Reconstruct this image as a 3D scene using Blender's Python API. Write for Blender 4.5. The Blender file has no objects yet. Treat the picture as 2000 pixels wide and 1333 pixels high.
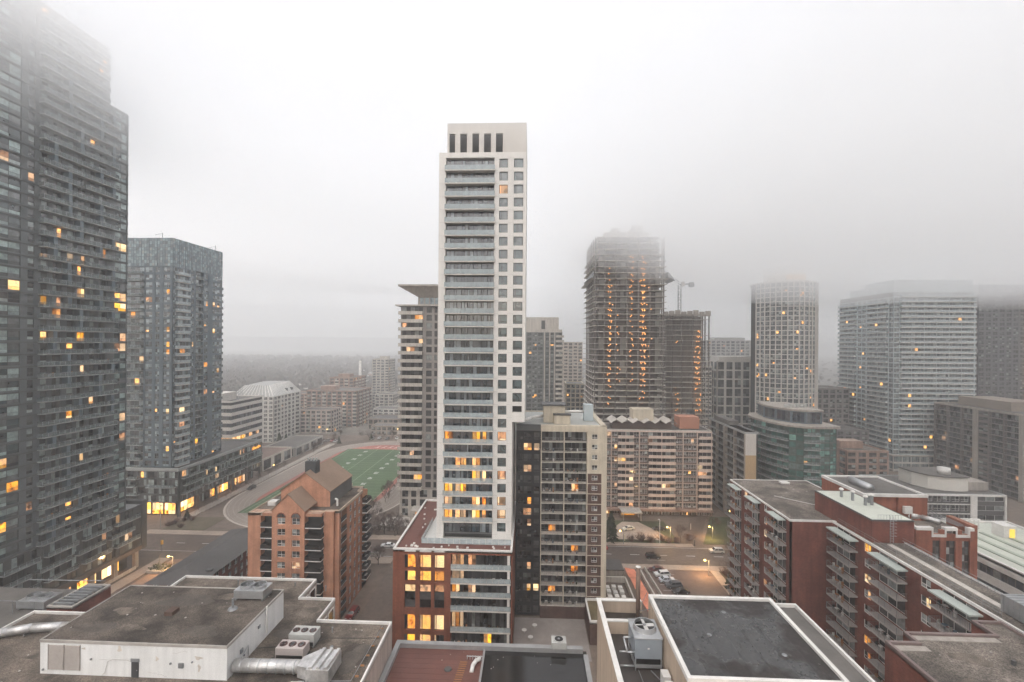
import bpy, bmesh, math, random
from mathutils import Vector, Matrix
R = math.radians
random.seed(7)
sc = bpy.context.scene
col = sc.collection

# ------------------------------------------------------------------ camera
CAM_H = 68.6
cam_d = bpy.data.cameras.new('camera')
cam_d.sensor_width = 36.0
cam_d.lens = 880.0 / 2000.0 * 36.0
cam_d.shift_y = -5.5 / 2000.0 * -1.0
cam_d.clip_start = 0.5
cam_d.clip_end = 9000
cam = bpy.data.objects.new('camera', cam_d)
col.objects.link(cam)
cam.location = (0, 0, CAM_H)
cam.rotation_mode = 'QUATERNION'
cam.rotation_quaternion = (Matrix.Rotation(R(2.34), 4, 'Z') @ Matrix.Rotation(R(90), 4, 'X') @ Matrix.Rotation(R(0.4), 4, 'Z')).to_quaternion()
sc.camera = cam

# ------------------------------------------------------------------ sky, sun, exposure
SUN_EL, SUN_AZ = 48.0, 200.0
world = bpy.data.worlds.new('World')
sc.world = world
world.use_nodes = True
nt = world.node_tree
nt.nodes.clear()
wo = nt.nodes.new('ShaderNodeOutputWorld')
bg = nt.nodes.new('ShaderNodeBackground')
sky = nt.nodes.new('ShaderNodeTexSky')
sky.sky_type = 'NISHITA'
sky.sun_disc = False
sky.sun_elevation = R(SUN_EL)
sky.sun_rotation = R(SUN_AZ)
sky.air_density = 1.0
sky.dust_density = 6.0
sky.ozone_density = 0.4
hs = nt.nodes.new('ShaderNodeHueSaturation')      # cloud cover takes the blue out of the daylight
hs.inputs['Saturation'].default_value = 0.62
nt.links.new(sky.outputs[0], hs.inputs['Color'])
nt.links.new(hs.outputs[0], bg.inputs['Color'])
bg.inputs['Strength'].default_value = 0.10
nt.links.new(bg.outputs[0], wo.inputs['Surface'])
sun_d = bpy.data.lights.new('sun', 'SUN')
sun_d.energy = 1.2
sun_d.angle = R(60)
sun_d.color = (1.0, 0.97, 0.93)
sun = bpy.data.objects.new('sun', sun_d)
col.objects.link(sun)
az = R(SUN_AZ)
sdir = Vector((math.sin(az) * math.cos(R(SUN_EL)), math.cos(az) * math.cos(R(SUN_EL)), math.sin(R(SUN_EL))))
sun.rotation_euler = sdir.to_track_quat('Z', 'Y').to_euler()
vs = sc.view_settings
vs.view_transform = 'Standard'
vs.look = 'None'
vs.gamma = 1.0
vs.exposure = 1.4
cy = sc.cycles
cy.max_bounces = 12
cy.diffuse_bounces = 3
cy.glossy_bounces = 3
cy.transmission_bounces = 3
cy.transparent_max_bounces = 10
cy.volume_bounces = 7
cy.volume_step_rate = 0.04
cy.volume_max_steps = 128
cy.use_denoising = True
cy.use_adaptive_sampling = True
cy.adaptive_threshold = 0.035
cy.adaptive_min_samples = 12
cy.caustics_reflective = False
cy.caustics_refractive = False

# ------------------------------------------------------------------ materials
MATS = {}
def nodes(name):
    m = bpy.data.materials.new(name)
    m.use_nodes = True
    t = m.node_tree
    b = t.nodes['Principled BSDF']
    return m, t, b
def nd(t, kind, **kw):
    n = t.nodes.new(kind)
    for k, v in kw.items():
        if k.startswith('i_'):
            key = k[2:]
            n.inputs[int(key) if key.isdigit() else key].default_value = v
        else:
            setattr(n, k, v)
    return n
def wpos(t, sx=1.0, sy=1.0, sz=1.0):
    g = nd(t, 'ShaderNodeNewGeometry')
    mp = nd(t, 'ShaderNodeMapping')
    mp.inputs['Scale'].default_value = (sx, sy, sz)
    t.links.new(g.outputs['Position'], mp.inputs['Vector'])
    return mp.outputs[0]
def noise(t, vec, scale, detail=3.0, rough=0.55):
    n = nd(t, 'ShaderNodeTexNoise', i_Scale=scale, i_Detail=detail, i_Roughness=rough)
    t.links.new(vec, n.inputs['Vector'])
    return n.outputs[0]
def ramp(t, fac, stops, interp='LINEAR'):
    r = nd(t, 'ShaderNodeValToRGB')
    r.color_ramp.interpolation = interp
    el = r.color_ramp.elements
    while len(el) < len(stops):
        el.new(0.5)
    for e, (p, c) in zip(el, stops):
        e.position = p
        e.color = (c[0], c[1], c[2], 1) if isinstance(c, (tuple, list)) else (c, c, c, 1)
    t.links.new(fac, r.inputs[0])
    return r.outputs[0]
def mulcol(t, a, b, fac=1.0):
    m = nd(t, 'ShaderNodeMix', data_type='RGBA', blend_type='MULTIPLY')
    m.inputs[0].default_value = fac
    t.links.new(a, m.inputs[6])
    t.links.new(b, m.inputs[7])
    return m.outputs[2]
def sh(c, k):
    return tuple(min(1.0, x * k) for x in c)

def mat(name, c, rough=0.8, var=0.25, fine=2.0, big=0.12, streak=0.0, bump=0.0, metal=0.0, spec=0.4, speck=0.0):
    """painted or mineral surface: base colour with blotches, fine grain and rain streaks of its own"""
    if name in MATS:
        return MATS[name]
    m, t, b = nodes(name)
    p = wpos(t)
    n1 = noise(t, p, big, 4)
    e1 = 0.12 if var > 0.4 else 0.2
    c1 = ramp(t, n1, [(0.5 - e1, sh(c, 1 - var)), (0.5 + e1, sh(c, 1 + var * 0.7))])
    n2 = noise(t, p, fine, 3)
    c2 = ramp(t, n2, [(0.3, 1 - var * 0.7), (0.72, 1.0)])
    o = mulcol(t, c1, c2)
    if speck:
        n4 = noise(t, p, fine * 5, 2)
        o = mulcol(t, o, ramp(t, n4, [(0.40, 1 - speck), (0.60, 1.0)]))
    if streak:
        n3 = noise(t, wpos(t, 0.9, 0.9, 0.06), 1.4, 3)
        o = mulcol(t, o, ramp(t, n3, [(0.36, 1 - streak), (0.62, 1.0)]))
    t.links.new(o, b.inputs['Base Color'])
    b.inputs['Roughness'].default_value = rough
    b.inputs['Metallic'].default_value = metal
    b.inputs['Specular IOR Level'].default_value = spec
    if bump:
        bn = nd(t, 'ShaderNodeBump', i_Strength=bump, i_Distance=0.05)
        t.links.new(noise(t, p, fine * 3, 3), bn.inputs['Height'])
        t.links.new(bn.outputs[0], b.inputs['Normal'])
    MATS[name] = m
    return m

def brick_mat(name, c, c2, mortar):
    if name in MATS:
        return MATS[name]
    m, t, b = nodes(name)
    g = nd(t, 'ShaderNodeNewGeometry')
    sp = nd(t, 'ShaderNodeSeparateXYZ')
    t.links.new(g.outputs['Position'], sp.inputs[0])
    ad = nd(t, 'ShaderNodeMath', operation='ADD')
    t.links.new(sp.outputs[0], ad.inputs[0])
    t.links.new(sp.outputs[1], ad.inputs[1])
    cb = nd(t, 'ShaderNodeCombineXYZ')
    t.links.new(ad.outputs[0], cb.inputs[0])
    t.links.new(sp.outputs[2], cb.inputs[1])
    br = nd(t, 'ShaderNodeTexBrick', i_Scale=1.0)
    br.inputs['Color1'].default_value = (*c, 1)
    br.inputs['Color2'].default_value = (*c2, 1)
    br.inputs['Mortar'].default_value = (*mortar, 1)
    br.inputs['Mortar Size'].default_value = 0.012
    br.inputs['Brick Width'].default_value = 0.4
    br.inputs['Row Height'].default_value = 0.2
    t.links.new(cb.outputs[0], br.inputs['Vector'])
    n = noise(t, wpos(t), 0.25, 4)
    n3 = noise(t, wpos(t, 1, 1, 0.08), 1.1, 3)
    o = mulcol(t, br.outputs[0], ramp(t, n, [(0.3, 0.72), (0.7, 1.12)]))
    o = mulcol(t, o, ramp(t, n3, [(0.35, 0.78), (0.6, 1.0)]))
    t.links.new(o, b.inputs['Base Color'])
    b.inputs['Roughness'].default_value = 0.88
    b.inputs['Specular IOR Level'].default_value = 0.25
    MATS[name] = m
    return m

def glass_mat(name, tint, pale=0.5, p_mid=0.25, p_pale=0.12, lit=0.0, refl=1.9, litcol=(1.0, 0.42, 0.09), lits=1.1, palc=(0.80, 0.86, 0.84)):
    """window pane: dark reflective glass; behind some panes a curtain or a blind, behind a few a lamp is on"""
    if name in MATS:
        return MATS[name]
    m, t, b = nodes(name)
    oi = nd(t, 'ShaderNodeObjectInfo')
    g = nd(t, 'ShaderNodeNewGeometry')
    ad = nd(t, 'ShaderNodeMath', operation='ADD')
    t.links.new(oi.outputs['Random'], ad.inputs[0])
    t.links.new(g.outputs['Random Per Island'], ad.inputs[1])
    fr = nd(t, 'ShaderNodeMath', operation='FRACT')
    t.links.new(ad.outputs[0], fr.inputs[0])
    a = 1 - p_mid - p_pale
    mid = tuple(x * 0.55 + 0.10 * pale for x in (v + 0.05 for v in tint))
    pal = tuple(pale * k for k in palc)
    c = ramp(t, fr.outputs[0], [(0.0, tint), (a * 0.5, sh(tint, 1.5)), (a, mid), (a + p_mid * 0.6, sh(mid, 1.5)), (1 - p_pale, sh(pal, 0.75)), (1 - p_pale * 0.4, pal)], 'CONSTANT')
    n = noise(t, wpos(t), 0.9, 3)
    c = mulcol(t, c, ramp(t, n, [(0.3, 0.6), (0.7, 1.15)]))
    t.links.new(c, b.inputs['Base Color'])
    b.inputs['Roughness'].default_value = 0.09
    b.inputs['IOR'].default_value = refl
    if lit > 0:
        m2 = nd(t, 'ShaderNodeMath', operation='MULTIPLY', i_1=37.31)
        t.links.new(ad.outputs[0], m2.inputs[0])
        f2 = nd(t, 'ShaderNodeMath', operation='FRACT')
        t.links.new(m2.outputs[0], f2.inputs[0])
        gt = nd(t, 'ShaderNodeMath', operation='GREATER_THAN', i_1=1 - lit)
        t.links.new(f2.outputs[0], gt.inputs[0])
        nn = noise(t, wpos(t), 1.6, 2)
        st = ramp(t, nn, [(0.3, 0.25), (0.62, 1.0)])
        mu = nd(t, 'ShaderNodeMath', operation='MULTIPLY')
        t.links.new(gt.outputs[0], mu.inputs[0])
        t.links.new(st, mu.inputs[1])
        m3 = nd(t, 'ShaderNodeMath', operation='MULTIPLY', i_1=lits)
        t.links.new(mu.outputs[0], m3.inputs[0])
        b.inputs['Emission Color'].default_value = (*litcol, 1)
        t.links.new(m3.outputs[0], b.inputs['Emission Strength'])
    m.cycles.emission_sampling = 'NONE'
    MATS[name] = m
    return m

def lit_mat(name, c1, c2, strength):
    """a pane with the lamp on behind it: bright wall, darker furniture and curtains"""
    if name in MATS:
        return MATS[name]
    m, t, b = nodes(name)
    oi = nd(t, 'ShaderNodeObjectInfo')
    va = nd(t, 'ShaderNodeVectorMath', operation='ADD')
    ml = nd(t, 'ShaderNodeMath', operation='MULTIPLY', i_1=40.0)
    t.links.new(oi.outputs['Random'], ml.inputs[0])
    t.links.new(wpos(t, 1.0, 1.0, 0.8), va.inputs[0])
    t.links.new(ml.outputs[0], va.inputs[1])
    n = noise(t, va.outputs[0], 0.85, 3, 0.6)
    c = ramp(t, n, [(0.33, sh(c2, 0.18)), (0.41, c2), (0.50, c1), (0.66, sh(c1, 1.2))])
    hv = nd(t, 'ShaderNodeMix', data_type='RGBA')            # some lamps are whiter
    g2 = nd(t, 'ShaderNodeNewGeometry')
    a2 = nd(t, 'ShaderNodeMath', operation='ADD')
    t.links.new(oi.outputs['Random'], a2.inputs[0])
    t.links.new(g2.outputs['Random Per Island'], a2.inputs[1])
    f2 = nd(t, 'ShaderNodeMath', operation='FRACT')
    t.links.new(a2.outputs[0], f2.inputs[0])
    t.links.new(ramp(t, f2.outputs[0], [(0.35, 0.0), (1.0, 0.8)]), hv.inputs[0])
    t.links.new(c, hv.inputs[6])
    hv.inputs[7].default_value = (0.9, 0.66, 0.40, 1)
    t.links.new(hv.outputs[2], b.inputs['Emission Color'])
    m7 = nd(t, 'ShaderNodeMath', operation='MULTIPLY', i_1=7.3)
    t.links.new(a2.outputs[0], m7.inputs[0])
    f7 = nd(t, 'ShaderNodeMath', operation='FRACT')
    t.links.new(m7.outputs[0], f7.inputs[0])
    lo = nd(t, 'ShaderNodeSeparateXYZ')
    tc = nd(t, 'ShaderNodeTexCoord')
    t.links.new(tc.outputs['Object'], lo.inputs[0])
    sg = nd(t, 'ShaderNodeMath', operation='MULTIPLY_ADD', i_1=strength * 1.1, i_2=strength * 0.3)
    t.links.new(f7.outputs[0], sg.inputs[0])
    t.links.new(sg.outputs[0], b.inputs['Emission Strength'])
    b.inputs['Base Color'].default_value = (0.04, 0.03, 0.025, 1)
    b.inputs['Roughness'].default_value = 0.12
    m.cycles.emission_sampling = 'NONE'
    MATS[name] = m
    return m

def rail_glass(name, c, alpha):
    if name in MATS:
        return MATS[name]
    m, t, b = nodes(name)
    n = noise(t, wpos(t), 1.3, 2)
    t.links.new(ramp(t, n, [(0.3, sh(c, 0.8)), (0.7, sh(c, 1.1))]), b.inputs['Base Color'])
    b.inputs['Roughness'].default_value = 0.15
    b.inputs['Alpha'].default_value = alpha
    MATS[name] = m
    return m

def wet_roof(name, c, cwet, scale=0.14, thr=0.5):
    """membrane roof with standing water: the puddles are smooth and darker-toned, the rest rough"""
    if name in MATS:
        return MATS[name]
    m, t, b = nodes(name)
    p = wpos(t)
    n = noise(t, p, scale, 5, 0.6)
    f = noise(t, p, 3.0, 3)
    fac = ramp(t, n, [(thr - 0.03, 0.0), (thr + 0.03, 1.0)])
    mx = nd(t, 'ShaderNodeMix', data_type='RGBA')
    t.links.new(fac, mx.inputs[0])
    mx.inputs[6].default_value = (*c, 1)
    mx.inputs[7].default_value = (*cwet, 1)
    o = mulcol(t, mx.outputs[2], ramp(t, f, [(0.3, 0.6), (0.7, 1.15)]))
    o = mulcol(t, o, ramp(t, noise(t, p, 0.5, 4), [(0.3, 0.75), (0.7, 1.1)]))
    t.links.new(o, b.inputs['Base Color'])
    t.links.new(ramp(t, n, [(thr - 0.04, 0.75), (thr + 0.05, 0.12)]), b.inputs['Roughness'])
    bn = nd(t, 'ShaderNodeBump', i_Strength=0.25, i_Distance=0.02)
    t.links.new(f, bn.inputs['Height'])
    iv = nd(t, 'ShaderNodeMath', operation='SUBTRACT', i_0=0.35)
    t.links.new(fac, iv.inputs[1])
    iv.use_clamp = True
    t.links.new(iv.outputs[0], bn.inputs['Strength'])
    t.links.new(bn.outputs[0], b.inputs['Normal'])
    MATS[name] = m
    return m

def emit(name, c, s):
    if name in MATS:
        return MATS[name]
    m, t, b = nodes(name)
    b.inputs['Base Color'].default_value = (*sh(c, 0.5), 1)
    b.inputs['Emission Color'].default_value = (*c, 1)
    b.inputs['Emission Strength'].default_value = s
    m.cycles.emission_sampling = 'NONE'
    MATS[name] = m
    return m

# ------------------------------------------------------------------ mesh helpers
ORIG = {}                      # world origin of every root we make
class MB:
    def __init__(s):
        s.v, s.f, s.m = [], [], []
    def quad(s, a, b, c, d, mi=0):
        n = len(s.v)
        s.v += [a, b, c, d]
        s.f.append((n, n + 1, n + 2, n + 3))
        s.m.append(mi)
        return s
    def poly(s, pts, mi=0):
        n = len(s.v)
        s.v += list(pts)
        s.f.append(tuple(range(n, n + len(pts))))
        s.m.append(mi)
        return s
    def hexa(s, p, mi=0, skip=()):
        n = len(s.v)
        s.v += p
        for i, q in enumerate(((0, 3, 2, 1), (4, 5, 6, 7), (0, 1, 5, 4), (1, 2, 6, 5), (2, 3, 7, 6), (3, 0, 4, 7))):
            if i in skip:
                continue
            s.f.append(tuple(n + k for k in q))
            s.m.append(mi)
        return s
    def box(s, x0, x1, y0, y1, z0, z1, mi=0, skip=()):
        return s.hexa([(x0, y0, z0), (x1, y0, z0), (x1, y1, z0), (x0, y1, z0), (x0, y0, z1), (x1, y0, z1), (x1, y1, z1), (x0, y1, z1)], mi, skip)
    def prism(s, pts, z0, z1, mi=0, top=True, mtop=None, bottom=False):
        n = len(s.v)
        k = len(pts)
        s.v += [(x, y, z0) for x, y in pts] + [(x, y, z1) for x, y in pts]
        for i in range(k):
            j = (i + 1) % k
            s.f.append((n + i, n + j, n + k + j, n + k + i))
            s.m.append(mi)
        if top:
            s.f.append(tuple(n + k + i for i in range(k)))
            s.m.append(mi if mtop is None else mtop)
        if bottom:
            s.f.append(tuple(n + k - 1 - i for i in range(k)))
            s.m.append(mi)
        return s
    def tube(s, a, b, r0, r1=None, n=6, mi=0, caps=True):
        r1 = r0 if r1 is None else r1
        a, b = Vector(a), Vector(b)
        d = (b - a)
        if d.length < 1e-6:
            return s
        d.normalize()
        u = d.cross(Vector((0, 0, 1)) if abs(d.z) < 0.9 else Vector((1, 0, 0))).normalized()
        w = d.cross(u)
        k = len(s.v)
        for c, r in ((a, r0), (b, r1)):
            for i in range(n):
                an = 2 * math.pi * i / n
                s.v.append(tuple(c + u * (r * math.cos(an)) + w * (r * math.sin(an))))
        for i in range(n):
            j = (i + 1) % n
            s.f.append((k + i, k + n + i, k + n + j, k + j))
            s.m.append(mi)
        if caps:
            s.f.append(tuple(k + n - 1 - i for i in range(n))[::-1])
            s.m.append(mi)
            s.f.append(tuple(k + n + i for i in range(n))[::-1])
            s.m.append(mi)
        return s
    def path(s, pts, r, n=6, mi=0):
        for a, b in zip(pts, pts[1:]):
            s.tube(a, b, r, r, n, mi)
        return s
    def disc(s, c, r, n=16, mi=0):
        return s.poly([(c[0] + r * math.cos(2 * math.pi * i / n), c[1] + r * math.sin(2 * math.pi * i / n), c[2]) for i in range(n)], mi)
    def mesh(s, name, mats, org=(0, 0, 0), smooth=False):
        me = bpy.data.meshes.new(name)
        ox, oy, oz = org
        me.from_pydata([(x - ox, y - oy, z - oz) for x, y, z in s.v], [], s.f)
        for mm in (mats if isinstance(mats, (list, tuple)) else [mats]):
            me.materials.append(mm)
        me.polygons.foreach_set('material_index', s.m)
        if smooth:
            me.polygons.foreach_set('use_smooth', [True] * len(s.f))
        me.update()
        return me
    def build(s, name, mats, parent=None, smooth=False, kind=None):
        org = ORIG.get(parent.name, (0, 0, 0)) if parent else (0, 0, 0)
        me = s.mesh(name, mats, org, smooth)
        o = bpy.data.objects.new(name, me)
        col.objects.link(o)
        if parent:
            o.parent = parent
            ORIG[o.name] = org
        if kind:
            o['kind'] = kind
        return o

def tag(o, label, cat, group=None):
    o['label'] = label
    o['category'] = cat
    if group:
        o['group'] = group
    return o
def root(name, loc, label, cat, group=None):
    o = bpy.data.objects.new(name, None)
    o.empty_display_size = 1.0
    o.location = loc
    col.objects.link(o)
    ORIG[o.name] = tuple(loc)
    return tag(o, label, cat, group)
def copy_tree(o, parent=None):
    c = o.copy()
    col.objects.link(c)
    if parent:
        c.parent = parent
    for ch in [x for x in bpy.data.objects if x.parent is o]:
        copy_tree(ch, c)
    return c

# pieces put on facades: the nearest 300 of a part are objects, the rest one part of kind stuff
ITEMS = {}
def put(rt, part, me, loc, rz=0.0, subs=()):
    ITEMS.setdefault((rt.name, part), []).append((rt, me, Vector(loc), rz, subs))
def flush():
    for (rn, part), lst in ITEMS.items():
        org = Vector(ORIG[rn])
        lst.sort(key=lambda it: (it[2] - Vector((0, 0, CAM_H))).length)
        for rt, me, loc, rz, subs in lst[:300]:
            o = bpy.data.objects.new(part, me)
            o.location = loc - org
            o.rotation_euler = (0, 0, rz)
            o.parent = rt
            col.objects.link(o)
            for sn, sm, so in subs:
                q = bpy.data.objects.new(sn, sm)
                q.parent = o
                q.location = so
                col.objects.link(q)
        rest = lst[300:]
        if rest:
            v, f, mi, mats, mm = [], [], [], [], {}
            for rt, me, loc, rz, subs in rest:
                ca, sa = math.cos(rz), math.sin(rz)
                for me2, off in [(me, (0, 0, 0))] + [(q[1], q[2]) for q in subs]:
                    n = len(v)
                    for p in me2.vertices:
                        x, y, z = p.co.x + off[0], p.co.y + off[1], p.co.z + off[2]
                        v.append((loc.x - org.x + x * ca - y * sa, loc.y - org.y + x * sa + y * ca, loc.z - org.z + z))
                    for pl in me2.polygons:
                        f.append(tuple(n + i for i in pl.vertices))
                        mt = me2.materials[pl.material_index]
                        if mt.name not in mm:
                            mm[mt.name] = len(mats)
                            mats.append(mt)
                        mi.append(mm[mt.name])
            me = bpy.data.meshes.new(part)
            me.from_pydata(v, [], f)
            for q in mats:
                me.materials.append(q)
            me.polygons.foreach_set('material_index', mi)
            o = bpy.data.objects.new(part, me)
            o.parent = lst[0][0]
            o['kind'] = 'stuff'
            col.objects.link(o)

# a facade: origin at its image-left foot, u runs along it, d outwards
class F:
    def __init__(s, rt, x, y, deg):
        s.rt, s.x, s.y, s.a = rt, x, y, R(deg)
        s.c, s.s = math.cos(s.a), math.sin(s.a)
    def p(s, u, d, z):
        return (s.x + u * s.c + d * s.s, s.y + u * s.s - d * s.c, z)
    def box(s, mb, u0, u1, d0, d1, z0, z1, mi=0, skip=()):
        q = [s.p(u0, d1, z0), s.p(u1, d1, z0), s.p(u1, d0, z0), s.p(u0, d0, z0), s.p(u0, d1, z1), s.p(u1, d1, z1), s.p(u1, d0, z1), s.p(u0, d0, z1)]
        return mb.hexa(q, mi, skip)
    def put(s, part, me, u, d, z, subs=()):
        put(s.rt, part, me, s.p(u, d, z), s.a, subs)

WCACHE = {}
def win(w, h, nc, nr, gm, fm, fr=0.06, lm=None, lc=()):
    """window: frame bars with panes set back; local x along, -y outwards, foot at 0"""
    key = (round(w, 2), round(h, 2), nc, nr, gm.name, fm.name, fr, lm.name if lm else '', tuple(lc))
    if key in WCACHE:
        return WCACHE[key]
    b = MB()
    b.box(0, w, -0.05, 0.06, 0, fr, 0, (0, 4))
    b.box(0, w, -0.05, 0.06, h - fr, h, 0, (4,))
    b.box(0, fr, -0.05, 0.06, fr, h - fr, 0, (0, 1, 4))
    b.box(w - fr, w, -0.05, 0.06, fr, h - fr, 0, (0, 1, 4))
    cw = w / nc
    for i in range(1, nc):
        b.box(i * cw - fr / 2, i * cw + fr / 2, -0.04, 0.05, fr, h - fr, 0, (0, 1, 4))
    zs = [fr] + ([h * 0.36] if nr == 2 else [h * (i + 1) / nr for i in range(nr - 1)]) + [h - fr]
    for z in zs[1:-1]:
        b.box(fr, w - fr, -0.035, 0.045, z - fr / 2, z + fr / 2, 0, (3, 4, 5))
    for i in range(nc):
        for z0, z1 in zip(zs, zs[1:]):
            x0, x1 = max(fr, i * cw), min(w - fr, (i + 1) * cw)
            b.quad((x0, 0.02, z0), (x1, 0.02, z0), (x1, 0.02, z1), (x0, 0.02, z1), 2 if (lm and i in lc) else 1)
    me = b.mesh('window', [fm, gm, lm] if lm else [fm, gm])
    WCACHE[key] = me
    return me
def win_panes(w, h, xs, zs, gms, fm, fr=0.07):
    """window whose panes are pieces of their own: frame mesh and (name, mesh, offset) of each pane"""
    key = ('p', round(w, 2), round(h, 2), tuple(xs), tuple(zs), tuple(g.name for g in gms), fm.name)
    if key in WCACHE:
        return WCACHE[key]
    b = MB()
    X = [0] + list(xs) + [w]
    Zs = [0] + list(zs) + [h]
    for i, x in enumerate(X):
        o = fr / 2 if 0 < i < len(X) - 1 else (0 if i == 0 else fr)
        b.box(x - o, x - o + fr, -0.06, 0.06, 0, h, 0, (4,))
    for i, z in enumerate(Zs):
        o = fr / 2 if 0 < i < len(Zs) - 1 else (0 if i == 0 else fr)
        b.box(fr, w - fr, -0.055, 0.055, z - o, z - o + fr, 0, (3, 4, 5))
    subs = []
    k = 0
    for x0, x1 in zip(X, X[1:]):
        for z0, z1 in zip(Zs, Zs[1:]):
            g = gms[k % len(gms)]
            pk = ('pane', round(x1 - x0, 2), round(z1 - z0, 2), g.name)
            if pk not in WCACHE:
                WCACHE[pk] = MB().box(0, x1 - x0, 0.0, 0.02, 0, z1 - z0, 0).mesh('pane', g)
            subs.append(('pane', WCACHE[pk], (x0, 0.02, z0)))
            k += 1
    me = b.mesh('window', fm)
    WCACHE[key] = (me, subs)
    return WCACHE[key]
def balcony(w, dep, style, slab, rail, th=0.2, h=1.05, sides=True):
    """balcony slab and its railing (sub-part); local x along, -y outwards, floor at 0"""
    key = ('b', round(w, 2), round(dep, 2), style, slab.name, rail.name, th, sides)
    if key in WCACHE:
        return WCACHE[key]
    me = MB().box(0, w, -dep, -0.01, -th, 0).mesh('balcony', slab)
    r = MB()
    if style == 'solid':
        r.box(0, w, -dep - 0.004, -dep + 0.12, 0.004, h)
        if sides:
            r.box(0, 0.12, -dep + 0.12, -0.01, 0.004, h).box(w - 0.12, w, -dep + 0.12, -0.01, 0.004, h)
    elif style == 'curved':
        n = 8
        pts = [(w * i / n, -dep - 0.35 * math.sin(math.pi * i / n)) for i in range(n + 1)]
        for (xa, ya), (xb, yb) in zip(pts, pts[1:]):
            r.hexa([(xa, ya, -0.1), (xb, yb, -0.1), (xb, yb + 0.15, -0.1), (xa, ya + 0.15, -0.1), (xa, ya, h), (xb, yb, h), (xb, yb + 0.15, h), (xa, ya + 0.15, h)])
    else:
        n = max(2, int(round(w / 1.35)))
        st = w / n
        r.box(0, w, -dep + 0.02, -dep + 0.07, h - 0.05, h, 1)
        for i in range(n + 1):
            x = min(max(0.025, i * st), w - 0.025)
            r.box(x - 0.025, x + 0.025, -dep + 0.02, -dep + 0.07, 0, h - 0.05, 1, (0, 1))
        if style == 'glass':
            for i in range(n):
                r.box(i * st + 0.04, (i + 1) * st - 0.04, -dep + 0.035, -dep + 0.055, 0.06, h - 0.06, 0)
            if sides:
                for x in (0.02, w - 0.04):
                    r.box(x, x + 0.02, -dep + 0.08, -0.05, 0.06, h - 0.02, 0)
        else:
            m = int(w / 0.22)
            for i in range(m):
                x = (i + 0.5) * w / m
                r.box(x - 0.012, x + 0.012, -dep + 0.035, -dep + 0.055, 0.0, h - 0.05, 0, (0, 1, 4))
            if sides:
                for x in (0.02, w - 0.05):
                    r.box(x, x + 0.03, -dep + 0.07, -0.02, h - 0.05, h, 0)
                    q = max(2, int(dep / 0.22))
                    for i in range(q):
                        y = -dep + (i + 0.5) * dep / q
                        r.box(x, x + 0.025, y - 0.012, y + 0.012, 0, h - 0.05, 0, (0, 1))
    frame = M_RAILFRAME
    rm = r.mesh('railing', [rail, frame])
    WCACHE[key] = (me, [('railing', rm, (0, 0, 0))])
    return WCACHE[key]

def stack(fc, W, z0, fh, n, cols, wall, G, fm, cd=0.3, sill=0.55, head=0.35, lit=None, bal=None, wallname='wall', slab=None, spand=-0.04, fr=0.06, skip=None):
    """n storeys of one facade. cols: (u0, u1, kind, nc, extra): w window, b projecting balcony with glazing, r recessed balcony, n nothing"""
    mb = MB()
    edges = sorted(cols, key=lambda c: c[0])
    u = 0.0
    for c in edges:
        if c[0] - u > 0.02:
            fc.box(mb, u, c[0], -cd, 0, z0, z0 + n * fh)
        u = max(u, c[1])
    if W - u > 0.02:
        fc.box(mb, u, W, -cd, 0, z0, z0 + n * fh)
    for ci, c in enumerate(edges):
        u0, u1, kind, nc = c[:4]
        ex = c[4] if len(c) > 4 else {}
        s_ = ex.get('sill', sill if kind == 'w' else 0.12)
        h_ = ex.get('head', head)
        nr = ex.get('nr', 1 if kind != 'w' else 2)
        dw = -0.16 if kind != 'r' else -cd + 0.14
        if kind == 'w':
            fc.box(mb, u0, u1, -cd, spand, z0, z0 + s_)
            for k in range(1, n):
                fc.box(mb, u0, u1, -cd, spand, z0 + k * fh - h_, z0 + k * fh + s_, 0)
            fc.box(mb, u0, u1, -cd, spand, z0 + n * fh - h_, z0 + n * fh)
        elif kind == 'b':
            for k in range(n):
                fc.box(mb, u0, u1, -cd, spand, z0 + (k + 1) * fh - h_, z0 + (k + 1) * fh + (s_ if k < n - 1 else 0))
        for k in range(n):
            z = z0 + k * fh
            if skip and skip(k, ci):
                fc.box(mb, u0, u1, -cd, spand - 0.01, z + s_, z + fh - h_)
                continue
            v = lit(k, ci) if lit else None
            gm = G.get(v, G[None])
            lm, lc = None, ()
            if v in ('y', 'o', 'p', 'w') and (nc > 2 or (nc == 2 and (k + ci) % 2)):          # only the lit room's panes glow
                lm, gm = gm, G[None]
                a0 = (k * 3 + ci) % nc
                lc = (a0, (a0 + 1) % nc) if (k % 2 and nc > 2) else (a0,)
            if kind in 'wbr':
                fc.put('window', win(u1 - u0, fh - s_ - h_, nc, nr, gm, fm, fr, lm, lc), u0, dw, z + s_)
            if kind in 'br':
                e = ex.get('e0', 0.0)
                e1 = ex.get('e1', e)
                dep = ex.get('dep', 1.5)
                st = ex.get('st', bal)
                if kind == 'b' and not (ex.get('only') and not ex['only'](k)):
                    me, subs = balcony(u1 - u0 + e + e1, dep, st[0], st[1], st[2], ex.get('th', 0.2), 1.05)
                    fc.put('balcony', me, u0 - e, spand + 0.0, z, subs)
                elif kind == 'r':
                    me, subs = balcony(u1 - u0, cd - 0.02, st[0], st[1], st[2], ex.get('th', 0.2), 1.05, False)
                    put(fc.rt, 'balcony', me, fc.p(u0, -cd + 0.0, z), fc.a, subs)
    return mb.build(wallname, wall, fc.rt)

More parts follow.
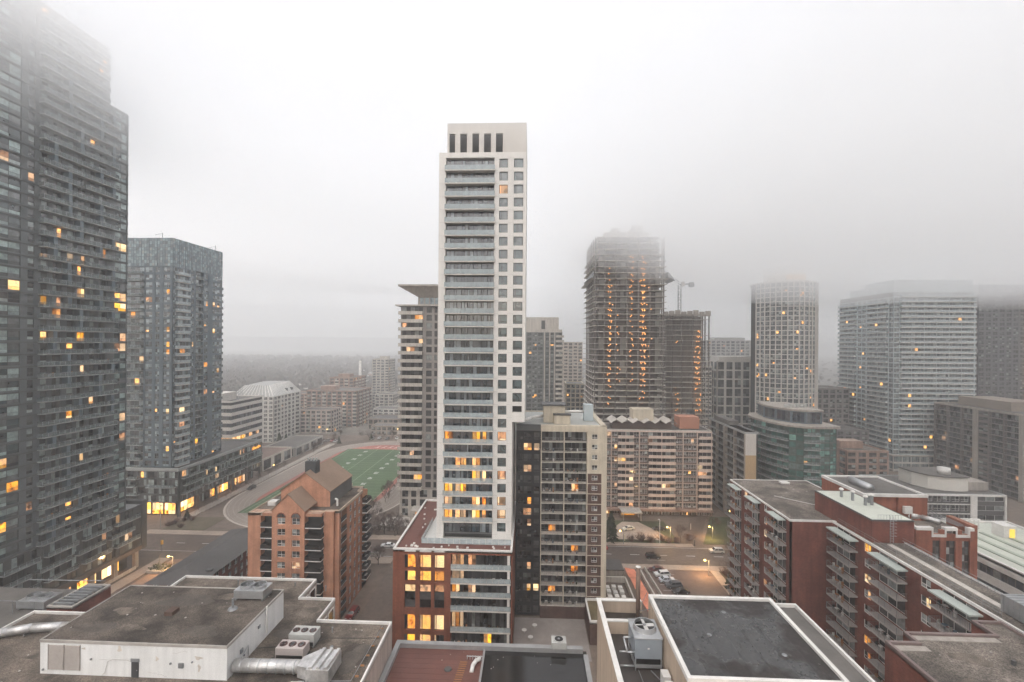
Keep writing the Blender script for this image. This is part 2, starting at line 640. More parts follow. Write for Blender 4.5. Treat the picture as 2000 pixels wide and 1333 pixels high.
def flat_roof(rt, pts, z, rm, pm, ph=0.6, pw=0.35, cap=None, name='roof'):
    """roof sheet with a parapet ring following the outline (counter-clockwise)"""
    r = MB().poly([(x, y, z) for x, y in pts]).build(name, rm, rt)
    mb = MB()
    n = len(pts)
    P = [Vector(p) for p in pts]
    ins = []
    for i in range(n):
        a, b, c = P[i - 1], P[i], P[(i + 1) % n]
        d1, d2 = (b - a).normalized(), (c - b).normalized()
        n1, n2 = Vector((-d1.y, d1.x)), Vector((-d2.y, d2.x))
        k = 1 + n1.dot(n2)
        ins.append(b + (n1 + n2) / max(k, 0.3) * pw)
    for i in range(n):
        j = (i + 1) % n
        a, b, c, d = P[i], P[j], ins[j], ins[i]
        lo, hi = z - 0.25, z + ph
        mb.hexa([(a.x, a.y, lo), (b.x, b.y, lo), (c.x, c.y, lo), (d.x, d.y, lo), (a.x, a.y, hi), (b.x, b.y, hi), (c.x, c.y, hi), (d.x, d.y, hi)], 0, (3, 5))
    mb.build('parapet', pm, rt)
    return r
def core(rt, x0, x1, y0, y1, z0, z1, m, name='core'):
    return MB().box(x0, x1, y0, y1, z0, z1).build(name, m, rt)
# ------------------------------------------------------------------ palette
M_RAILFRAME = mat('rail metal', (0.30, 0.31, 0.32), 0.45, 0.1, metal=0.6)
ASPHALT = mat('asphalt', (0.17, 0.13, 0.107), 0.7, 0.35, 0.8, 0.05, speck=0.2)
WALK = mat('paving', (0.42, 0.335, 0.27), 0.85, 0.25, 1.2, 0.1)
GROUND = mat('bare ground', (0.20, 0.155, 0.125), 0.9, 0.4, 0.5, 0.03)
GRASS = mat('winter lawn', (0.085, 0.10, 0.045), 0.95, 0.4, 1.5, 0.08, speck=0.4)
TURF = mat('sports turf', (0.085, 0.14, 0.068), 0.95, 0.28, 0.8, 0.03)
TRACK = mat('running track', (0.29, 0.245, 0.21), 0.9, 0.12, 0.5, 0.04)
REDTRACK = mat('red surfacing', (0.38, 0.14, 0.11), 0.9, 0.2, 0.5, 0.06)
WHITEPAINT = mat('white line paint', (0.72, 0.72, 0.68), 0.8, 0.2, 2.0)
GRAVEL = mat('roof gravel', (0.20, 0.163, 0.132), 0.95, 0.55, 1.3, 0.22, bump=0.6, speck=0.55)
GRAVEL2 = mat('grey roof gravel', (0.26, 0.223, 0.19), 0.95, 0.45, 1.4, 0.25, bump=0.6, speck=0.6)
WHITEWALL = mat('white painted block', (0.78, 0.78, 0.77), 0.75, 0.06, 1.0, 0.2, streak=0.10)
WHITECAP = mat('white metal coping', (0.72, 0.70, 0.67), 0.6, 0.15, 1.5, 0.3)
GREYCAP = mat('weathered coping', (0.42, 0.39, 0.36), 0.7, 0.2, 1.5, 0.3)
PRECAST = mat('pale precast', (0.71, 0.69, 0.655), 0.75, 0.05, 0.7, 0.06, streak=0.06)
PRECASTG = mat('grey precast', (0.60, 0.57, 0.53), 0.75, 0.06, 0.7, 0.06, streak=0.06)
CONC = mat('concrete', (0.40, 0.36, 0.32), 0.85, 0.15, 0.8, 0.12, streak=0.2)
CONCW = mat('pale concrete', (0.56, 0.52, 0.47), 0.85, 0.12, 0.8, 0.12, streak=0.2)
BEIGE = mat('cream render', (0.60, 0.53, 0.42), 0.8, 0.08, 0.8, 0.1, streak=0.16)
PINKC = mat('pinkish white balcony', (0.66, 0.54, 0.47), 0.8, 0.1, 0.8, 0.1, streak=0.12)
DARKPANEL = mat('charcoal panel', (0.085, 0.085, 0.085), 0.5, 0.2, 0.6, 0.1)
GREYPANEL = mat('grey panel', (0.135, 0.14, 0.14), 0.5, 0.2, 0.6, 0.1)
MIDPANEL = mat('slate panel', (0.115, 0.15, 0.172), 0.5, 0.15, 0.6, 0.1)
SLABG = mat('grey slab edge', (0.34, 0.35, 0.345), 0.7, 0.15, 1.0)
BLACKM = mat('black metal', (0.018, 0.017, 0.017), 0.5, 0.2, 1.0)
DARKCORE = mat('dark interior', (0.03, 0.03, 0.03), 0.9, 0.2, 1.0)
ROOFDARK = mat('dark roofing', (0.14, 0.13, 0.12), 0.8, 0.25, 0.8, 0.1)
ROOFGREY = mat('grey shingles', (0.115, 0.11, 0.108), 0.85, 0.15, 1.2, 0.12)
SHINGTAN = mat('tan shingles', (0.27, 0.19, 0.14), 0.9, 0.12, 1.5, 0.15)
STEEL = mat('galvanised steel', (0.50, 0.51, 0.52), 0.38, 0.15, 1.5, 0.4, metal=0.7)
STEELD = mat('dull steel', (0.30, 0.31, 0.32), 0.5, 0.2, 1.5, 0.4, metal=0.5)
FOIL = mat('crumpled foil duct wrap', (0.72, 0.71, 0.70), 0.32, 0.3, 2.2, 0.6, metal=0.7, bump=1.0)
UNITPINK = mat('pinkish unit casing', (0.48, 0.42, 0.40), 0.6, 0.1, 1.0)
UNITGREY = mat('grey unit casing', (0.46, 0.46, 0.44), 0.6, 0.12, 1.0)
BRICKR = brick_mat('dark red brick', (0.22, 0.078, 0.056), (0.175, 0.06, 0.045), (0.2, 0.1, 0.08))
BRICKP = brick_mat('peach brick', (0.55, 0.262, 0.162), (0.47, 0.222, 0.135), (0.54, 0.35, 0.26))
BRICKT = brick_mat('russet brick', (0.27, 0.09, 0.052), (0.22, 0.073, 0.043), (0.26, 0.12, 0.08))
BRICKO = brick_mat('orange red brick', (0.34, 0.12, 0.075), (0.28, 0.098, 0.062), (0.33, 0.16, 0.11))
BRICKB = brick_mat('brown brick', (0.14, 0.085, 0.07), (0.11, 0.068, 0.056), (0.15, 0.1, 0.085))
BRICKK = brick_mat('pinkish tan brick', (0.42, 0.28, 0.22), (0.36, 0.24, 0.19), (0.4, 0.3, 0.25))
REDROOF = mat('red brown roof sheet', (0.15, 0.062, 0.048), 0.6, 0.2, 0.9, 0.12)
CORR = mat('tan ribbed cladding', (0.58, 0.47, 0.37), 0.6, 0.1, 0.9, 0.15, streak=0.18)
GREENROOF = mat('pale green roof sheet', (0.55, 0.57, 0.50), 0.7, 0.14, 0.8, 0.12)
SEDUM = mat('sedum mat', (0.13, 0.10, 0.05), 0.95, 0.3, 1.6, 0.3)
WOOD = mat('timber', (0.36, 0.17, 0.07), 0.7, 0.2, 1.0)
BARK = mat('bark', (0.115, 0.09, 0.075), 0.95, 0.25, 2.0)
NEEDLE = mat('conifer needles', (0.05, 0.065, 0.032), 0.95, 0.4, 1.5, 0.4)
TAR = mat('salmon tarpaulin', (0.72, 0.26, 0.16), 0.8, 0.2, 0.8, 0.2)
YELLOWP = mat('yellow paint', (0.75, 0.42, 0.05), 0.7, 0.15, 1.0)
RUBBER = mat('tyre rubber', (0.02, 0.02, 0.02), 0.9, 0.2)
FARGROUND = mat('far wooded ground', (0.17, 0.155, 0.135), 0.95, 0.5, 0.05, 0.01)

RG_PALE = rail_glass('pale frosted balustrade', (0.50, 0.58, 0.60), 0.52)
RG_GREY = rail_glass('grey glass balustrade', (0.20, 0.24, 0.24), 0.5)
RG_CLEAR = rail_glass('clear balustrade', (0.30, 0.34, 0.34), 0.45)
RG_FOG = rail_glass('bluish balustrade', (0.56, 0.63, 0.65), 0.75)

LIT_Y = lit_mat('lamp lit yellow', (1.0, 0.43, 0.03), (0.74, 0.22, 0.015), 0.66)
LIT_O = lit_mat('lamp lit orange', (0.95, 0.34, 0.045), (0.52, 0.14, 0.02), 0.52)
LIT_P = lit_mat('lamp lit pinkish', (0.75, 0.36, 0.17), (0.28, 0.12, 0.065), 0.42)
LIT_W = lit_mat('lamp lit cream', (0.95, 0.62, 0.30), (0.6, 0.30, 0.10), 0.55)
def gset(name, tint, **kw):
    g = glass_mat(name, tint, **kw)
    return {None: g, 'y': LIT_Y, 'o': LIT_O, 'p': LIT_P, 'w': LIT_W}
G_T1 = gset('grey tower glass', (0.016, 0.021, 0.022), pale=0.6, p_mid=0.3, p_pale=0.26, lit=0.008, refl=2.0, palc=(0.72, 0.84, 0.82))
G_T1B = gset('corner bay glass', (0.04, 0.06, 0.065), pale=0.6, p_mid=0.25, p_pale=0.45, refl=1.9, palc=(0.66, 0.84, 0.82))
G_T2 = gset('blue tower glass', (0.035, 0.052, 0.062), pale=0.6, p_mid=0.3, p_pale=0.34, lit=0.007, refl=2.2, palc=(0.66, 0.80, 0.86))
LIT_S = lit_mat('shop lights', (1.0, 0.40, 0.05), (0.55, 0.15, 0.015), 1.5)
LIT_S.cycles.emission_sampling = 'AUTO'
G_T1['k'] = G_T1B[None]
G_CROWN = gset('crown glass', (0.20, 0.26, 0.28), pale=0.46, p_mid=0.2, p_pale=0.1, refl=1.7)
G_T4 = gset('balcony door glass', (0.028, 0.046, 0.062), pale=0.42, p_mid=0.3, p_pale=0.14, refl=2.4, palc=(0.72, 0.84, 0.9))
G_T4W = gset('punched window glass', (0.06, 0.09, 0.095), pale=0.3, p_mid=0.2, p_pale=0.0, refl=2.4)
G_POD = gset('podium glass', (0.018, 0.018, 0.02), pale=0.25, p_mid=0.35, p_pale=0.05, refl=1.6)
G_DARK = gset('dark apartment glass', (0.022, 0.022, 0.024), pale=0.4, p_mid=0.4, p_pale=0.12, lit=0.002, refl=1.55)
G_SLAB = gset('slab block glass', (0.05, 0.045, 0.045), pale=0.5, p_mid=0.42, p_pale=0.16, lit=0.006, refl=1.5)
G_TEAL = gset('teal glass', (0.05, 0.125, 0.11), pale=0.55, p_mid=0.3, p_pale=0.34, lit=0.004, refl=1.9, palc=(0.45, 0.88, 0.78))
G_FAR = gset('far tower glass', (0.06, 0.07, 0.075), pale=0.5, p_mid=0.4, p_pale=0.2, lit=0.014, refl=1.7)
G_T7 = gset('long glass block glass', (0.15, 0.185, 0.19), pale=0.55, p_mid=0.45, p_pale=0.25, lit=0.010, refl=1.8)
G_OFF = gset('ribbon window glass', (0.03, 0.04, 0.055), pale=0.3, p_mid=0.25, p_pale=0.06, refl=1.9)
G_BR = gset('brick block window', (0.04, 0.038, 0.038), pale=0.5, p_mid=0.35, p_pale=0.22, refl=1.6)

# ------------------------------------------------------------------ the ground
def sheet(name, pts, z, m, parent=None):
    o = MB().poly([(x, y, z) for x, y in pts]).build(name, m, parent)
    if not parent:
        o['kind'] = 'structure'
    return o
sheet('ground', [(-2600, -250), (2600, -250), (2600, 4200), (-2600, 4200)], 0.0, GROUND)
sheet('terrain', [(-2500, 330), (2500, 330), (2500, 4100), (-2500, 4100)], 0.004, FARGROUND)
def rect(x0, x1, y0, y1):
    return [(x0, y0), (x1, y0), (x1, y1), (x0, y1)]
def slabmesh(name, pts, z1, m):
    o = MB().prism(pts, -0.05, z1).build(name, m)
    o['kind'] = 'structure'
    return o
# roads: the cross street, the street beside the tall tower, the curved side street and lanes
sheet('road', rect(-260, 330, 142.5, 155), 0.008, ASPHALT)
sheet('road', rect(-113, -99, -40, 142.5), 0.012, ASPHALT)
sheet('road', rect(-42.5, -31.5, 70, 142.5), 0.012, ASPHALT)
sheet('road', rect(30, 66, 92, 142.5), 0.012, mat('parking asphalt', (0.17, 0.12, 0.10), 0.85, 0.3, 0.8, 0.08))
sheet('road', [(53, 156), (58, 156), (74, 190), (84, 240), (78, 240), (68, 192)], 0.012, ASPHALT)
# kerbed pavements
slabmesh('pavement', rect(-98.5, -43, 138.3, 142.3), 0.12, WALK)
slabmesh('pavement', rect(-117, -113.2, 60, 138), 0.12, WALK)
slabmesh('pavement', rect(-138, -44, 155.2, 158.6), 0.12, WALK)
slabmesh('pavement', rect(20, 56, 155.2, 157.6), 0.12, WALK)
slabmesh('pavement', rect(26, 110, 139.2, 142.2), 0.12, WALK)
slabmesh('pavement', [(55, 100), (57.5, 100), (57.5, 139), (55, 139)], 0.12, WALK)
slabmesh('pavement', rect(-135.5, -131.5, 170, 300), 0.12, mat('pale footway', (0.42, 0.37, 0.32), 0.85, 0.2, 1.0))
slabmesh('lawn', rect(20, 52, 157.8, 177), 0.10, GRASS)
slabmesh('lawn', [(60, 157.8), (92, 157.8), (88, 183), (72, 183), (66, 170)], 0.10, GRASS)
slabmesh('lawn', rect(57.7, 72, 112, 139), 0.10, mat('verge', (0.12, 0.10, 0.055), 0.95, 0.4, 1.2))
slabmesh('lawn', rect(-134, -118, 159, 171), 0.10, mat('bare verge', (0.15, 0.125, 0.085), 0.95, 0.35, 0.9))
sheet('path', [(27, 160), (50, 160), (47, 168), (42, 176), (36, 176), (30, 168)], 0.115, WALK)
sheet('pavement', rect(-112, -86, 122, 137.5), 0.03, mat('brick plaza', (0.30, 0.21, 0.165), 0.85, 0.3, 0.7, 0.15))
sheet('pavement', [(-103, 118), (-91, 124), (-91, 133), (-103, 133)], 0.05, mat('pale plaza paving', (0.52, 0.42, 0.29), 0.85, 0.2, 0.8, 0.2))
# dashed centre line and lane marks of the cross street
for i in range(24):
    x = -120 + i * 9.0
    if not (-31 < x < 16):
        sheet('road_marking', rect(x, x + 3, 148.6, 148.85), 0.020, WHITEPAINT)
sheet('road_marking', rect(-37.2, -36.0, 84, 108), 0.020, YELLOWP)
sheet('road_marking', rect(-140, 20, 143.0, 143.15), 0.020, WHITEPAINT)
sheet('road_marking', rect(20, 110, 154.4, 154.55), 0.020, WHITEPAINT)
# sports field: oval track, turf, sidelines, yard lines, numbers
FX0, FX1, FY0, FY1, FC = -117.0, -67.7, 176.0, 286.5, -92.35
def oval(r, n=28):
    p = []
    for i in range(n + 1):
        a = math.pi * i / n
        p.append((FC + r * math.cos(a), 272 + r * math.sin(a)))
    for i in range(n + 1):
        a = math.pi + math.pi * i / n
        p.append((FC + r * math.cos(a), 199 + r * math.sin(a)))
    return p
sheet('ground', oval(38.2), 0.016, mat('track kerb', (0.50, 0.45, 0.39), 0.9, 0.15))
sheet('running_track', oval(37.4), 0.024, TRACK)
sheet('ground', oval(27.2), 0.032, REDTRACK)
sheet('sports_field', rect(FX0, FX1, FY0, FY1), 0.040, TURF)
mb = MB()
for i in range(5):
    r = 29.0 + i * 1.9
    po = oval(r)
    for (xa, ya), (xb, yb) in zip(po, po[1:] + po[:1]):
        d = Vector((xb - xa, yb - ya)).normalized() * 0.05
        mb.quad((xa - d.y, ya + d.x, 0.03), (xa + d.y, ya - d.x, 0.03), (xb + d.y, yb - d.x, 0.03), (xb - d.y, yb + d.x, 0.03))
o = mb.build('track_marking', mat('lane paint', (0.5, 0.45, 0.4), 0.85, 0.2))
o['kind'] = 'structure'
LINE = mat('field line paint', (0.30, 0.38, 0.26), 0.9, 0.2)
y = FY1
while y > FY0:
    sheet('field_marking', rect(FX0 + 1.5, FX1, y - 0.14, y), 0.046, LINE)
    y -= 4.572
for x in (FX0 + 1.5, FX1 - 0.3, FC - 5.5, FC + 5.0):
    sheet('field_marking', rect(x, x + 0.28, FY0, FY1), 0.050, LINE)
DIG = {'1': ['010', '110', '010', '010', '111'], '2': ['110', '001', '010', '100', '111'], '3': ['111', '001', '011', '001', '111'], '4': ['101', '101', '111', '001', '001'], '5': ['111', '100', '110', '001', '110'], '0': ['111', '101', '101', '101', '111']}
def number(txt, cx, cy, flip):
    mb = MB()
    s = 0.42
    for di, ch in enumerate(txt):
        for ry, row in enumerate(DIG[ch]):
            for rx, b in enumerate(row):
                if b == '1':
                    a = (di * 4 + rx - 3.5) * s
                    q = (ry - 2.5) * s
                    if flip:
                        a, q = -a, -q
                    # digits read along the sideline
                    mb.quad((cx + q, cy - a - s, 0.052), (cx + q + s, cy - a - s, 0.052), (cx + q + s, cy - a, 0.052), (cx + q, cy - a, 0.052))
    o = mb.build('field_number', WHITEPAINT)
    o['kind'] = 'structure'
for i, t in enumerate(('10', '20', '30', '40', '50', '50', '40', '30', '20')):
    yy = FY1 - 9.144 * (i + 0.7)
    number(t, FX0 + 13.3, yy, True)
    number(t, FX1 - 13.0, yy, False)
# painted end zone strokes
mb = MB()
for i in range(7):
    x = FC - 9 + i * 4.2
    mb.quad((x, 290, 0.045), (x + 1.0, 290, 0.045), (x + 3.0, 296, 0.045), (x + 2.0, 296, 0.045))
    mb.quad((x + 2.2, 290.3, 0.047), (x + 3.0, 290.3, 0.047), (x + 1.6, 293.2, 0.047), (x + 0.9, 293.2, 0.047))
o = mb.build('field_marking', mat('end zone paint', (0.62, 0.42, 0.38), 0.9, 0.2))
o['kind'] = 'structure'

# ------------------------------------------------------------------ tall grey tower on the frame's edge
rt = root('apartment_tower', (-129, 104, 0), 'very tall dark grey balcony tower vanishing into the fog beside the street', 'tower')
core(rt, -146, -118.32, 70, 127.0, 7.0, 134.5, DARKCORE)
f = F(rt, -118.0, 86.0, 90)
litset = {(31, 0): 'p', (20, 0): 'w', (21, 0): 'y', (7, 0): 'y', (5, 0): 'y', (2, 0): 'y', (17, 2): 'y', (20, 2): 'y', (17, 5): 'y', (21, 5): 'y', (24, 5): 'o', (25, 7): 'y', (24, 4): 'p', (20, 8): 'y', (21, 8): 'y', (16, 8): 'p', (17, 8): 'p', (9, 8): 'p', (7, 8): 'p', (6, 5): 'y', (14, 5): 'o', (10, 4): 'y', (20, 3): 'p', (19, 3): 'o', (11, 6): 'o', (3, 1): 'p', (26, 8): 'w', (30, 1): 'p'}
cols = [(4.0, 13.5, 'w', 4, {'nr': 2, 'sill': 0.35, 'head': 0.3}), (15.0, 16.4, 'w', 1, {'nr': 2}), (17.8, 19.3, 'w', 1, {'sill': 0.5}), (20.5, 22.6, 'w', 2, {'sill': 0.2, 'nr': 1}), (24.0, 25.6, 'w', 1), (26.6, 28.6, 'w', 2, {'sill': 0.2, 'nr': 1}), (29.9, 31.2, 'w', 1), (32.4, 34.5, 'w', 2, {'sill': 0.2, 'nr': 1}), (37.2, 40.9, 'w', 2, {'sill': 0.3, 'head': 0.3})]
stack(f, 41.2, 19.3, 2.88, 40, cols, mat('tower grey panel', (0.125, 0.14, 0.145), 0.45, 0.2, 0.6, 0.1), G_T1, DARKPANEL, lit=lambda k, c: litset.get((k, c)) or ('k' if c in (0, 8) else None))
me, subs = balcony(19.6, 1.5, 'glass', SLABG, RG_GREY)
me2, subs2 = balcony(9.2, 1.5, 'glass', SLABG, RG_GREY)
mes, subss = balcony(1.6, 1.2, 'glass', SLABG, RG_CLEAR)
div = MB().box(0, 0.9, -1.46, -0.01, 0.02, 2.66).mesh('balcony_divider', MIDPANEL)
for k in range(40):
    z = 19.3 + 2.88 * k
    if k % 9 == 4:
        f.put('balcony', me2, 17.2, 0.0, z, subs2)
        f.put('balcony', me2, 27.4, 0.0, z, subs2)
    else:
        f.put('balcony', me, 17.2, 0.0, z, subs)
    g = (k // 2) % 4
    f.put('balcony_divider', div, (19.5, 25.9, 31.3, 22.9)[g], 0.0, z)
    if k % 3:
        f.put('balcony_divider', div, (31.3, 34.9, 23.0, 34.9)[g], 0.0, z)
    if k > 30:
        put(rt, 'balcony', mes, (-119.9, 127.2, z), R(180), subss)
mb = MB()
for k in range(41):
    f.box(mb, 0, 41.25, 0.0, 0.12, 19.3 + 2.88 * k - 0.16, 19.3 + 2.88 * k)
mb.build('floor_edge', DARKPANEL, rt)
fe = F(rt, -118.0, 127.2, 180)
# upper set-back storeys
core(rt, -146, -118.3, 70, 121.4, 134.5, 150.3, DARKCORE, 'upper_core')
f2 = F(rt, -118.0, 86.0, 90)
stack(f2, 35.4, 134.5, 3.0, 5, [(c[0], c[1], c[2], c[3]) for c in cols[:8]], GREYPANEL, G_T1, DARKPANEL, wallname='upper_wall')
me3, subs3 = balcony(17.0, 1.4, 'glass', SLABG, RG_GREY)
for k in range(5):
    f2.put('balcony', me3, 17.2, 0.0, 134.5 + 3 * k, subs3)
MB().box(-146, -118.1, 121.4, 127.1, 134.5, 134.9).build('terrace_roof', SLABG, rt)
# its podium along the street
fp = F(rt, -117.4, 72.0, 90)
pc = []
u = 1.0
while u < 57:
    pc.append((u, u + 2.6, 'w', 2, {'sill': 0.25, 'nr': 1}))
    u += 4.1
pl = {(3, 12): 'o', (1, 13): 'p', (2, 11): 'p'}
stack(fp, 61.2, 7.0, 3.05, 4, pc, DARKPANEL, G_T1, BLACKM, wallname='podium_wall', lit=lambda k, c: pl.get((k, c)), cd=0.5)
me4, subs4 = balcony(7.4, 1.3, 'glass', SLABG, RG_GREY)
for k in range(1, 4):
    for i in range(6):
        fp.put('podium_balcony', me4, 3 + i * 9.2 + (k % 2) * 1.8, 0.0, 7.0 + 3.05 * k, subs4)
MB().box(-146, -117.9, 72, 133.2, 6.6, 7.0).build('podium_soffit', GREYPANEL, rt)
MB().box(-125, -117.0, 131.6, 133.4, 5.7, 20.3).build('podium_end_wall', DARKPANEL, rt)
mb = MB()
fp.box(mb, 0, 61.2, 0.0, 0.35, 5.7, 6.98)
mb.build('podium_fascia', mat('brown grey fascia', (0.15, 0.12, 0.10), 0.6, 0.15), rt)
core(rt, -146, -117.95, 72, 133.1, 7.0, 19.2, DARKCORE, 'podium_core')
sheet('podium_roof', rect(-146, -117.5, 127.1, 133.2), 19.3, SLABG, rt)
for i in range(9):
    MB().box(-119.6, -118.7, 76 + i * 6.9, 77.2 + i * 6.9, 0, 6.6).build('arcade_column', CONC, rt)
MB().box(-146, -121.6, 72, 131.5, 0, 6.6).build('shop_wall', DARKPANEL, rt)
fs = F(rt, -121.6, 72.0, 90)
for i in range(8):
    w = win(5.4, 3.6, 3, 1, LIT_S if i > 2 else G_T1[None], BLACKM)
    fs.put('shop_window', w, 3 + i * 6.9, 0.1, 0.6)
MB().box(-118.5, -118.2, 76, 131, 0.0, 0.9).build('planter_wall', CONCW, rt)

# ------------------------------------------------------------------ bluish tower with glass crown and its podium
rt = root('apartment_tower', (-155, 186, 0), 'blue grey glass tower with glazed crown rising from a black podium', 'tower')
core(rt, -176, -142.05, 172.12, 199.9, 18.9, 98.3, DARKCORE)
f = F(rt, -176, 171.8, 0)
l2 = {(20, 1): 'o', (23, 4): 'y', (21, 0): 'o', (18, 4): 'y', (15, 4): 'o', (16, 4): 'y', (14, 1): 'o', (12, 0): 'p', (2, 4): 'y', (7, 4): 'w', (9, 0): 'y', (22, 2): 'p'}
stack(f, 35.2, 18.9, 2.94, 27, [(8.0, 14.8, 'b', 4, {'dep': 1.4}), (16.2, 23.4, 'b', 4, {'dep': 1.3}), (24.0, 26.8, 'w', 2), (28.1, 29.8, 'w', 2), (31.4, 35.1, 'w', 3)], MIDPANEL, G_T2, GREYPANEL, bal=('glass', SLABG, RG_GREY), lit=lambda k, c: l2.get((k, c)))
f = F(rt, -140.8, 171.8, 90)
l3 = {(22, 6): 'o', (22, 5): 'o', (18, 6): 'y', (16, 3): 'w', (13, 5): 'o', (9, 5): 'p', (2, 4): 'y', (7, 1): 'w', (15, 1): 'o', (12, 6): 'y', (5, 1): 'p'}
stack(f, 28.4, 18.9, 2.94, 27, [(0.2, 2.0, 'w', 2), (2.5, 6.6, 'b', 3, {'dep': 1.3, 'e0': 1.2, 'st': ('glass', PRECASTG, RG_FOG)}), (7.0, 8.4, 'w', 1), (9.4, 11.2, 'w', 2), (12.2, 16.6, 'r', 3), (17.2, 19.4, 'w', 2), (22.4, 28.2, 'w', 4)], MIDPANEL, G_T2, GREYPANEL, bal=('glass', SLABG, RG_GREY), cd=1.2, wallname='side_wall', lit=lambda k, c: l3.get((k, c)))
me, subs = balcony(2.6, 1.5, 'glass', SLABG, RG_CLEAR)
for k in range(2, 26):
    put(rt, 'balcony', me, (-141.2, 200.1, 18.9 + 2.94 * k), R(180), subs)
for fc, W in ((F(rt, -176, 171.75, 0), 35.2), (F(rt, -140.75, 171.8, 90), 28.4)):
    n = int(W / 3.1)
    for i in range(n):
        for j in range(3):
            fc.put('crown_panel', win(W / n - 0.05, 3.65, 3, 3, G_CROWN[None], MIDPANEL, 0.07), i * W / n, 0.0, 98.3 + j * 3.72)
core(rt, -175.5, -141.4, 172.4, 199.6, 98.3, 106.5, mat('plant room grey', (0.2, 0.21, 0.21), 0.8), 'plant_room')
for x, y in ((-147, 174), (-142.5, 198)):
    MB().tube((x, y, 106.5), (x, y, 112), 0.12).tube((x - 3.2, y, 111.2), (x, y, 111.6), 0.08).build('roof_davit', STEELD, rt)
core(rt, -176, -136.7, 170.4, 223.6, 5.7, 18.1, DARKCORE, 'podium_core')
f = F(rt, -176, 169.9, 0)
pc = [(2 + i * 4.2, 5.6 + i * 4.2, 'w', 3, {'sill': 0.3, 'nr': 1}) for i in range(9)]
stack(f, 39.8, 5.7, 3.1, 4, pc, DARKPANEL, G_T1, BLACKM, cd=0.45, wallname='podium_wall')
me, subs = balcony(11.0, 1.4, 'glass', SLABG, RG_GREY)
for k in range(1, 4):
    f.put('podium_balcony', me, 27.4 - (k % 2) * 14.5, 0.0, 5.7 + 3.1 * k, subs)
    f.put('podium_balcony', me, 12.0 - (k % 2) * 9, 0.0, 5.7 + 3.1 * k, subs)
f = F(rt, -136.2, 169.9, 90)
pc = [(1.5 + i * 4.4, 5.0 + i * 4.4, 'w', 3, {'sill': 0.3, 'nr': 1}) for i in range(12)]
pl = {(3, 0): 'o', (2, 3): 'y', (2, 4): 'w', (3, 8): 'p', (1, 4): 'p'}
stack(f, 54.2, 5.7, 3.1, 4, pc, DARKPANEL, G_T1, BLACKM, cd=0.45, wallname='podium_side_wall', lit=lambda k, c: pl.get((k, c)))
for k in range(1, 4):
    for i in range(4):
        f.put('podium_balcony', me, 2 + i * 13.2 - (k % 2) * 1.2, 0.0, 5.7 + 3.1 * k, subs)
flat_roof(rt, [(-176, 169.9), (-136.2, 169.9), (-136.2, 224.1), (-176, 224.1)], 18.2, ROOFDARK, SLABG, 0.9, 0.6, name='podium_roof')
MB().box(-176, -139.5, 172.5, 222, 0, 5.65).build('shop_wall', mat('shop brown', (0.09, 0.06, 0.045), 0.7), rt)
for i in range(6):
    MB().box(-137.6, -136.8, 170.6 + i * 10.5, 171.6 + i * 10.5, 0, 5.7).build('arcade_column', DARKPANEL, rt)
f = F(rt, -160, 172.4, 0)
for i in range(4):
    f.put('shop_window', win(4.4, 4.4, 3, 2, LIT_S, BLACKM), 1 + i * 5.0, 0.0, 0.4)
f = F(rt, -139.4, 172.5, 90)
f.put('shop_window', win(9.0, 4.7, 5, 2, LIT_S, BLACKM), 0.4, 0.0, 0.4)
for i, g in enumerate((G_T1[None], LIT_S, LIT_S, G_T1[None], LIT_O, G_T1[None])):
    f.put('shop_window', win(5.5, 3.4, 4, 1, g, BLACKM), 12.5 + i * 6.2, 0.0, 0.6)
# amber sign near the far end of the podium front
mb = MB()
ff = F(rt, -136.2, 169.9, 90)
for i in range(9):
    ff.box(mb, 46.2 + i * 0.75, 46.2 + i * 0.75 + 0.5, 0.02, 0.15, 15.2 + 0.12 * (i % 3), 16.6 + 0.25 * math.sin(i * 1.3))
mb.build('wall_sign', emit('amber sign glow', (1.0, 0.38, 0.05), 0.6), rt)

# ------------------------------------------------------------------ white office block with ribbon windows
rt = root('office_block', (-175, 258, 0), 'white office block with dark blue ribbon windows behind the black podium', 'building')
core(rt, -190, -166.0, 243.8, 272.5, 0, 34.8, DARKCORE)
for fc, W in ((F(rt, -190, 243.3, 0), 24.6), (F(rt, -165.4, 243.3, 90), 29.2)):
    mb = MB()
    for k in range(8):
        fc.box(mb, 0, W, -0.55, 0.02, 3.0 + 4.05 * k, 4.85 + 4.05 * k)
    mb.build('wall_band', PRECASTG, rt)
    n = int(W / 3)
    for k in range(8):
        for i in range(n):
            g = G_OFF[None]
            if k == 3 and ((W < 26 and i > n - 3) or (W > 26 and i < 4)):
                g = LIT_Y
            elif k == 3 and W > 26:
                g = LIT_O if i % 2 else G_OFF[None]
            fc.put('window', win(W / n, 2.2, 2, 1, g, DARKPANEL, 0.09), i * W / n, -0.3, 0.8 + 4.05 * k)
flat_roof(rt, [(-190, 243.3), (-165.4, 243.3), (-165.4, 272.5), (-190, 272.5)], 35.0, ROOFDARK, PRECASTG, 0.7, 0.5)
MB().box(-188, -172.5, 246, 258, 35.0, 39.5).build('penthouse', PRECASTG, rt)
mb = MB()
for i in range(5):
    mb.tube((-176 + i * 1.1, 262, 35), (-176 + i * 1.1, 262, 43 - i % 2), 0.12)
mb.build('antenna', STEELD, rt)

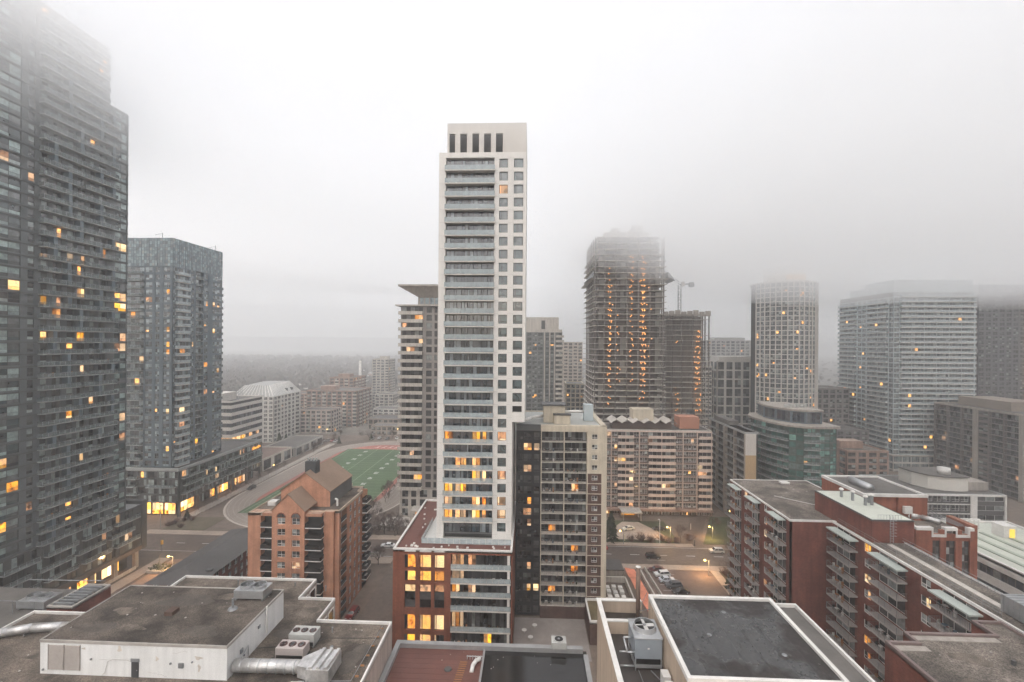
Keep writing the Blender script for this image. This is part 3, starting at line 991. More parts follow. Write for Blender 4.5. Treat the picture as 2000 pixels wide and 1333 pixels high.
# ------------------------------------------------------------------ white mansard block
rt = root('apartment_block', (-186, 318, 0), 'white apartment block under a pale ribbed mansard roof', 'building')
WALLW = mat('off white wall', (0.60, 0.58, 0.54), 0.8, 0.1, 0.8)
core(rt, -204, -174.9, 300.6, 336, 0, 30.9, mat('grey inner wall', (0.3, 0.29, 0.27), 0.9))
stack(F(rt, -204, 300.2, 0), 29.5, 0, 2.85, 11, [(1 + i * 3.6, 3.4 + i * 3.6, 'w', 2) for i in range(8)], WALLW, G_SLAB, WALLW)
f = F(rt, -174.5, 300.2, 90)
stack(f, 36, 0, 2.85, 11, [(1, 4, 'w', 2), (5, 8.5, 'b', 2, {'dep': 1.2}), (10, 12.5, 'w', 2), (14, 17, 'w', 2), (18.6, 22, 'b', 2, {'dep': 1.2}), (24, 27, 'w', 2), (29, 34, 'b', 2, {'dep': 1.2})], WALLW, G_SLAB, WALLW, bal=('solid', WALLW, WALLW), wallname='side_wall')
mb = MB()
a = [(-204, 300.2, 31.3), (-174.5, 300.2, 31.3), (-174.5, 336.2, 31.3), (-204, 336.2, 31.3)]
b = [(-198, 306, 38.4), (-181, 306, 38.4), (-181, 331, 39.6), (-198, 331, 39.6)]
for i in range(4):
    mb.quad(a[i], a[(i + 1) % 4], b[(i + 1) % 4], b[i])
mb.quad(*b)
rf = mb.build('roof', mat('pale standing seam', (0.33, 0.33, 0.32), 0.6, 0.1, 0.5), rt)
mb = MB()
for i in range(22):
    k = i / 21
    p, q = Vector(a[1]).lerp(Vector(a[2]), k), Vector(b[1]).lerp(Vector(b[2]), k)
    mb.tube(p + Vector((0.1, 0, 0.1)), q + Vector((0.1, 0, 0.1)), 0.25, 0.25, 4)
for i in range(12):
    k = i / 11
    p, q = Vector(a[0]).lerp(Vector(a[1]), k), Vector(b[0]).lerp(Vector(b[1]), k)
    mb.tube(p + Vector((0, -0.1, 0.1)), q + Vector((0, -0.1, 0.1)), 0.25, 0.25, 4)
mb.build('roof_rib', mat('white seam', (0.72, 0.71, 0.68), 0.6, 0.1), rf)
for y in (319, 326):
    MB().box(-177.6, -176.0, y, y + 1.8, 33.2, 35.4).build('dormer', DARKPANEL, rf)

# ------------------------------------------------------------------ middle distance blocks beyond the field
def midblock(name, label, x0, x1, y0, y1, h, wall, g, fh=2.8, pitch=4.0, bal=None, roofm=None, sides=True, group=None, cat='building', frm=None, side='r', pent=None):
    r_ = root(name, ((x0 + x1) / 2, (y0 + y1) / 2, 0), label, cat, group)
    core(r_, x0 + 0.4, x1 - 0.4, y0 + 0.4, y1 - 0.1, 0, h - 0.3, DARKCORE)
    W = x1 - x0
    n = max(2, int(W / pitch))
    st = W / n
    nf = max(1, int(round(h / fh)))
    fhh = h / nf
    kinds = lambda i: 'b' if (bal and i % 2) else 'w'
    stack(F(r_, x0, y0, 0), W, 0, fhh, nf, [(i * st + st * 0.14, (i + 1) * st - st * 0.14, kinds(i), 2, {'dep': 1.2}) for i in range(n)], wall, g, frm or GREYPANEL, bal=bal, cd=0.38)
    if sides:
        D = y1 - y0
        n = max(2, int(D / pitch))
        st = D / n
        fc = F(r_, x1, y0, 90) if side == 'r' else F(r_, x0, y1, -90)
        stack(fc, D, 0, fhh, nf, [(i * st + st * 0.16, (i + 1) * st - st * 0.16, kinds(i), 2, {'dep': 1.2}) for i in range(n)], wall, g, frm or GREYPANEL, bal=bal, cd=0.38, wallname='side_wall')
    flat_roof(r_, rect(x0, x1, y0, y1), h, roofm or ROOFDARK, wall, 0.6, 0.4)
    if pent:
        MB().box(*pent, h, h + 3.2).build('penthouse', wall, r_)
    return r_
BT = ('solid', CONCW, CONCW)
midblock('apartment_block', 'low pinkish block with white balconies in front of the tan block', -174, -150, 335, 352, 17, mat('pale pink wall', (0.48, 0.40, 0.36), 0.85, 0.1), G_SLAB, bal=BT)
midblock('apartment_block', 'tan brick block with green tinted bays beyond the running track', -182, -140, 360, 392, 29, BRICKK, G_FAR, bal=BT, pent=(-175, -163, 370, 380))
midblock('apartment_block', 'tan brick block with stacked balconies and lit rooftop room', -190, -167, 420, 452, 35, BRICKK, G_SLAB, bal=BT, pent=(-186, -175, 430, 440))
midblock('apartment_tower', 'slim pale tower with dark window strips far past the field', -167, -149, 470, 492, 51, CONCW, G_FAR, pent=(-161, -153, 476, 486), cat='tower', bal=BT)
midblock('school_building', 'long low building with white roof edge beyond the end zone', -128, -68, 352, 374, 8, mat('low tan wall', (0.30, 0.25, 0.21), 0.85), G_DARK, fh=4.0, roofm=ROOFGREY)
midblock('school_building', 'low tan school wing behind the end zone parking', -118, -62, 330, 344, 6.5, mat('low cream wall', (0.40, 0.34, 0.28), 0.85), G_SLAB, fh=3.2)
midblock('warehouse', 'wide flat building with pale roof far beyond the tan blocks', -250, -140, 560, 620, 9, BRICKK, G_DARK, fh=4.5, roofm=WALLW, pitch=8, sides=False)
midblock('warehouse', 'reddish flat school block below the slim white chimney', -232, -170, 500, 530, 14, BRICKK, G_DARK, fh=3.5, pitch=7, sides=False)
midblock('store_building', 'low white shed with dark band beside the running track', -163, -141, 232, 262, 6, mat('store white', (0.58, 0.54, 0.48), 0.8, 0.1), G_DARK, fh=6.0, pitch=9, roofm=mat('rust roof', (0.24, 0.17, 0.14), 0.85))
midblock('store_building', 'long low white store lined up past the black podium', -160, -140, 264, 300, 5, mat('store grey', (0.46, 0.44, 0.41), 0.8, 0.1), G_DARK, fh=5.0, pitch=9, roofm=ROOFDARK)
r_ = root('chimney', (-197, 515, 0), 'slim white chimney stack rising above the reddish flat block', 'chimney')
MB().tube((-197, 515, 0), (-197, 515, 48), 1.9, 1.4, 10).build('shaft', WALLW, r_, True)
MB().tube((-197, 515, 48.02), (-197, 515, 49), 1.7, 1.7, 10).build('cap', SLABG, r_)

midblock('apartment_block', 'grey low block with balconies below the slim pale tower', -152, -134, 436, 454, 18, CONCW, G_SLAB, bal=BT)
midblock('apartment_block', 'small tan block behind the white mansard roof', -215, -190, 380, 400, 24, BRICKK, G_SLAB, bal=BT)
midblock('apartment_block', 'long tan block with flat roof past the tan green tinted one', -215, -178, 430, 455, 22, BRICKK, G_SLAB)
midblock('apartment_block', 'low white roofed block beside the striped tower edge', -136, -113, 385, 405, 11, WALLW, G_SLAB)
midblock('warehouse', 'wide pale shed far off near the horizon haze', -330, -240, 700, 740, 9, WALLW, G_DARK, fh=4.5, pitch=9, sides=False)
midblock('warehouse', 'second wide shed far off with rusty roof', -150, -70, 680, 720, 10, BRICKK, G_DARK, fh=5, pitch=9, sides=False, roofm=MATS['rust roof'])
midblock('apartment_block', 'hazy mid rise far right of the slim chimney', -118, -92, 600, 620, 30, CONCW, G_FAR)
# ------------------------------------------------------------------ striped tower with flying roof, behind the white tower
rt = root('apartment_tower', (-40, 188, 0), 'tower with pale striped balconies and a flared flying roof behind the white tower', 'tower')
core(rt, -51.0, -24, 176.5, 200, 0, 83.2, DARKCORE)
f = F(rt, -51.2, 176.0, 0)
l = {(21, 0): 'o', (18, 0): 'o', (17, 0): 'p', (4, 0): 'p', (1, 0): 'o', (20, 0): 'p'}
stack(f, 27, 11.2, 3.13, 23, [(0.6, 8.8, 'b', 5, {'dep': 1.6, 'e0': 1.2, 'e1': 0.1, 'st': ('solid', CONCW, CONCW), 'th': 0.25, 'only': None}), (10.2, 12.4, 'w', 1, {'nr': 1}), (13.4, 14.6, 'w', 1, {'nr': 1}), (15.6, 16.8, 'w', 1, {'nr': 1}), (17.8, 19.0, 'w', 1, {'nr': 1}), (20, 22.4, 'w', 2, {'nr': 1})], mat('grey brown mullion wall', (0.33, 0.30, 0.28), 0.8, 0.12), G_DARK, GREYPANEL, cd=0.45, lit=lambda k, c: l.get((k, c)))
mb = MB()
for k in range(24):
    f.box(mb, 9.2, 27, 0.0, 0.15, 11.2 + 3.13 * k - 0.12, 11.2 + 3.13 * k + 0.1)
mb.build('floor_edge', CONC, rt)
stack(f, 27, 0, 3.7, 3, [(1.0, 3.4, 'w', 2), (4.6, 6.6, 'w', 1), (8, 11, 'w', 2), (13, 16, 'w', 2), (18, 21, 'w', 2)], CONCW, G_DARK, GREYPANEL, cd=0.45, wallname='podium_wall')
MB().box(-53, -24, 174.3, 200, 83.2, 83.7).build('roof_slab', CONCW, rt)
stack(F(rt, -45, 178.5, 0), 21, 83.7, 6.6, 1, [(0.8 + i * 2.0, 2.4 + i * 2.0, 'w', 2, {'nr': 1}) for i in range(10)], CONC, G_CROWN, GREYPANEL, wallname='penthouse_wall')
core(rt, -44.7, -24, 178.9, 198, 83.7, 90.2, DARKCORE, 'penthouse_core')
mb = MB()
mb.hexa([(-52, 174.5, 90.9), (-24, 174.5, 90.9), (-24, 200, 90.9), (-52, 200, 90.9), (-52, 174.5, 91.6), (-24, 174.5, 91.6), (-24, 200, 91.6), (-52, 200, 91.6)])
mb.hexa([(-44.6, 178.6, 86.8), (-24, 178.6, 86.8), (-24, 199, 86.8), (-44.6, 199, 86.8), (-51.8, 174.7, 90.9), (-24, 174.7, 90.9), (-24, 200, 90.9), (-51.8, 200, 90.9)])
mb.build('flying_roof', CONC, rt)

# ------------------------------------------------------------------ the white tower on its brick podium
rt = root('apartment_tower', (-16, 112, 0), 'slender white precast tower with balconies standing on a russet brick podium', 'tower')
X0, Y0 = -21.3, 103.0
f = F(rt, X0, Y0, 0)
core(rt, -20.9, -4.2, 104.1, 125, 23.7, 52.3, DARKCORE)
core(rt, -20.9, -1.6, 104.1, 125, 52.3, 111.0, DARKCORE, 'upper_core')
ZF, FH, NF = 24.9, 2.98, 29
mb = MB()
f.box(mb, 0, 1.6, -22, 0, 23.7, 112.3)
f.box(mb, 1.6, 12.8, -1.0, 0, 111.3, 112.3)
f.box(mb, 12.8, 13.9, -1.0, 0, 23.7, 112.3)
f.box(mb, 15.9, 17.25, -22, 0, 23.7, 112.3)
f.box(mb, 17.25, 20.1, -22, 0, 50.7, 52.9)
f.box(mb, 19.4, 20.1, -22, 0, 52.9, 112.3)
for k in range(NF + 1):
    z = ZF + FH * k
    top = z + 0.62 if k < NF else 112.3
    f.box(mb, 13.9, 15.9, -0.5, 0, z - 0.32 if k else 23.7, top)
    if z > 53:
        f.box(mb, 17.25, 19.4, -0.5, 0, z - 0.32, top)
mb.box(X0, -1.2, 103.0, 125, 112.3, 112.5)
mb.build('wall', PRECAST, rt)
seg = [(1.6, 0.02), (12.8, 0.0)]
lt = {0: '..y.ypo', 1: 'o.y.yo', 2: '', 3: 'y.y...', 4: '....yo', 5: '..o.y.', 6: '', 7: 'y...yo', 8: '', 27: ''}
lt4 = {(7, 0): 'o', (7, 4): 'y', (7, 5): 'y', (5, 2): 'y', (5, 1): 'o', (5, 4): 'o', (4, 4): 'y', (4, 5): 'y', (3, 0): 'y', (3, 2): 'y', (3, 1): 'o', (2, 4): 'y', (2, 5): 'o', (2, 0): 'p', (1, 0): 'o', (1, 2): 'p', (1, 4): 'y', (1, 5): 'o', (1, 1): 'o'}
px = [1.65, 3.5, 5.3, 6.7, 8.0, 9.9, 11.3, 12.75]
for k in range(NF):
    z = ZF + FH * k
    for i in range(7):
        v = lt4.get((k, i))
        g = G_T4[None] if v is None else {'y': LIT_Y, 'o': LIT_O, 'p': LIT_P}[v]
        w = px[i + 1] - px[i]
        me, subs = win_panes(round(w, 2), 2.6, [round(w * (0.5 if i % 2 == 0 else 0.35), 2)], [], [g, g] if i % 2 == 0 else [G_T4[None], g], BLACKM, 0.08)
        f.put('window', me, px[i], -0.85, z + 0.02, subs)
    if k:
        me, subs = balcony(11.5, 1.65, 'glass', PRECASTG, RG_PALE, 0.24, 1.1)
        f.put('balcony', me, 1.45, -0.95, z, subs)
    for j, u in enumerate((13.95, 17.3)):
        if j and z < 53:
            continue
        v = {(7, 0): 'p', (4, 0): 'p', (2, 0): 'p', (1, 0): 'p', (26, 0): 'p'}.get((k, j))
        g = LIT_P if v else G_T4W[None]
        me, subs = win_panes(1.92 if j == 0 else 2.06, 2.02, [0.5], [] if k > 18 else [0.5], [g], BLACKM, 0.08)
        f.put('punched_window', me, u, -0.3, z + 0.63, subs)
mb = MB()
for k in range(NF + 1):
    f.box(mb, 1.6, 12.8, -1.05, -0.86, ZF + FH * k - 0.35, ZF + FH * k)
mb.build('slab_edge', GREYPANEL, rt)
louv = [(-19.0, -17.7), (-16.5, -14.95), (-13.7, -12.15), (-11.0, -9.4), (-8.25, -6.65)]
mb = MB()
mb.box(-19.5, -1.2, 104.0, 124, 112.52, 119.4)
mb.box(-19.5, -1.2, 103.4, 104.0, 117.0, 119.4)
u = -19.5
for a, b in louv + [(-1.2, -1.2)]:
    mb.box(u, a, 103.4, 104.0, 112.52, 117.0)
    u = b
mb.build('mechanical_crown', PRECASTG, rt)
for a, b in louv:
    q = MB()
    for i in range(14):
        z = 112.6 + i * 0.31
        q.hexa([(a, 103.55, z), (b, 103.55, z), (b, 103.85, z + 0.2), (a, 103.85, z + 0.2), (a, 103.55, z + 0.04), (b, 103.55, z + 0.04), (b, 103.85, z + 0.24), (a, 103.85, z + 0.24)])
    q.quad((a, 103.95, 112.5), (b, 103.95, 112.5), (b, 103.95, 117), (a, 103.95, 117))
    q.build('louvre', mat('louvre grey', (0.13, 0.13, 0.13), 0.6, 0.1), rt)
# podium
PX0, PX1, PY0, PY1, PZ = -29.6, -3.6, 97.0, 128.0, 23.6
fp = F(rt, PX0, PY0, 0)
core(rt, PX0 + 0.5, PX1 - 0.1, PY0 + 1.5, PY1 - 0.2, 0, 23.0, DARKCORE, 'podium_core')
mb = MB()
wins = [(2.6, 5.0), (5.9, 8.4), (9.1, 11.3)]
rows = [(19.75, 22.6, 'y'), (16.9, 19.1, 'y'), (11.1, 16.1, 'd'), (6.3, 9.6, 'y'), (2.6, 5.3, 'y')]
u = 0
for a, b in wins + [(12.7, 12.7)]:
    fp.box(mb, u, a, -1.5, 0, 0, PZ)
    u = b
zz = 0
for a, b, _ in reversed(rows):
    for c, d in wins:
        fp.box(mb, c, d, -1.5, -0.02, zz, a)
    zz = b
for c, d in wins:
    fp.box(mb, c, d, -1.5, -0.02, zz, PZ)
fp.box(mb, 12.7, 26, -1.4, 0, 22.9, PZ)
mb.box(PX0, PX0 + 0.45, PY0 + 1.5, PY1, 0, PZ)
mb.box(PX1 - 0.25, PX1, PY0 + 0.3, PY1, 0, PZ)
mb.build('podium_wall', BRICKT, rt)
mb = MB()
for c, d in wins:
    fp.box(mb, c, d, -0.3, -0.1, 19.1, 19.75)
mb.build('spandrel_panel', BLACKM, rt)
for ri, (a, b, v) in enumerate(rows):
    for wi, (c, d) in enumerate(wins):
        h = b - a
        w = d - c
        if v == 'd':
            gms = [LIT_W if wi == 0 else G_POD[None], G_POD[None], G_POD[None]] if True else None
            me, subs = win_panes(w, h, [], [1.7, 3.4], [G_POD[None], G_POD[None], LIT_P if wi else LIT_W], BLACKM, 0.09)
        else:
            g = LIT_Y if (wi + ri) % 3 else LIT_O
            if ri == 4 and wi == 2:
                g = G_POD[None]
            me, subs = win_panes(w, h, [0.62 if wi < 2 else 0.5], [], [G_POD[None] if wi == 0 else LIT_O, g], BLACKM, 0.09)
        fp.put('podium_window', me, c, -0.3, a, subs)
zl = [3.0, 6.35, 10.9, 13.85, 16.8, 19.8, 22.85]
lb = {(5, 0): 'p', (5, 1): 'o', (5, 2): 'p', (4, 0): 'p', (3, 0): 'o', (1, 0): 'o', (1, 1): 'p', (0, 4): 'y', (3, 2): 'p', (4, 1): 'p'}
for k in range(6):
    z, h = zl[k], zl[k + 1] - zl[k] - 0.25
    for i in range(7):
        v = lb.get((k, i))
        g = G_POD[None] if v is None else {'y': LIT_Y, 'o': LIT_O, 'p': LIT_P}[v]
        me, subs = win_panes(1.74, round(h, 2), [0.87], [], [g, G_POD[None]] if i % 2 else [g], BLACKM, 0.08)
        fp.put('podium_window', me, 12.75 + i * 1.76, -1.35, z, subs)
    me, subs = balcony(13.0, 1.6, 'glass', PRECASTG, RG_PALE, 0.28, 1.1)
    fp.put('podium_balcony', me, 12.7, -1.4, z, subs)
mb = MB()
fp.box(mb, 24.95, 25.5, -0.6, 0.05, 0, 22.85)
mb.build('corner_post', PRECAST, rt)
flat_roof(rt, rect(PX0, PX1, PY0, PY1), PZ - 0.1, REDROOF, WHITECAP, 0.45, 0.45, name='podium_roof')
sheet('terrace', rect(-24.2, -4.2, 100.6, 126.5), PZ - 0.06, mat('white membrane', (0.62, 0.62, 0.60), 0.7, 0.1), rt)
mb = MB()
for x in range(14):
    mb.box(-24.2 + x * 1.45, -24.2 + x * 1.45 + 1.4, 100.55, 100.6, PZ, PZ + 1.2)
for y in range(8):
    mb.box(-24.25, -24.2, 100.6 + y * 1.5, 100.6 + y * 1.5 + 1.45, PZ, PZ + 1.2)
mb.build('terrace_screen', RG_PALE, rt)
mb = MB()
for i in range(22):
    x, y = random.choice([(random.uniform(-28.6, -5), random.uniform(98, 100)), (random.uniform(-28.6, -25), random.uniform(98, 126))])
    r_ = random.uniform(0.12, 0.3)
    mb.box(x - r_, x + r_, y - r_, y + r_, PZ - 0.09, PZ + 0.15)
mb.build('roof_drain', WHITECAP, rt)

# ------------------------------------------------------------------ cream apartment block with black glazed flank
rt = root('apartment_block', (8, 122, 0), 'cream apartment block with open balcony grid and a black clad flank', 'building')
core(rt, -3.2, 18.6, 114.7, 138, 0, 47.6, DARKCORE)
f = F(rt, 2.8, 113.0, 0)
FB, NB, ZB = 2.56, 17, 3.2
mb = MB()
for u in (0, 5.75, 11.5):
    f.box(mb, u, u + 0.2, -1.7, 0.02, ZB, 47.0)
f.box(mb, 0, 16.4, -1.7, 0.02, 46.72, 48.2)
f.box(mb, 15.1, 16.4, -25, 0.05, 0, 48.2)
for k in range(NB + 1):
    f.box(mb, 11.7, 15.1, -0.4, 0.02, ZB + FB * k - 0.1, ZB + FB * k + 0.06)
for k in range(13, 17):
    z = ZB + FB * k + 0.06
    f.box(mb, 11.7, 12.7, -0.4, 0, z, z + FB - 0.16)
    f.box(mb, 14.1, 15.1, -0.4, 0, z, z + FB - 0.16)
    f.box(mb, 12.7, 14.1, -0.4, 0, z, z + 0.75)
    f.box(mb, 12.7, 14.1, -0.4, 0, z + 1.95, z + FB - 0.16)
mb.build('wall', BEIGE, rt)
mb = MB()
for k in range(13):
    z = ZB + FB * k + 0.06
    f.box(mb, 11.7, 12.7, -0.4, -0.03, z, z + FB - 0.16)
    f.box(mb, 14.1, 15.1, -0.4, -0.03, z, z + FB - 0.16)
    f.box(mb, 12.7, 14.1, -0.4, -0.03, z, z + 0.75)
    f.box(mb, 12.7, 14.1, -0.4, -0.03, z + 1.95, z + FB - 0.16)
f.box(mb, 0, 15.1, -1.6, -0.1, 0, ZB - 0.2)
mb.build('brick_panel', BRICKB, rt)
for k in range(NB):
    z = ZB + FB * k
    f.put('window', win(1.4, 1.2, 2, 2, G_BR[None], WHITECAP), 12.7, -0.2, z + 0.8)
    for j, u in enumerate((0.2, 5.95)):
        v = {(11, 1): 'o', (7, 0): 'y', (5, 1): 'p', (3, 1): 'p', (1, 0): 'y'}.get((k, j))
        for i in range(3):
            g = LIT_O if (v and i == 1) else G_DARK[None]
            f.put('window', win(1.83, 2.2, 2, 1 + (i == 0), g, DARKPANEL), u + i * 1.85, -1.66, z + 0.1)
        me, subs = balcony(5.55, 1.62, 'picket', CONCW, mat('brown grey picket', (0.12, 0.095, 0.085), 0.6, 0.1), 0.16, 1.0, False)
        f.put('balcony', me, u, -1.68, z, subs)
# black flank
f2 = F(rt, -3.4, 113.4, 0)
stack(f2, 6.2, 0.5, 2.72, 17, [(0.4, 1.7, 'w', 2), (1.9, 3.9, 'w', 2), (4.5, 5.9, 'w', 1)], mat('glossy black cladding', (0.03, 0.032, 0.035), 0.25, 0.3, 0.6), G_POD, BLACKM, lit=lambda k, c: {(15, 1): 'o', (15, 2): 'p', (13, 1): 'p', (10, 1): 'o', (9, 1): 'p', (8, 1): 'p', (2, 1): 'y', (2, 2): 'w', (4, 1): 'p'}.get((k, c)), wallname='black_wall')
MB().box(-3.4, 2.78, 113.7, 114.8, 46.7, 48.3).build('black_parapet', GREYPANEL, rt)
flat_roof(rt, rect(-3.4, 19.2, 113.9, 138), 47.9, mat('pale grey roof', (0.42, 0.43, 0.41), 0.85, 0.15), BEIGE, 0.35, 0.4)
MB().box(3.6, 9.2, 118.5, 124, 48, 52.4).box(6.2, 10.4, 116.2, 118.5, 48, 50.3).build('elevator_house', BEIGE, rt)
MB().box(3.3, 9.5, 118.2, 124.3, 52.4, 52.75).box(6.0, 10.6, 116.0, 118.2, 50.3, 50.6).build('house_roof', DARKPANEL, rt)
MB().box(14.6, 17.0, 122, 125, 48, 52.3).build('vent_house', mat('pale blue grey panel', (0.44, 0.5, 0.52), 0.6, 0.1), rt)
mb = MB()
mb.path([(-2.8, 116.5, 48.9), (-1.2, 116.5, 48.9), (0.2, 119, 49.1), (3.6, 121, 49.4)], 0.42, 8)
mb.path([(9.2, 122, 50.4), (14.6, 123, 50.4)], 0.4, 8)
mb.build('duct', WHITECAP, rt, True)
# ground floor yard wall and small roof beside it
rt2 = root('low_roof', (18, 108, 0), 'low sedum covered roof with pale edge beside the cream block', 'roof')
MB().box(14.0, 20.5, 103.5, 112.8, 0, 5.0).build('wall', BRICKB, rt2)
flat_roof(rt2, rect(14.0, 20.5, 103.5, 112.8), 5.02, SEDUM, WHITECAP, 0.45, 0.35)
MB().box(16.9, 17.5, 107, 107.6, 5.03, 5.5).build('vent', WHITECAP, rt2)

# ------------------------------------------------------------------ pinkish slab block across the street
rt = root('apartment_block', (51, 192, 0), 'wide pinkish slab block with curved solid balconies facing the lawn', 'building')
core(rt, 29.1, 72.6, 184.6, 200, 0, 33.6, DARKCORE)
f = F(rt, 28.5, 184.0, 0)
FS = 2.58
ls = {(11, 1): 'p', (9, 2): 'y', (7, 2): 'o', (7, 3): 'y', (3, 2): 'p', (3, 6): 'p', (10, 8): 'p', (6, 9): 'w', (5, 9): 'p', (2, 10): 'y', (1, 10): 'o', (8, 10): 'p', (3, 6): 'o', (4, 3): 'w', (10, 6): 'p', (0, 3): 'p'}
CB = ('curved', PINKC, PINKC)
stack(f, 44.6, 2.7, FS, 12, [(0.3, 2.6, 'w', 2), (2.9, 4.3, 'w', 2), (4.8, 6.9, 'w', 2), (7.1, 13.4, 'b', 4, {'dep': 1.3, 'only': lambda k: k < 11.5, 'st': CB}), (13.6, 15.6, 'w', 2), (16.0, 19.0, 'w', 3), (19.3, 29.9, 'b', 6, {'dep': 1.3, 'st': CB}), (30.2, 32.8, 'w', 3), (33.4, 38.4, 'w', 5), (39.2, 44.4, 'b', 3, {'dep': 1.3, 'st': CB})], BRICKB, G_SLAB, WHITECAP, bal=CB, lit=lambda k, c: ls.get((k, c + 0)))
mb = MB()
for u in (4.4, 15.65, 10.2, 33.0, 38.6, 24.6, 44.3):
    f.box(mb, u, u + 0.3, 0.0, 0.25 if u not in (10.2, 24.6) else 0.06, 0.3, 33.8)
for k in range(13):
    for a, b in ((0, 7.0), (13.5, 19.2), (30.0, 39.1)):
        f.box(mb, a, b, 0.0, 0.12, 2.7 + FS * k - 0.12, 2.7 + FS * k + 0.08)
f.box(mb, 0, 44.6, 0.0, 0.3, 33.4, 33.9)
mb.build('white_frame', PINKC, rt)
mb = MB()
f.box(mb, 0.0, 44.6, 0.0, 1.9, 2.0, 2.9)
mb.build('base_canopy', BRICKK, rt)
mb = MB()
f.box(mb, 0, 44.6, -0.6, -0.4, 0, 2.7)
mb.build('base_wall', BRICKB, rt)
for i in range(11):
    f.put('ground_window', win(3.2, 2.0, 5, 1, LIT_Y if i == 0 else G_SLAB[None], WHITECAP), 0.8 + i * 4.0, -0.3, 0.1)
flat_roof(rt, rect(28.5, 73.1, 184.3, 200), 33.9, ROOFDARK, CONCW, 0.35, 0.4)
mb = MB()
for i in range(6):
    x = 33 + i * 4.4
    for s in (0, 1):
        xa, xb = x + s * 2.2, x + s * 2.2 + 2.2
        za, zb = (36.6, 38.0) if s == 0 else (38.0, 36.6)
        mb.hexa([(xa, 184.6, za), (xb, 184.6, zb), (xb, 196, zb), (xa, 196, za), (xa, 184.6, za + 0.25), (xb, 184.6, zb + 0.25), (xb, 196, zb + 0.25), (xa, 196, za + 0.25)])
mb.build('folded_roof', CONCW, rt)
core(rt, 34, 58, 187, 195, 34, 36.8, mat('brown penthouse', (0.18, 0.13, 0.11), 0.8), 'penthouse')
MB().box(43, 51.5, 190, 197, 36.9, 41.6).build('elevator_house', BEIGE, rt)
MB().box(61.5, 69.5, 188, 195, 34.2, 39).build('plant_room', mat('salmon panel', (0.46, 0.22, 0.15), 0.85, 0.1), rt)
# entrance canopy
MB().box(36.0, 43.8, 176.5, 182.0, 3.0, 3.5).build('entrance_canopy', CONCW, rt)
mb = MB()
for x in (36.4, 43.2):
    mb.box(x, x + 0.4, 176.8, 177.2, 0, 3.0).box(x, x + 0.4, 181.2, 181.6, 0, 3.0)
mb.build('canopy_post', CONC, rt)
mb = MB()
mb.box(37, 42.6, 183.2, 183.3, 0.1, 1.9)
mb.build('entrance_glow', LIT_Y, rt)

# ------------------------------------------------------------------ towers under construction
WORK = emit('work lamp', (1.0, 0.40, 0.10), 1.3)
def bare_tower(name, label, x0, x1, y0, y1, z0, fh, n, colsx, side_depth, lamps, outrig=(), shear=None, grey=CONCW, rim=0.0, corem=None):
    r_ = root(name, ((x0 + x1) / 2, (y0 + y1) / 2, 0), label, 'tower')
    for k in range(n + 1):
        z = z0 + fh * k
        e = 1.6 if k in outrig else 0.0
        xx0, xx1 = (x0 + 1.8, x1 - 3.2) if k > n - 4 else (x0, x1)
        put(r_, 'floor_slab', SL(xx1 - xx0 + 2 * e, y1 - y0, grey), (xx0 - e, y0 - e * 0.5, z))
    cm = MB().box(-0.26, 0.26, 0, 0.6, 0, fh * n).mesh('column', mat('raw column', (0.20, 0.175, 0.155), 0.9, 0.15, streak=0.2))
    for x in colsx:
        put(r_, 'column', cm, (x, y0 + 0.5, z0 + 0.02))
    for j in range(1, int((y1 - y0) / 6)):
        put(r_, 'column', cm, (x0 + 0.6, y0 + 6 * j, z0 + 0.02))
        put(r_, 'column', cm, (x1 - 0.6, y0 + 6 * j, z0 + 0.02))
    core(r_, x0 + 3, x1 - 3, y0 + 5.0, y1 - 4, 0, z0 + fh * n - 1, corem or mat('raw core wall', (0.11, 0.09, 0.08), 0.9, 0.2), 'lift_core')
    lm = MB().box(-0.16, 0.16, -0.16, 0.16, -0.2, 0.16).mesh('work_lamp', WORK)
    for x, ka, kb, dens in lamps:
        for k in range(ka, kb):
            if random.random() < dens:
                put(r_, 'work_lamp', lm, (x + random.uniform(-0.5, 0.5), y0 + random.uniform(0.9, 4.5), z0 + fh * (k + 1) - 0.55))
                if random.random() < 0.5:
                    put(r_, 'work_lamp', lm, (x + random.uniform(-0.9, 0.9), y0 + random.uniform(0.9, 3.5), z0 + fh * (k + 1) - 1.2))
    return r_
SLC = {}
def SL(w, d, m):
    key = (round(w, 2), round(d, 2), m.name)
    if key not in SLC:
        b = MB().box(0, w, 0, d, -0.24, 0)
        for i in range(int(w / 2.4)):                       # guard posts and rail at the open edge
            b.box(i * 2.4, i * 2.4 + 0.06, 0.02, 0.08, 0, 1.1, 0, (0,))
        b.box(0, w, 0.02, 0.06, 1.05, 1.1)
        b.box(0.02, 0.06, 0, d, 1.05, 1.1)
        SLC[key] = b.mesh('floor_slab', m)
    return SLC[key]
r1 = bare_tower('unfinished_tower', 'tall unfinished tower of bare floors strung with orange work lamps', 30.5, 65.8, 221, 262, 3, 2.88, 41, [31.5, 36, 41.5, 47, 52.5, 58, 64.5], 40, [(38.5, 12, 36, 1.0), (39.3, 16, 33, 1.0), (43.0, 14, 30, 0.45), (49.5, 16, 38, 1.0), (54.5, 10, 38, 1.0), (55.3, 12, 37, 1.0), (55.9, 16, 34, 1.0), (58.5, 20, 33, 0.4)], outrig=(34, 38))
mb = MB()
for x, d in ((30.5, -1), (65.8, 1)):
    mb.hexa([(x, 219.5, 101.5), (x + d * 3.4, 219.5, 99.6), (x + d * 3.4, 232, 99.6), (x, 232, 101.5), (x, 219.5, 103.8), (x + d * 0.4, 219.5, 103.8), (x + d * 0.4, 232, 103.8), (x, 232, 103.8)])
mb.build('safety_fan', STEELD, r1)
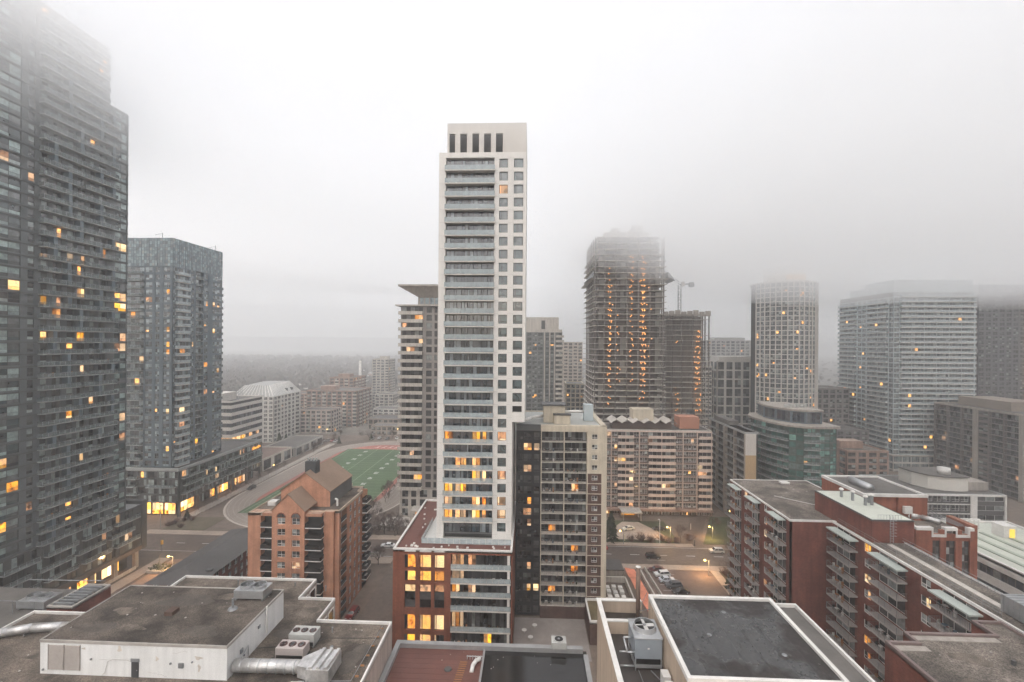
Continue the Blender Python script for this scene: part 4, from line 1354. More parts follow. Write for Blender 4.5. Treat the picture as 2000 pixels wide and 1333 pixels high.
MB().box(36, 58, 224, 250, 121.5, 124.0).box(40, 44, 225, 240, 124.0, 126.5).box(50, 55, 225, 240, 124.0, 127.5).build('formwork', CONC, r1)
tp = [MB().box(0, w, 0, 0.2, 0, 2.5).mesh('tarp_panel', mat('grey tarp', (0.36, 0.34, 0.31), 0.9)) for w in (1.6, 2.4, 3.2)]
for k in range(0, 40):
    for x in (33.5, 44, 61):
        if random.random() < 0.6:
            put(r1, 'tarp_panel', random.choice(tp), (x, 223.5, 3.02 + 2.88 * k))
# lower enclosed storeys
mb = MB()
r2 = bare_tower('unfinished_tower', 'shorter unfinished tower with a crane on its roof and a glowing hoist shaft', 72, 97, 247, 280, 3, 2.84, 29, [72.8, 77, 82, 88, 93, 96.4], 30, [(91, 8, 26, 1.0), (92, 8, 26, 1.0), (90, 6, 25, 0.6), (80, 8, 24, 0.4)], outrig=(28, 29), grey=CONCW, corem=mat('pale core wall', (0.33, 0.29, 0.255), 0.9, 0.2, streak=0.2))
stack(F(r2, 84.5, 246.8, 0), 4.4, 8, 2.84, 9, [(0.2, 4.2, 'w', 3)], GREYPANEL, G_FAR, GREYPANEL, wallname='glazed_bay')
mb = MB()
for k in range(8):
    mb.box(71.5 + k * 3.2, 74.3 + k * 3.2, 246.2, 246.5, 84.2, 86.6 + (k % 3) * 0.4)
mb.build('formwork', CONC, r2)
# tower crane on it
def crane(x, y, z, h, jib, ang, label, lean=18):
    r_ = root('tower_crane', (x, y, z), label, 'crane')
    mb = MB()
    for dx, dy in ((-0.7, -0.7), (0.7, -0.7), (0.7, 0.7), (-0.7, 0.7)):
        mb.tube((x + dx, y + dy, z), (x + dx, y + dy, z + h), 0.12, 0.12, 4)
    n = int(h / 1.5)
    for i in range(n):
        za, zb = z + i * h / n, z + (i + 1) * h / n
        s = 1 if i % 2 else -1
        mb.tube((x - 0.7 * s, y - 0.7, za), (x + 0.7 * s, y - 0.7, zb), 0.07, 0.07, 4)
        mb.tube((x - 0.7, y - 0.7 * s, za), (x - 0.7, y + 0.7 * s, zb), 0.07, 0.07, 4)
    mb.build('mast', STEELD, r_)
    mb = MB()
    ca, sa = math.cos(ang), math.sin(ang)
    tl = math.tan(R(lean))
    top = Vector((x, y, z + h))
    for t in range(int(jib / 2)):
        a = top + Vector((ca, sa, tl)) * (t * 2.0)
        b = top + Vector((ca, sa, tl)) * (t * 2.0 + 2.0)
        up = Vector((0, 0, 1.2))
        mb.tube(a, b, 0.12, 0.12, 4).tube(a + up, b + up, 0.12, 0.12, 4).tube(a, b + up, 0.08, 0.08, 4)
    mb.build('jib', STEELD, r_)
    mb = MB()
    back = top - Vector((ca, sa, 0)) * 6
    mb.tube(top, back, 0.35, 0.35, 5)
    mb.box(back.x - 1.2, back.x + 1.2, back.y - 1, back.y + 1, back.z - 1.6, back.z + 0.8)
    mb.build('counterweight', STEELD, r_)
    MB().box(x + 0.8, x + 2.4, y - 1.2, y + 0.4, z + h - 1.0, z + h + 1.4).build('cab', WALLW, r_)
    return r_
crane(82, 252, 86, 16, 12, R(160), 'tower crane standing on the shorter unfinished tower', 40)
# ------------------------------------------------------------------ towers in the haze, right of the white tower
rt = root('apartment_tower', (8, 275, 0), 'dark tower with plain concrete top box just right of the white tower', 'tower')
core(rt, -5, 18.2, 265.5, 290, 0, 75.4, DARKCORE)
f = F(rt, -5.4, 265, 0)
stack(f, 24, 6, 2.78, 25, [(0.5, 2.9, 'w', 2), (3.6, 6.0, 'w', 2), (6.7, 9.2, 'w', 2), (9.9, 12.6, 'w', 2), (14.4, 16.2, 'w', 1), (17.2, 19.0, 'w', 1), (20.2, 23.8, 'b', 2, {'dep': 1.3, 'e1': 1.2})], mat('grey green wall', (0.17, 0.18, 0.175), 0.7, 0.12), G_FAR, GREYPANEL, bal=('solid', CONCW, CONCW), cd=0.4)
mb = MB()
for u in (13.4, 16.5, 19.3):
    f.box(mb, u, u + 0.55, 0.0, 0.4, 0, 76)
mb.build('pilaster', CONCW, rt)
MB().box(-4.8, 18.6, 265.2, 288, 75.5, 77.2).box(-3, 16.6, 266.2, 286, 77.2, 84.4).build('concrete_top', CONCW, rt)
MB().box(6.4, 8.6, 266.05, 266.2, 77.4, 82.5).build('louvre', DARKPANEL, rt)
def fartower(name, label, x0, x1, y0, y1, h, wall, g, fh, pitch, **kw):
    return midblock(name, label, x0, x1, y0, y1, h, wall, g, fh=fh, pitch=pitch, side='l', cat='tower', **kw)
WARMW = mat('warm pale wall', (0.50, 0.44, 0.38), 0.85, 0.1)
fartower('apartment_tower', 'hazy pale tower with balconies between the dark and the unfinished towers', 25, 46, 400, 425, 70, WARMW, G_SLAB, 2.9, 4.2, bal=('solid', WARMW, WARMW))
fartower('apartment_tower', 'lower tan block peeking out beside the unfinished tower', 24, 36, 300, 320, 42, BEIGE, G_SLAB, 2.9, 3.0)
fartower('apartment_tower', 'broad hazy slab far behind with a flat plant box on top', 168, 224, 450, 475, 73, mat('hazy grey wall', (0.42, 0.41, 0.40), 0.85, 0.1), G_FAR, 2.9, 4.5, pent=(182, 212, 455, 470))
fartower('apartment_tower', 'pale tower with white grid frames left of the round tower', 122, 149, 300, 322, 58, mat('white grid frame', (0.60, 0.57, 0.53), 0.8, 0.1), G_DARK, 5.6, 5.4, pent=(125, 146, 304, 318), sides=True)
fartower('apartment_tower', 'narrow tower with white fins behind the grid fronted tower', 112, 121, 305, 325, 54, mat('fin white', (0.58, 0.55, 0.5), 0.8, 0.1), G_DARK, 2.8, 2.2)
fartower('apartment_tower', 'grey brick block in the gap between the round tower and long glass tower', 172, 196, 285, 305, 42, mat('gap grey', (0.23, 0.21, 0.20), 0.85, 0.1), G_DARK, 2.9, 4.0)
fartower('apartment_block', 'darker low block in front of the grey brick gap block', 160, 186, 255, 272, 22, mat('gap dark', (0.16, 0.15, 0.15), 0.85, 0.1), G_DARK, 2.9, 4.0)
crane(196, 330, 42, 26, 30, R(60), 'hazy tower crane seen in the gap beside the long glass tower', 38)
# dark towers at the right edge
rt = fartower('apartment_tower', 'dark glass tower fading into the fog at the frame edge', 286, 345, 300, 330, 108, mat('dark wall', (0.10, 0.10, 0.105), 0.6, 0.1), G_DARK, 2.9, 4.0)
lm = MB().box(-0.45, 0.45, -0.3, 0.0, -0.5, 0.5).mesh('hoist_lamp', emit('hoist lamp', (1.0, 0.42, 0.1), 1.2))
for k in range(26):
    put(rt, 'hoist_lamp', lm, (314.8, 299.8, 33 + 2.6 * k))

# ------------------------------------------------------------------ round tower with white fins
rt = root('apartment_tower', (149, 278, 0), 'rounded tower with close white vertical fins dissolving in fog', 'tower')
pts = []
for i in range(9):
    a = R(180 + 12 + i * (156.0 / 8))
    pts.append((151.2 + 17.6 * math.cos(a), 277 + 17.0 * math.sin(a)))
FINW = mat('fin concrete', (0.64, 0.61, 0.57), 0.8, 0.08)
MB().prism([(151.2 + 16.9 * math.cos(R(a)), 277 + 16.3 * math.sin(R(a))) for a in range(0, 360, 15)], 0, 105).build('core', DARKCORE, rt)
fin = MB()
for (xa, ya), (xb, yb) in zip(pts, pts[1:]):
    L = math.hypot(xb - xa, yb - ya)
    fc = F(rt, xa, ya, math.degrees(math.atan2(yb - ya, xb - xa)))
    st = L / 2
    stack(fc, L, 14, 2.75, 33, [(i * st + 0.28, (i + 1) * st - 0.28, 'w', 2, {'sill': 0.25, 'head': 0.2}) for i in range(2)], FINW, G_FAR, SLABG, wallname='wall')
    for i in range(2):
        fc.box(fin, i * st - 0.22, i * st + 0.22, 0, 0.4, 10, 105.5)
fin.build('fin', FINW, rt)
MB().prism([(151.2 + 17.8 * math.cos(R(a)), 277 + 17.2 * math.sin(R(a))) for a in range(0, 360, 15)], 104.8, 105.6).prism([(152.5 + 11 * math.cos(R(a)), 278 + 11 * math.sin(R(a))) for a in range(0, 360, 15)], 105.6, 115).build('crown', FINW, rt)
mb = MB()
for i in range(8):
    mb.box(147.7 + i * 1.4, 148.6 + i * 1.4, 266.6, 266.8, 107, 110)
mb.build('crown_light', emit('soft crown glow', (1.0, 0.7, 0.45), 0.2), rt)

# ------------------------------------------------------------------ teal glass block with curved corner
rt = root('office_block', (108, 186, 0), 'teal glass block with curved balcony bands and grey glazed penthouse', 'building')
out = [(97.6, 203.0), (94.0, 196.0), (93.4, 190.0), (94.6, 181.0), (97.6, 174.0), (101.4, 171.2), (106.5, 170.2), (110.5, 170.4), (113.4, 171.4)]
MB().prism([(97.9, 203), (95.0, 196), (94.5, 190), (95.6, 181.6), (98.4, 175.0), (101.8, 172.3), (106.6, 171.2), (110.3, 171.4), (112.5, 172.2), (112.5, 203)], 0, 38, top=True).build('core', mat('dark teal core', (0.02, 0.035, 0.033), 0.8), rt)
TEALP = mat('teal spandrel', (0.06, 0.085, 0.08), 0.35, 0.15)
for si, ((xa, ya), (xb, yb)) in enumerate(zip(out, out[1:])):
    L = math.hypot(xb - xa, yb - ya)
    fc = F(rt, xa, ya, math.degrees(math.atan2(yb - ya, xb - xa)))
    n = max(1, int(L / 2.3))
    stack(fc, L, 3.6, 2.66, 13, [(i * L / n + 0.05, (i + 1) * L / n - 0.05, 'w', 2 if si > 4 else 1, {'sill': 0.3, 'head': 0.2, 'nr': 1 if si < 5 else 2}) for i in range(n)], TEALP, G_TEAL, DARKPANEL, cd=0.3)
    if si not in (4, 6, 7):
        me, subs = balcony(L - 0.06, 1.1, 'glass', SLABG, RG_CLEAR, 0.22)
        for k in range(1, 13):
            fc.put('balcony', me, 0.03, 0.0, 3.6 + 2.66 * k, subs)
fcr = F(rt, 113.4, 171.4, 90)
stack(fcr, 30, 3.6, 2.66, 13, [(i * 3 + 0.1, i * 3 + 2.9, 'w', 2) for i in range(10)], TEALP, G_TEAL, DARKPANEL, wallname='side_wall')
MB().prism([(97.0, 203.4), (92.9, 196.2), (92.3, 190), (93.6, 180.6), (96.8, 173.2), (101, 170.2), (106.5, 169.1), (111, 169.3), (114.2, 170.6), (114.2, 203.4)], 38.2, 39.0, bottom=True).build('roof_slab', CONC, rt)
po = [(98.6, 199.5), (96.6, 190.5), (97.6, 183.5), (100.4, 177.6), (104.5, 175.0), (110.5, 175.2)]
for (xa, ya), (xb, yb) in zip(po, po[1:]):
    L = math.hypot(xb - xa, yb - ya)
    stack(F(rt, xa, ya, math.degrees(math.atan2(yb - ya, xb - xa))), L, 39.0, 4.6, 1, [(0.5, L - 0.5, 'w', 3, {'nr': 1, 'sill': 0.4})], MIDPANEL, G_OFF, GREYPANEL, wallname='penthouse_wall')
MB().prism([(98.3, 199.6), (96.2, 190.5), (97.2, 183.2), (100.2, 177.2), (104.4, 174.5), (110.9, 174.7), (110.9, 199.6)], 43.6, 44.3, bottom=True).build('penthouse_roof', CONC, rt)
MB().prism([(99, 199), (97.2, 190.5), (98.2, 183.8), (101, 178.4), (104.9, 175.7), (110.2, 175.9), (110.2, 199)], 39, 43.6).build('penthouse_core', DARKCORE, rt)
mb = MB()
for i in range(6):
    mb.box(101 + i * 1.4, 102 + i * 1.4, 182, 184, 44.3, 45.2 + 0.3 * (i % 2))
mb.build('roof_unit', UNITGREY, rt)
mb = MB()
for i in range(5):
    mb.box(99.2 + i * 0.95, 99.9 + i * 0.95, 168.95, 169.0, 10.6, 11.3)
mb.box(98.9, 104.2, 168.9, 168.94, 10.2, 10.4).box(98.9, 104.2, 168.9, 168.94, 11.5, 11.7)
mb.build('wall_sign', emit('green sign glow', (0.15, 1.0, 0.2), 0.4), rt)

# ------------------------------------------------------------------ tan ended block receding beside the slab block
rt = root('apartment_block', (90, 186, 0), 'dark balcony block with blank tan end wall beside the teal block', 'building')
core(rt, 80.9, 84.4, 170.4, 203, 0, 36, DARKCORE)
f = F(rt, 79.5, 204, -90)
stack(f, 34, 0.5, 2.7, 13, [(0.5, 7.6, 'r', 4), (8.1, 15.4, 'r', 4), (16.8, 24.4, 'r', 4), (25, 33.2, 'r', 4)], CONC, G_DARK, DARKPANEL, cd=1.3, bal=('picket', SLABG, BLACKM), sill=0.1)
flat_roof(rt, rect(79.5, 84.6, 170, 204), 36.0, ROOFDARK, SLABG, 0.5, 0.3)
MB().box(79.7, 83.5, 169.8, 170.3, 0, 28).build('end_wall', mat('tan end wall', (0.45, 0.32, 0.18), 0.85, 0.1), rt)
MB().box(79.7, 83.5, 169.8, 170.3, 28, 35.9).build('end_wall_top', PRECASTG, rt)
MB().box(80.2, 84, 185, 200, 36.5, 38.2).build('roof_unit', ROOFDARK, rt)

# ------------------------------------------------------------------ long glass tower
rt = root('apartment_tower', (223, 278, 0), 'broad pale glass tower banded with thin balcony lines on the right', 'tower')
TX, TY, TW, TD = 201.7, 259.0, 43.8, 44.0
core(rt, TX + 0.5, TX + TW - 0.4, TY + 0.5, TY + TD, 0, 99, DARKCORE)
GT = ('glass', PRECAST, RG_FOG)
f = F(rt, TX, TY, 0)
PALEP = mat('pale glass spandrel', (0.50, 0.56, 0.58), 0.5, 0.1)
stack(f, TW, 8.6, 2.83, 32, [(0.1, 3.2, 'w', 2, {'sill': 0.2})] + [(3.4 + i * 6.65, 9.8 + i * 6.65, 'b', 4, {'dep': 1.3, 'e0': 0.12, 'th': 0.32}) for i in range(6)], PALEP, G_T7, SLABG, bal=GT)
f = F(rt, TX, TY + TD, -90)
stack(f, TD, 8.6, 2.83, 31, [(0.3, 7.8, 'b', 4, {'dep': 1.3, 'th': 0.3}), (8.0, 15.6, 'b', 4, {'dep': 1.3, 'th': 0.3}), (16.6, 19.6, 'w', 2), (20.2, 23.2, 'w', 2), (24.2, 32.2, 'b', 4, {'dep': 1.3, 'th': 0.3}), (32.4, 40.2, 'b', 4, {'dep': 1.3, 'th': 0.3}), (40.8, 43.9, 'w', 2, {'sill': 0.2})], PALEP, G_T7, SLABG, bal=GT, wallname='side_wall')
MB().box(TX + 0.6, TX + TW - 0.6, TY + 1, TY + 23, 99, 105.8).box(TX + 4, TX + 42, TY + 23, TY + 40, 97, 103.8).build('plant_room', PALEP, rt)
stack(F(rt, TX - 2, TY - 3, 0), 47.5, -3.2, 3.9, 3, [(0.3 + i * 4.7, 4.7 + i * 4.7, 'w', 4, {'nr': 1}) for i in range(10)], PRECASTG, G_T7, SLABG, wallname='podium_wall')
stack(F(rt, TX - 2, TY + TD, -90), 47, -3.2, 3.9, 3, [(0.3 + i * 4.7, 4.7 + i * 4.7, 'w', 4, {'nr': 1}) for i in range(10)], PRECASTG, G_T7, SLABG, wallname='podium_side_wall')
core(rt, TX - 1.5, TX + 45, TY - 2.5, TY + TD, -1, 8.3, DARKCORE, 'podium_core')
MB().box(TX - 2.2, TX + 45.7, TY - 3.2, TY + TD, 8.3, 8.58).build('podium_roof', CONC, rt)

# ------------------------------------------------------------------ brown slab with balcony rows at the right edge
rt = root('apartment_block', (232, 228, 0), 'long dark brown balcony slab with pale piers at the frame edge', 'building')
BX, BY0, BY1, BZ = 217.6, 207.8, 252.0, 38.5
core(rt, BX + 1.7, BX + 26, BY0 + 0.4, BY1, 0, BZ - 0.4, DARKCORE)
f = F(rt, BX, BY1, -90)
BRG = mat('brown grey edge', (0.17, 0.145, 0.13), 0.85, 0.12)
stack(f, 44.2, 0.8, 2.66, 14, [(0.6, 7.4, 'r', 4), (7.9, 15.0, 'r', 4), (15.5, 21.6, 'r', 4), (24.2, 28.6, 'w', 2, {'sill': 0.7}), (29.2, 35.6, 'r', 4), (36.1, 42.6, 'r', 4)], BRG, G_DARK, DARKPANEL, cd=1.5, bal=('picket', mat('brown slab edge', (0.24, 0.215, 0.20), 0.85, 0.12), BLACKM))
mb = MB()
f.box(mb, 21.7, 24.0, 0, 0.5, 0, BZ)
f.box(mb, 42.7, 44.6, 0, 0.5, 0, BZ)
mb.build('pier', CONC, rt)
stack(F(rt, BX, BY0, 0), 26, 0.8, 2.66, 14, [(2 + i * 4.5, 4.6 + i * 4.5, 'w', 2) for i in range(5)], BRICKB, G_SLAB, WHITECAP, wallname='end_wall')
flat_roof(rt, rect(BX, BX + 26, BY0, BY1), BZ - 0.2, ROOFDARK, CONC, 0.7, 0.4)
MB().box(BX + 9, BX + 26, BY0 + 14, BY1 - 4, BZ - 0.1, BZ + 4.2).build('penthouse', mat('tan penthouse', (0.28, 0.235, 0.195), 0.85, 0.12), rt)
lm = MB().box(-0.9, 0.9, -0.1, 0.0, 0.1, 1.9).mesh('lit_room', LIT_P)
for u, k in ((6.2, 8), (20.4, 6), (20.2, 4), (4.6, 7), (41, 3), (12, 2)):
    f.put('lit_room', lm, u, -1.2, 0.8 + 2.66 * k)

# ------------------------------------------------------------------ pinkish block and white block with curved penthouse
midblock('apartment_block', 'pinkish tan block with narrow windows below the long glass tower', 140, 158, 205, 222, 22, BRICKK, G_SLAB, fh=2.75, pitch=4.5, side='l', roofm=GRAVEL2, pent=(142, 152, 212, 218))
rt = root('office_block', (155, 176, 0), 'white and dark block with a curved white penthouse behind the brick roofs', 'building')
core(rt, 133.4, 166.6, 165.5, 188, 0, 16, DARKCORE)
f = F(rt, 133, 165, 0)
stack(f, 34, 0, 3.3, 5, [(0.5 + i * 3.05, 3.1 + i * 3.05, 'w', 2, {'sill': 0.9}) for i in range(7)] + [(24.4, 33.4, 'w', 3, {'sill': 1.2, 'nr': 1})], mat('black white wall', (0.09, 0.085, 0.085), 0.7, 0.15), G_DARK, WHITECAP)
mb = MB()
f.box(mb, 22.0, 24.2, 0, 0.3, 0, 16.3)
f.box(mb, 33.5, 34, 0, 0.4, 0, 16.3)
f.box(mb, 0, 34, 0.0, 0.4, 16.1, 16.7)
for k in range(5):
    f.box(mb, 0, 22, 0, 0.2, 3.3 * k - 0.15, 3.3 * k + 0.15)
mb.build('white_band', WHITECAP, rt)
flat_roof(rt, rect(133, 167, 165, 188), 16.5, ROOFDARK, SLABG, 0.3, 0.4)
MB().prism([(144, 176), (146, 171.5), (150, 169), (155, 168.4), (158, 169), (158, 182), (144, 182)], 16.6, 21.4, 0).build('curved_penthouse', mat('white penthouse', (0.66, 0.63, 0.58), 0.8, 0.08), rt)
MB().prism([(143.7, 176), (145.7, 171.2), (149.8, 168.6), (155, 168), (158.4, 168.7), (158.4, 182), (143.7, 182)], 21.4, 21.8).build('penthouse_roof', ROOFDARK, rt)
MB().box(158.5, 166, 170, 180, 16.6, 19.6).build('plant_room', CONC, rt)
MB().tube((153, 173, 21.8), (153, 173, 24), 1.9, 1.9, 14).build('roof_drum', WHITECAP, rt, True)

# ------------------------------------------------------------------ long red brick apartment block on the right
rt = root('apartment_block', (66, 90, 0), 'long dark red brick apartment block with stacked railed balconies', 'building')
ZR = 33.5
PICK = mat('grey picket', (0.22, 0.20, 0.19), 0.5, 0.1, metal=0.4)
SLABB = mat('balcony concrete', (0.36, 0.33, 0.31), 0.85, 0.12)
FHR = 2.75
def brick_face(f_, W, doors, wins_, n=12, z0=0.4, litf=None, nm='wall', cd=1.7):
    cols_ = [(a, b, 'r', 3, {'sill': 0.1}) for a, b in doors] + [(a, b, 'w', 2, {'sill': 0.95, 'head': 0.45, 'nr': 2}) for a, b in wins_]
    stack(f_, W, z0, FHR, n, cols_, BRICKR, G_BR, WHITECAP, cd=cd, bal=('picket', SLABB, PICK), lit=litf, wallname=nm, spand=-0.02)
    return cols_
core(rt, 54.3, 71.5, 93.3, 119.8, 0, 33.3, DARKCORE)
f = F(rt, 52.5, 120.1, -90)            # u = 120.1 - Y
la = {(11, 1): 'o', (10, 3): 'y', (8, 3): 'w', (5, 3): 'o', (9, 3): 'w', (7, 1): 'p'}
cols_ = [(2.4, 6.2, 'w', 3, {'sill': 0.15, 'nr': 1}), (7.8, 9.2, 'w', 2, {'sill': 0.95}), (11.4, 15.0, 'w', 3, {'sill': 0.15, 'nr': 1}), (17.0, 18.3, 'w', 2, {'sill': 0.95}), (20.8, 25.8, 'w', 3, {'sill': 0.15, 'nr': 1})]
stack(f, 27.2, 0.4, FHR, 12, cols_, BRICKR, G_BR, WHITECAP, cd=0.4, lit=lambda k, c: la.get((k, c)), spand=-0.02)
bme, bsub = balcony(5.6, 1.5, 'picket', SLABB, PICK, 0.2)
bm2, bsub2 = balcony(4.4, 1.5, 'picket', SLABB, PICK, 0.2)
aw = MB().box(0, 5.0, -1.6, -0.01, 0, 0.2).mesh('balcony_roof', mat('pale green balcony roof', (0.42, 0.46, 0.43), 0.6, 0.12))
for k in range(12):
    z = 0.4 + FHR * k
    f.put('balcony', bm2, 1.9, 0.0, z, bsub2)
    f.put('balcony', bm2, 11.0, 0.0, z, bsub2)
    f.put('balcony', bme, 20.4, 0.0, z, bsub)
for u in (1.6, 10.8, 20.6):
    f.put('balcony_roof', aw, u, 0.0, ZR - 0.75)
fe = F(rt, 52.5, 92.9, 0)
mb = MB()
fe.box(mb, 0, 8.3, -0.35, 0, 0, ZR)
mb.build('end_wall', BRICKR, rt)
flat_roof(rt, [(52.4, 92.8), (60.9, 92.8), (72, 92.8), (72, 120.2), (52.4, 120.2)], ZR, GRAVEL2, WHITECAP, 0.12, 0.25, name='roof')
mb = MB()
for x, y in ((63.2, 101.5), (64.2, 101.5)):
    mb.tube((x, y, ZR), (x, y, ZR + 0.7), 0.45, 0.45, 10)
mb.path([(57, 107.5, ZR + 0.1), (63, 101.8, ZR + 0.1), (70, 95.4, ZR + 0.1)], 0.06, 5)
mb.build('roof_vent', WHITECAP, rt)
MB().box(64, 66, 117, 118.5, ZR, ZR + 0.35).build('roof_hatch', WHITECAP, rt)
# second, nearer wing
core(rt, 62.5, 67.0, 56.5, 92.7, 0, 33.2, DARKCORE, 'wing_core')
f = F(rt, 60.7, 92.8, -90)             # u = 92.8 - Y
lb2 = {(11, 1): 'y', (8, 1): 'o', (9, 1): 'w', (10, 3): 'w', (5, 1): 'o', (4, 1): 'o'}
cols_ = [(1.2, 6.4, 'w', 3, {'sill': 0.15, 'nr': 1}), (8.6, 10.2, 'w', 2, {'sill': 0.95}), (12.0, 17.6, 'w', 3, {'sill': 0.15, 'nr': 1}), (20.4, 22.2, 'w', 2, {'sill': 0.95}), (24.0, 29.4, 'w', 3, {'sill': 0.15, 'nr': 1}), (31.5, 33.0, 'w', 2, {'sill': 0.95})]
stack(f, 36, 0.4, FHR, 12, cols_, BRICKR, G_BR, WHITECAP, cd=0.4, lit=lambda k, c: lb2.get((k, c)), wallname='wing_wall', spand=-0.02)
b3, s3 = balcony(6.2, 1.7, 'picket', SLABB, PICK, 0.22)
aw2 = MB().box(0, 6.4, -1.8, -0.01, 0, 0.25).mesh('balcony_roof', MATS['pale green balcony roof'])
for u in (0.9, 11.8, 23.8):
    for k in range(12):
        f.put('balcony', b3, u, 0.0, 0.4 + FHR * k, s3)
    f.put('balcony_roof', aw2, u - 0.1, 0.0, ZR - 1.0)
flat_roof(rt, [(60.6, 57), (67.2, 57), (67.2, 92.7), (60.6, 92.7)], ZR, GRAVEL2, WHITECAP, 0.15, 0.3, name='wing_roof')
MB().box(63.2, 64.2, 60, 82.3, ZR + 0.004, ZR + 0.14).build('roof_walkway', CONCW, rt)
mb = MB()
for x, a, b in ((61.3, 61, 92), (65.6, 60, 82), (66.6, 60, 84)):
    mb.path([(x, a, ZR + 0.9), (x, b, ZR + 0.9)], 0.035, 5)
    mb.path([(x, a, ZR + 0.5), (x, b, ZR + 0.5)], 0.03, 5)
    y = a
    while y < b:
        mb.tube((x, y, ZR), (x, y, ZR + 0.9), 0.03, 0.03, 4)
        y += 2.4
mb.build('roof_railing', STEELD, rt)
# penthouse with ladder, pale green deck and flues
MB().box(61.3, 68.6, 83.2, 99.4, ZR - 0.2, 37.5).build('penthouse', BRICKR, rt)
flat_roof(rt, rect(61.25, 68.65, 83.15, 99.45), 37.54, GREENROOF, DARKPANEL, 0.06, 0.15, name='penthouse_roof')
mb = MB()
for x in (64.3, 64.9):
    mb.tube((x, 83.0, 33.6), (x, 83.0, 38.4), 0.04, 0.04, 5)
for i in range(15):
    mb.tube((64.3, 83.0, 33.8 + i * 0.3), (64.9, 83.0, 33.8 + i * 0.3), 0.03, 0.03, 4)
for i in range(6):
    zc = 35 + i * 0.55
    mb.path([(64.2, 83.0, zc), (64.2, 82.4, zc), (65.0, 82.4, zc), (65.0, 83.0, zc)], 0.025, 4)
mb.build('ladder', STEEL, rt)
mb = MB()
mb.path([(62.5, 83.4, 38.4), (66.5, 83.4, 38.4)], 0.03, 4)
for i in range(9):
    mb.tube((62.5 + i * 0.5, 83.4, 37.5), (62.5 + i * 0.5, 83.4, 38.4), 0.025, 0.025, 4)
mb.build('guard_rail', STEELD, rt)
for i, (x, y, h) in enumerate(((64.2, 95.5, 1.6), (65.0, 93.4, 1.8), (65.6, 90.8, 1.7), (67.0, 91.0, 2.0), (67.4, 92.4, 1.5))):
    fl = MB().tube((x, y, 37.5), (x, y, 37.5 + h), 0.26, 0.26, 8).build('flue', STEELD, rt)
    MB().tube((x, y, 37.5 + h), (x, y, 37.8 + h), 0.46, 0.3, 10).build('flue_cap', WHITECAP, fl)
# second penthouse group behind
MB().box(71.6, 84.6, 100.2, 113.5, 26, 36.6).box(78.8, 84.8, 99.6, 100.2, 26, 36.6).build('rear_penthouse', BRICKO, rt)
flat_roof(rt, [(71.5, 99.5), (84.9, 99.5), (84.9, 113.6), (71.5, 113.6)], 36.65, ROOFDARK, WHITECAP, 0.35, 0.5, name='rear_penthouse_roof')
MB().tube((75.5, 103, 37.2), (75.5, 109, 37.2), 0.85, 0.85, 12).build('duct_drum', STEEL, rt, True)
MB().box(79.6, 81.2, 98.9, 99.5, 33.1, 34.6).build('wall_unit', WHITECAP, rt)

# ------------------------------------------------------------------ brick block with notched white trim
rt = root('apartment_block', (82, 98, 0), 'orange brick block with notched white roof trim and tall dark windows', 'building')
core(rt, 77.0, 87.4, 93.0, 104, 0, 31.4, DARKCORE)
f = F(rt, 76.6, 92.4, 0)
mb = MB()
u = 0
W_ = [(3.1, 4.6), (5.7, 7.5), (8.7, 10.2)]
for a, b in W_ + [(11.0, 11.0)]:
    f.box(mb, u, a, -0.55, 0, 0, 32.4)
    u = b
for a, b in W_:
    f.box(mb, a, b, -0.55, -0.03, 30.3, 31.6)
    f.box(mb, a, b, -0.55, -0.03, 20.5, 22.0)
    f.box(mb, a, b, -0.55, -0.03, 0, 4.0)
f.box(mb, 11.0, 12.2, -6, -0.6, 0, 33.2)
mb.build('wall', BRICKO, rt)
for a, b in W_:
    for z0, z1 in ((22.0, 26.1), (26.15, 30.3), (4.0, 12.0), (12.1, 20.5)):
        f.put('window', win(b - a, z1 - z0, 2, 3, G_BR[None], mat('bronze frame', (0.09, 0.06, 0.05), 0.5), 0.09), a, -0.3, z0)
tr = [(0, 2.9, 32.3), (2.9, 3.2, 31.0), (3.2, 5.4, 31.0), (5.4, 5.7, 31.0), (5.7, 7.5, 32.3), (7.5, 7.8, 31.0), (7.8, 9.9, 31.0), (9.9, 10.2, 31.0), (10.2, 11.0, 32.3)]
mb = MB()
for a, b, z in tr:
    tall = (b - a) < 0.35
    f.box(mb, a, b, -0.75, 0.08, z, 32.9 if tall else z + 0.55)
f.box(mb, 0, 0.6, -12, -0.8, 32.3, 32.9)
mb.build('roof_trim', WHITECAP, rt)
MB().box(77.2, 87.5, 93.2, 104, 31.4, 31.5).build('roof', GRAVEL2, rt)
mb = MB()
mb.path([(80.2, 101, 32.3), (81.5, 100, 32.4), (83.4, 100.2, 32.3)], 0.75, 8)
mb.path([(83.4, 100.2, 32.3), (85.4, 97.2, 32.2)], 0.5, 8)
mb.build('wrapped_duct', FOIL, rt, True)
mb = MB()
for i in range(4):
    mb.path([(84.2 + i * 0.8, 103, 33.2), (86.2 + i * 0.5, 94, 32.6)], 0.06, 4)
mb.build('roof_pipe', STEELD, rt)

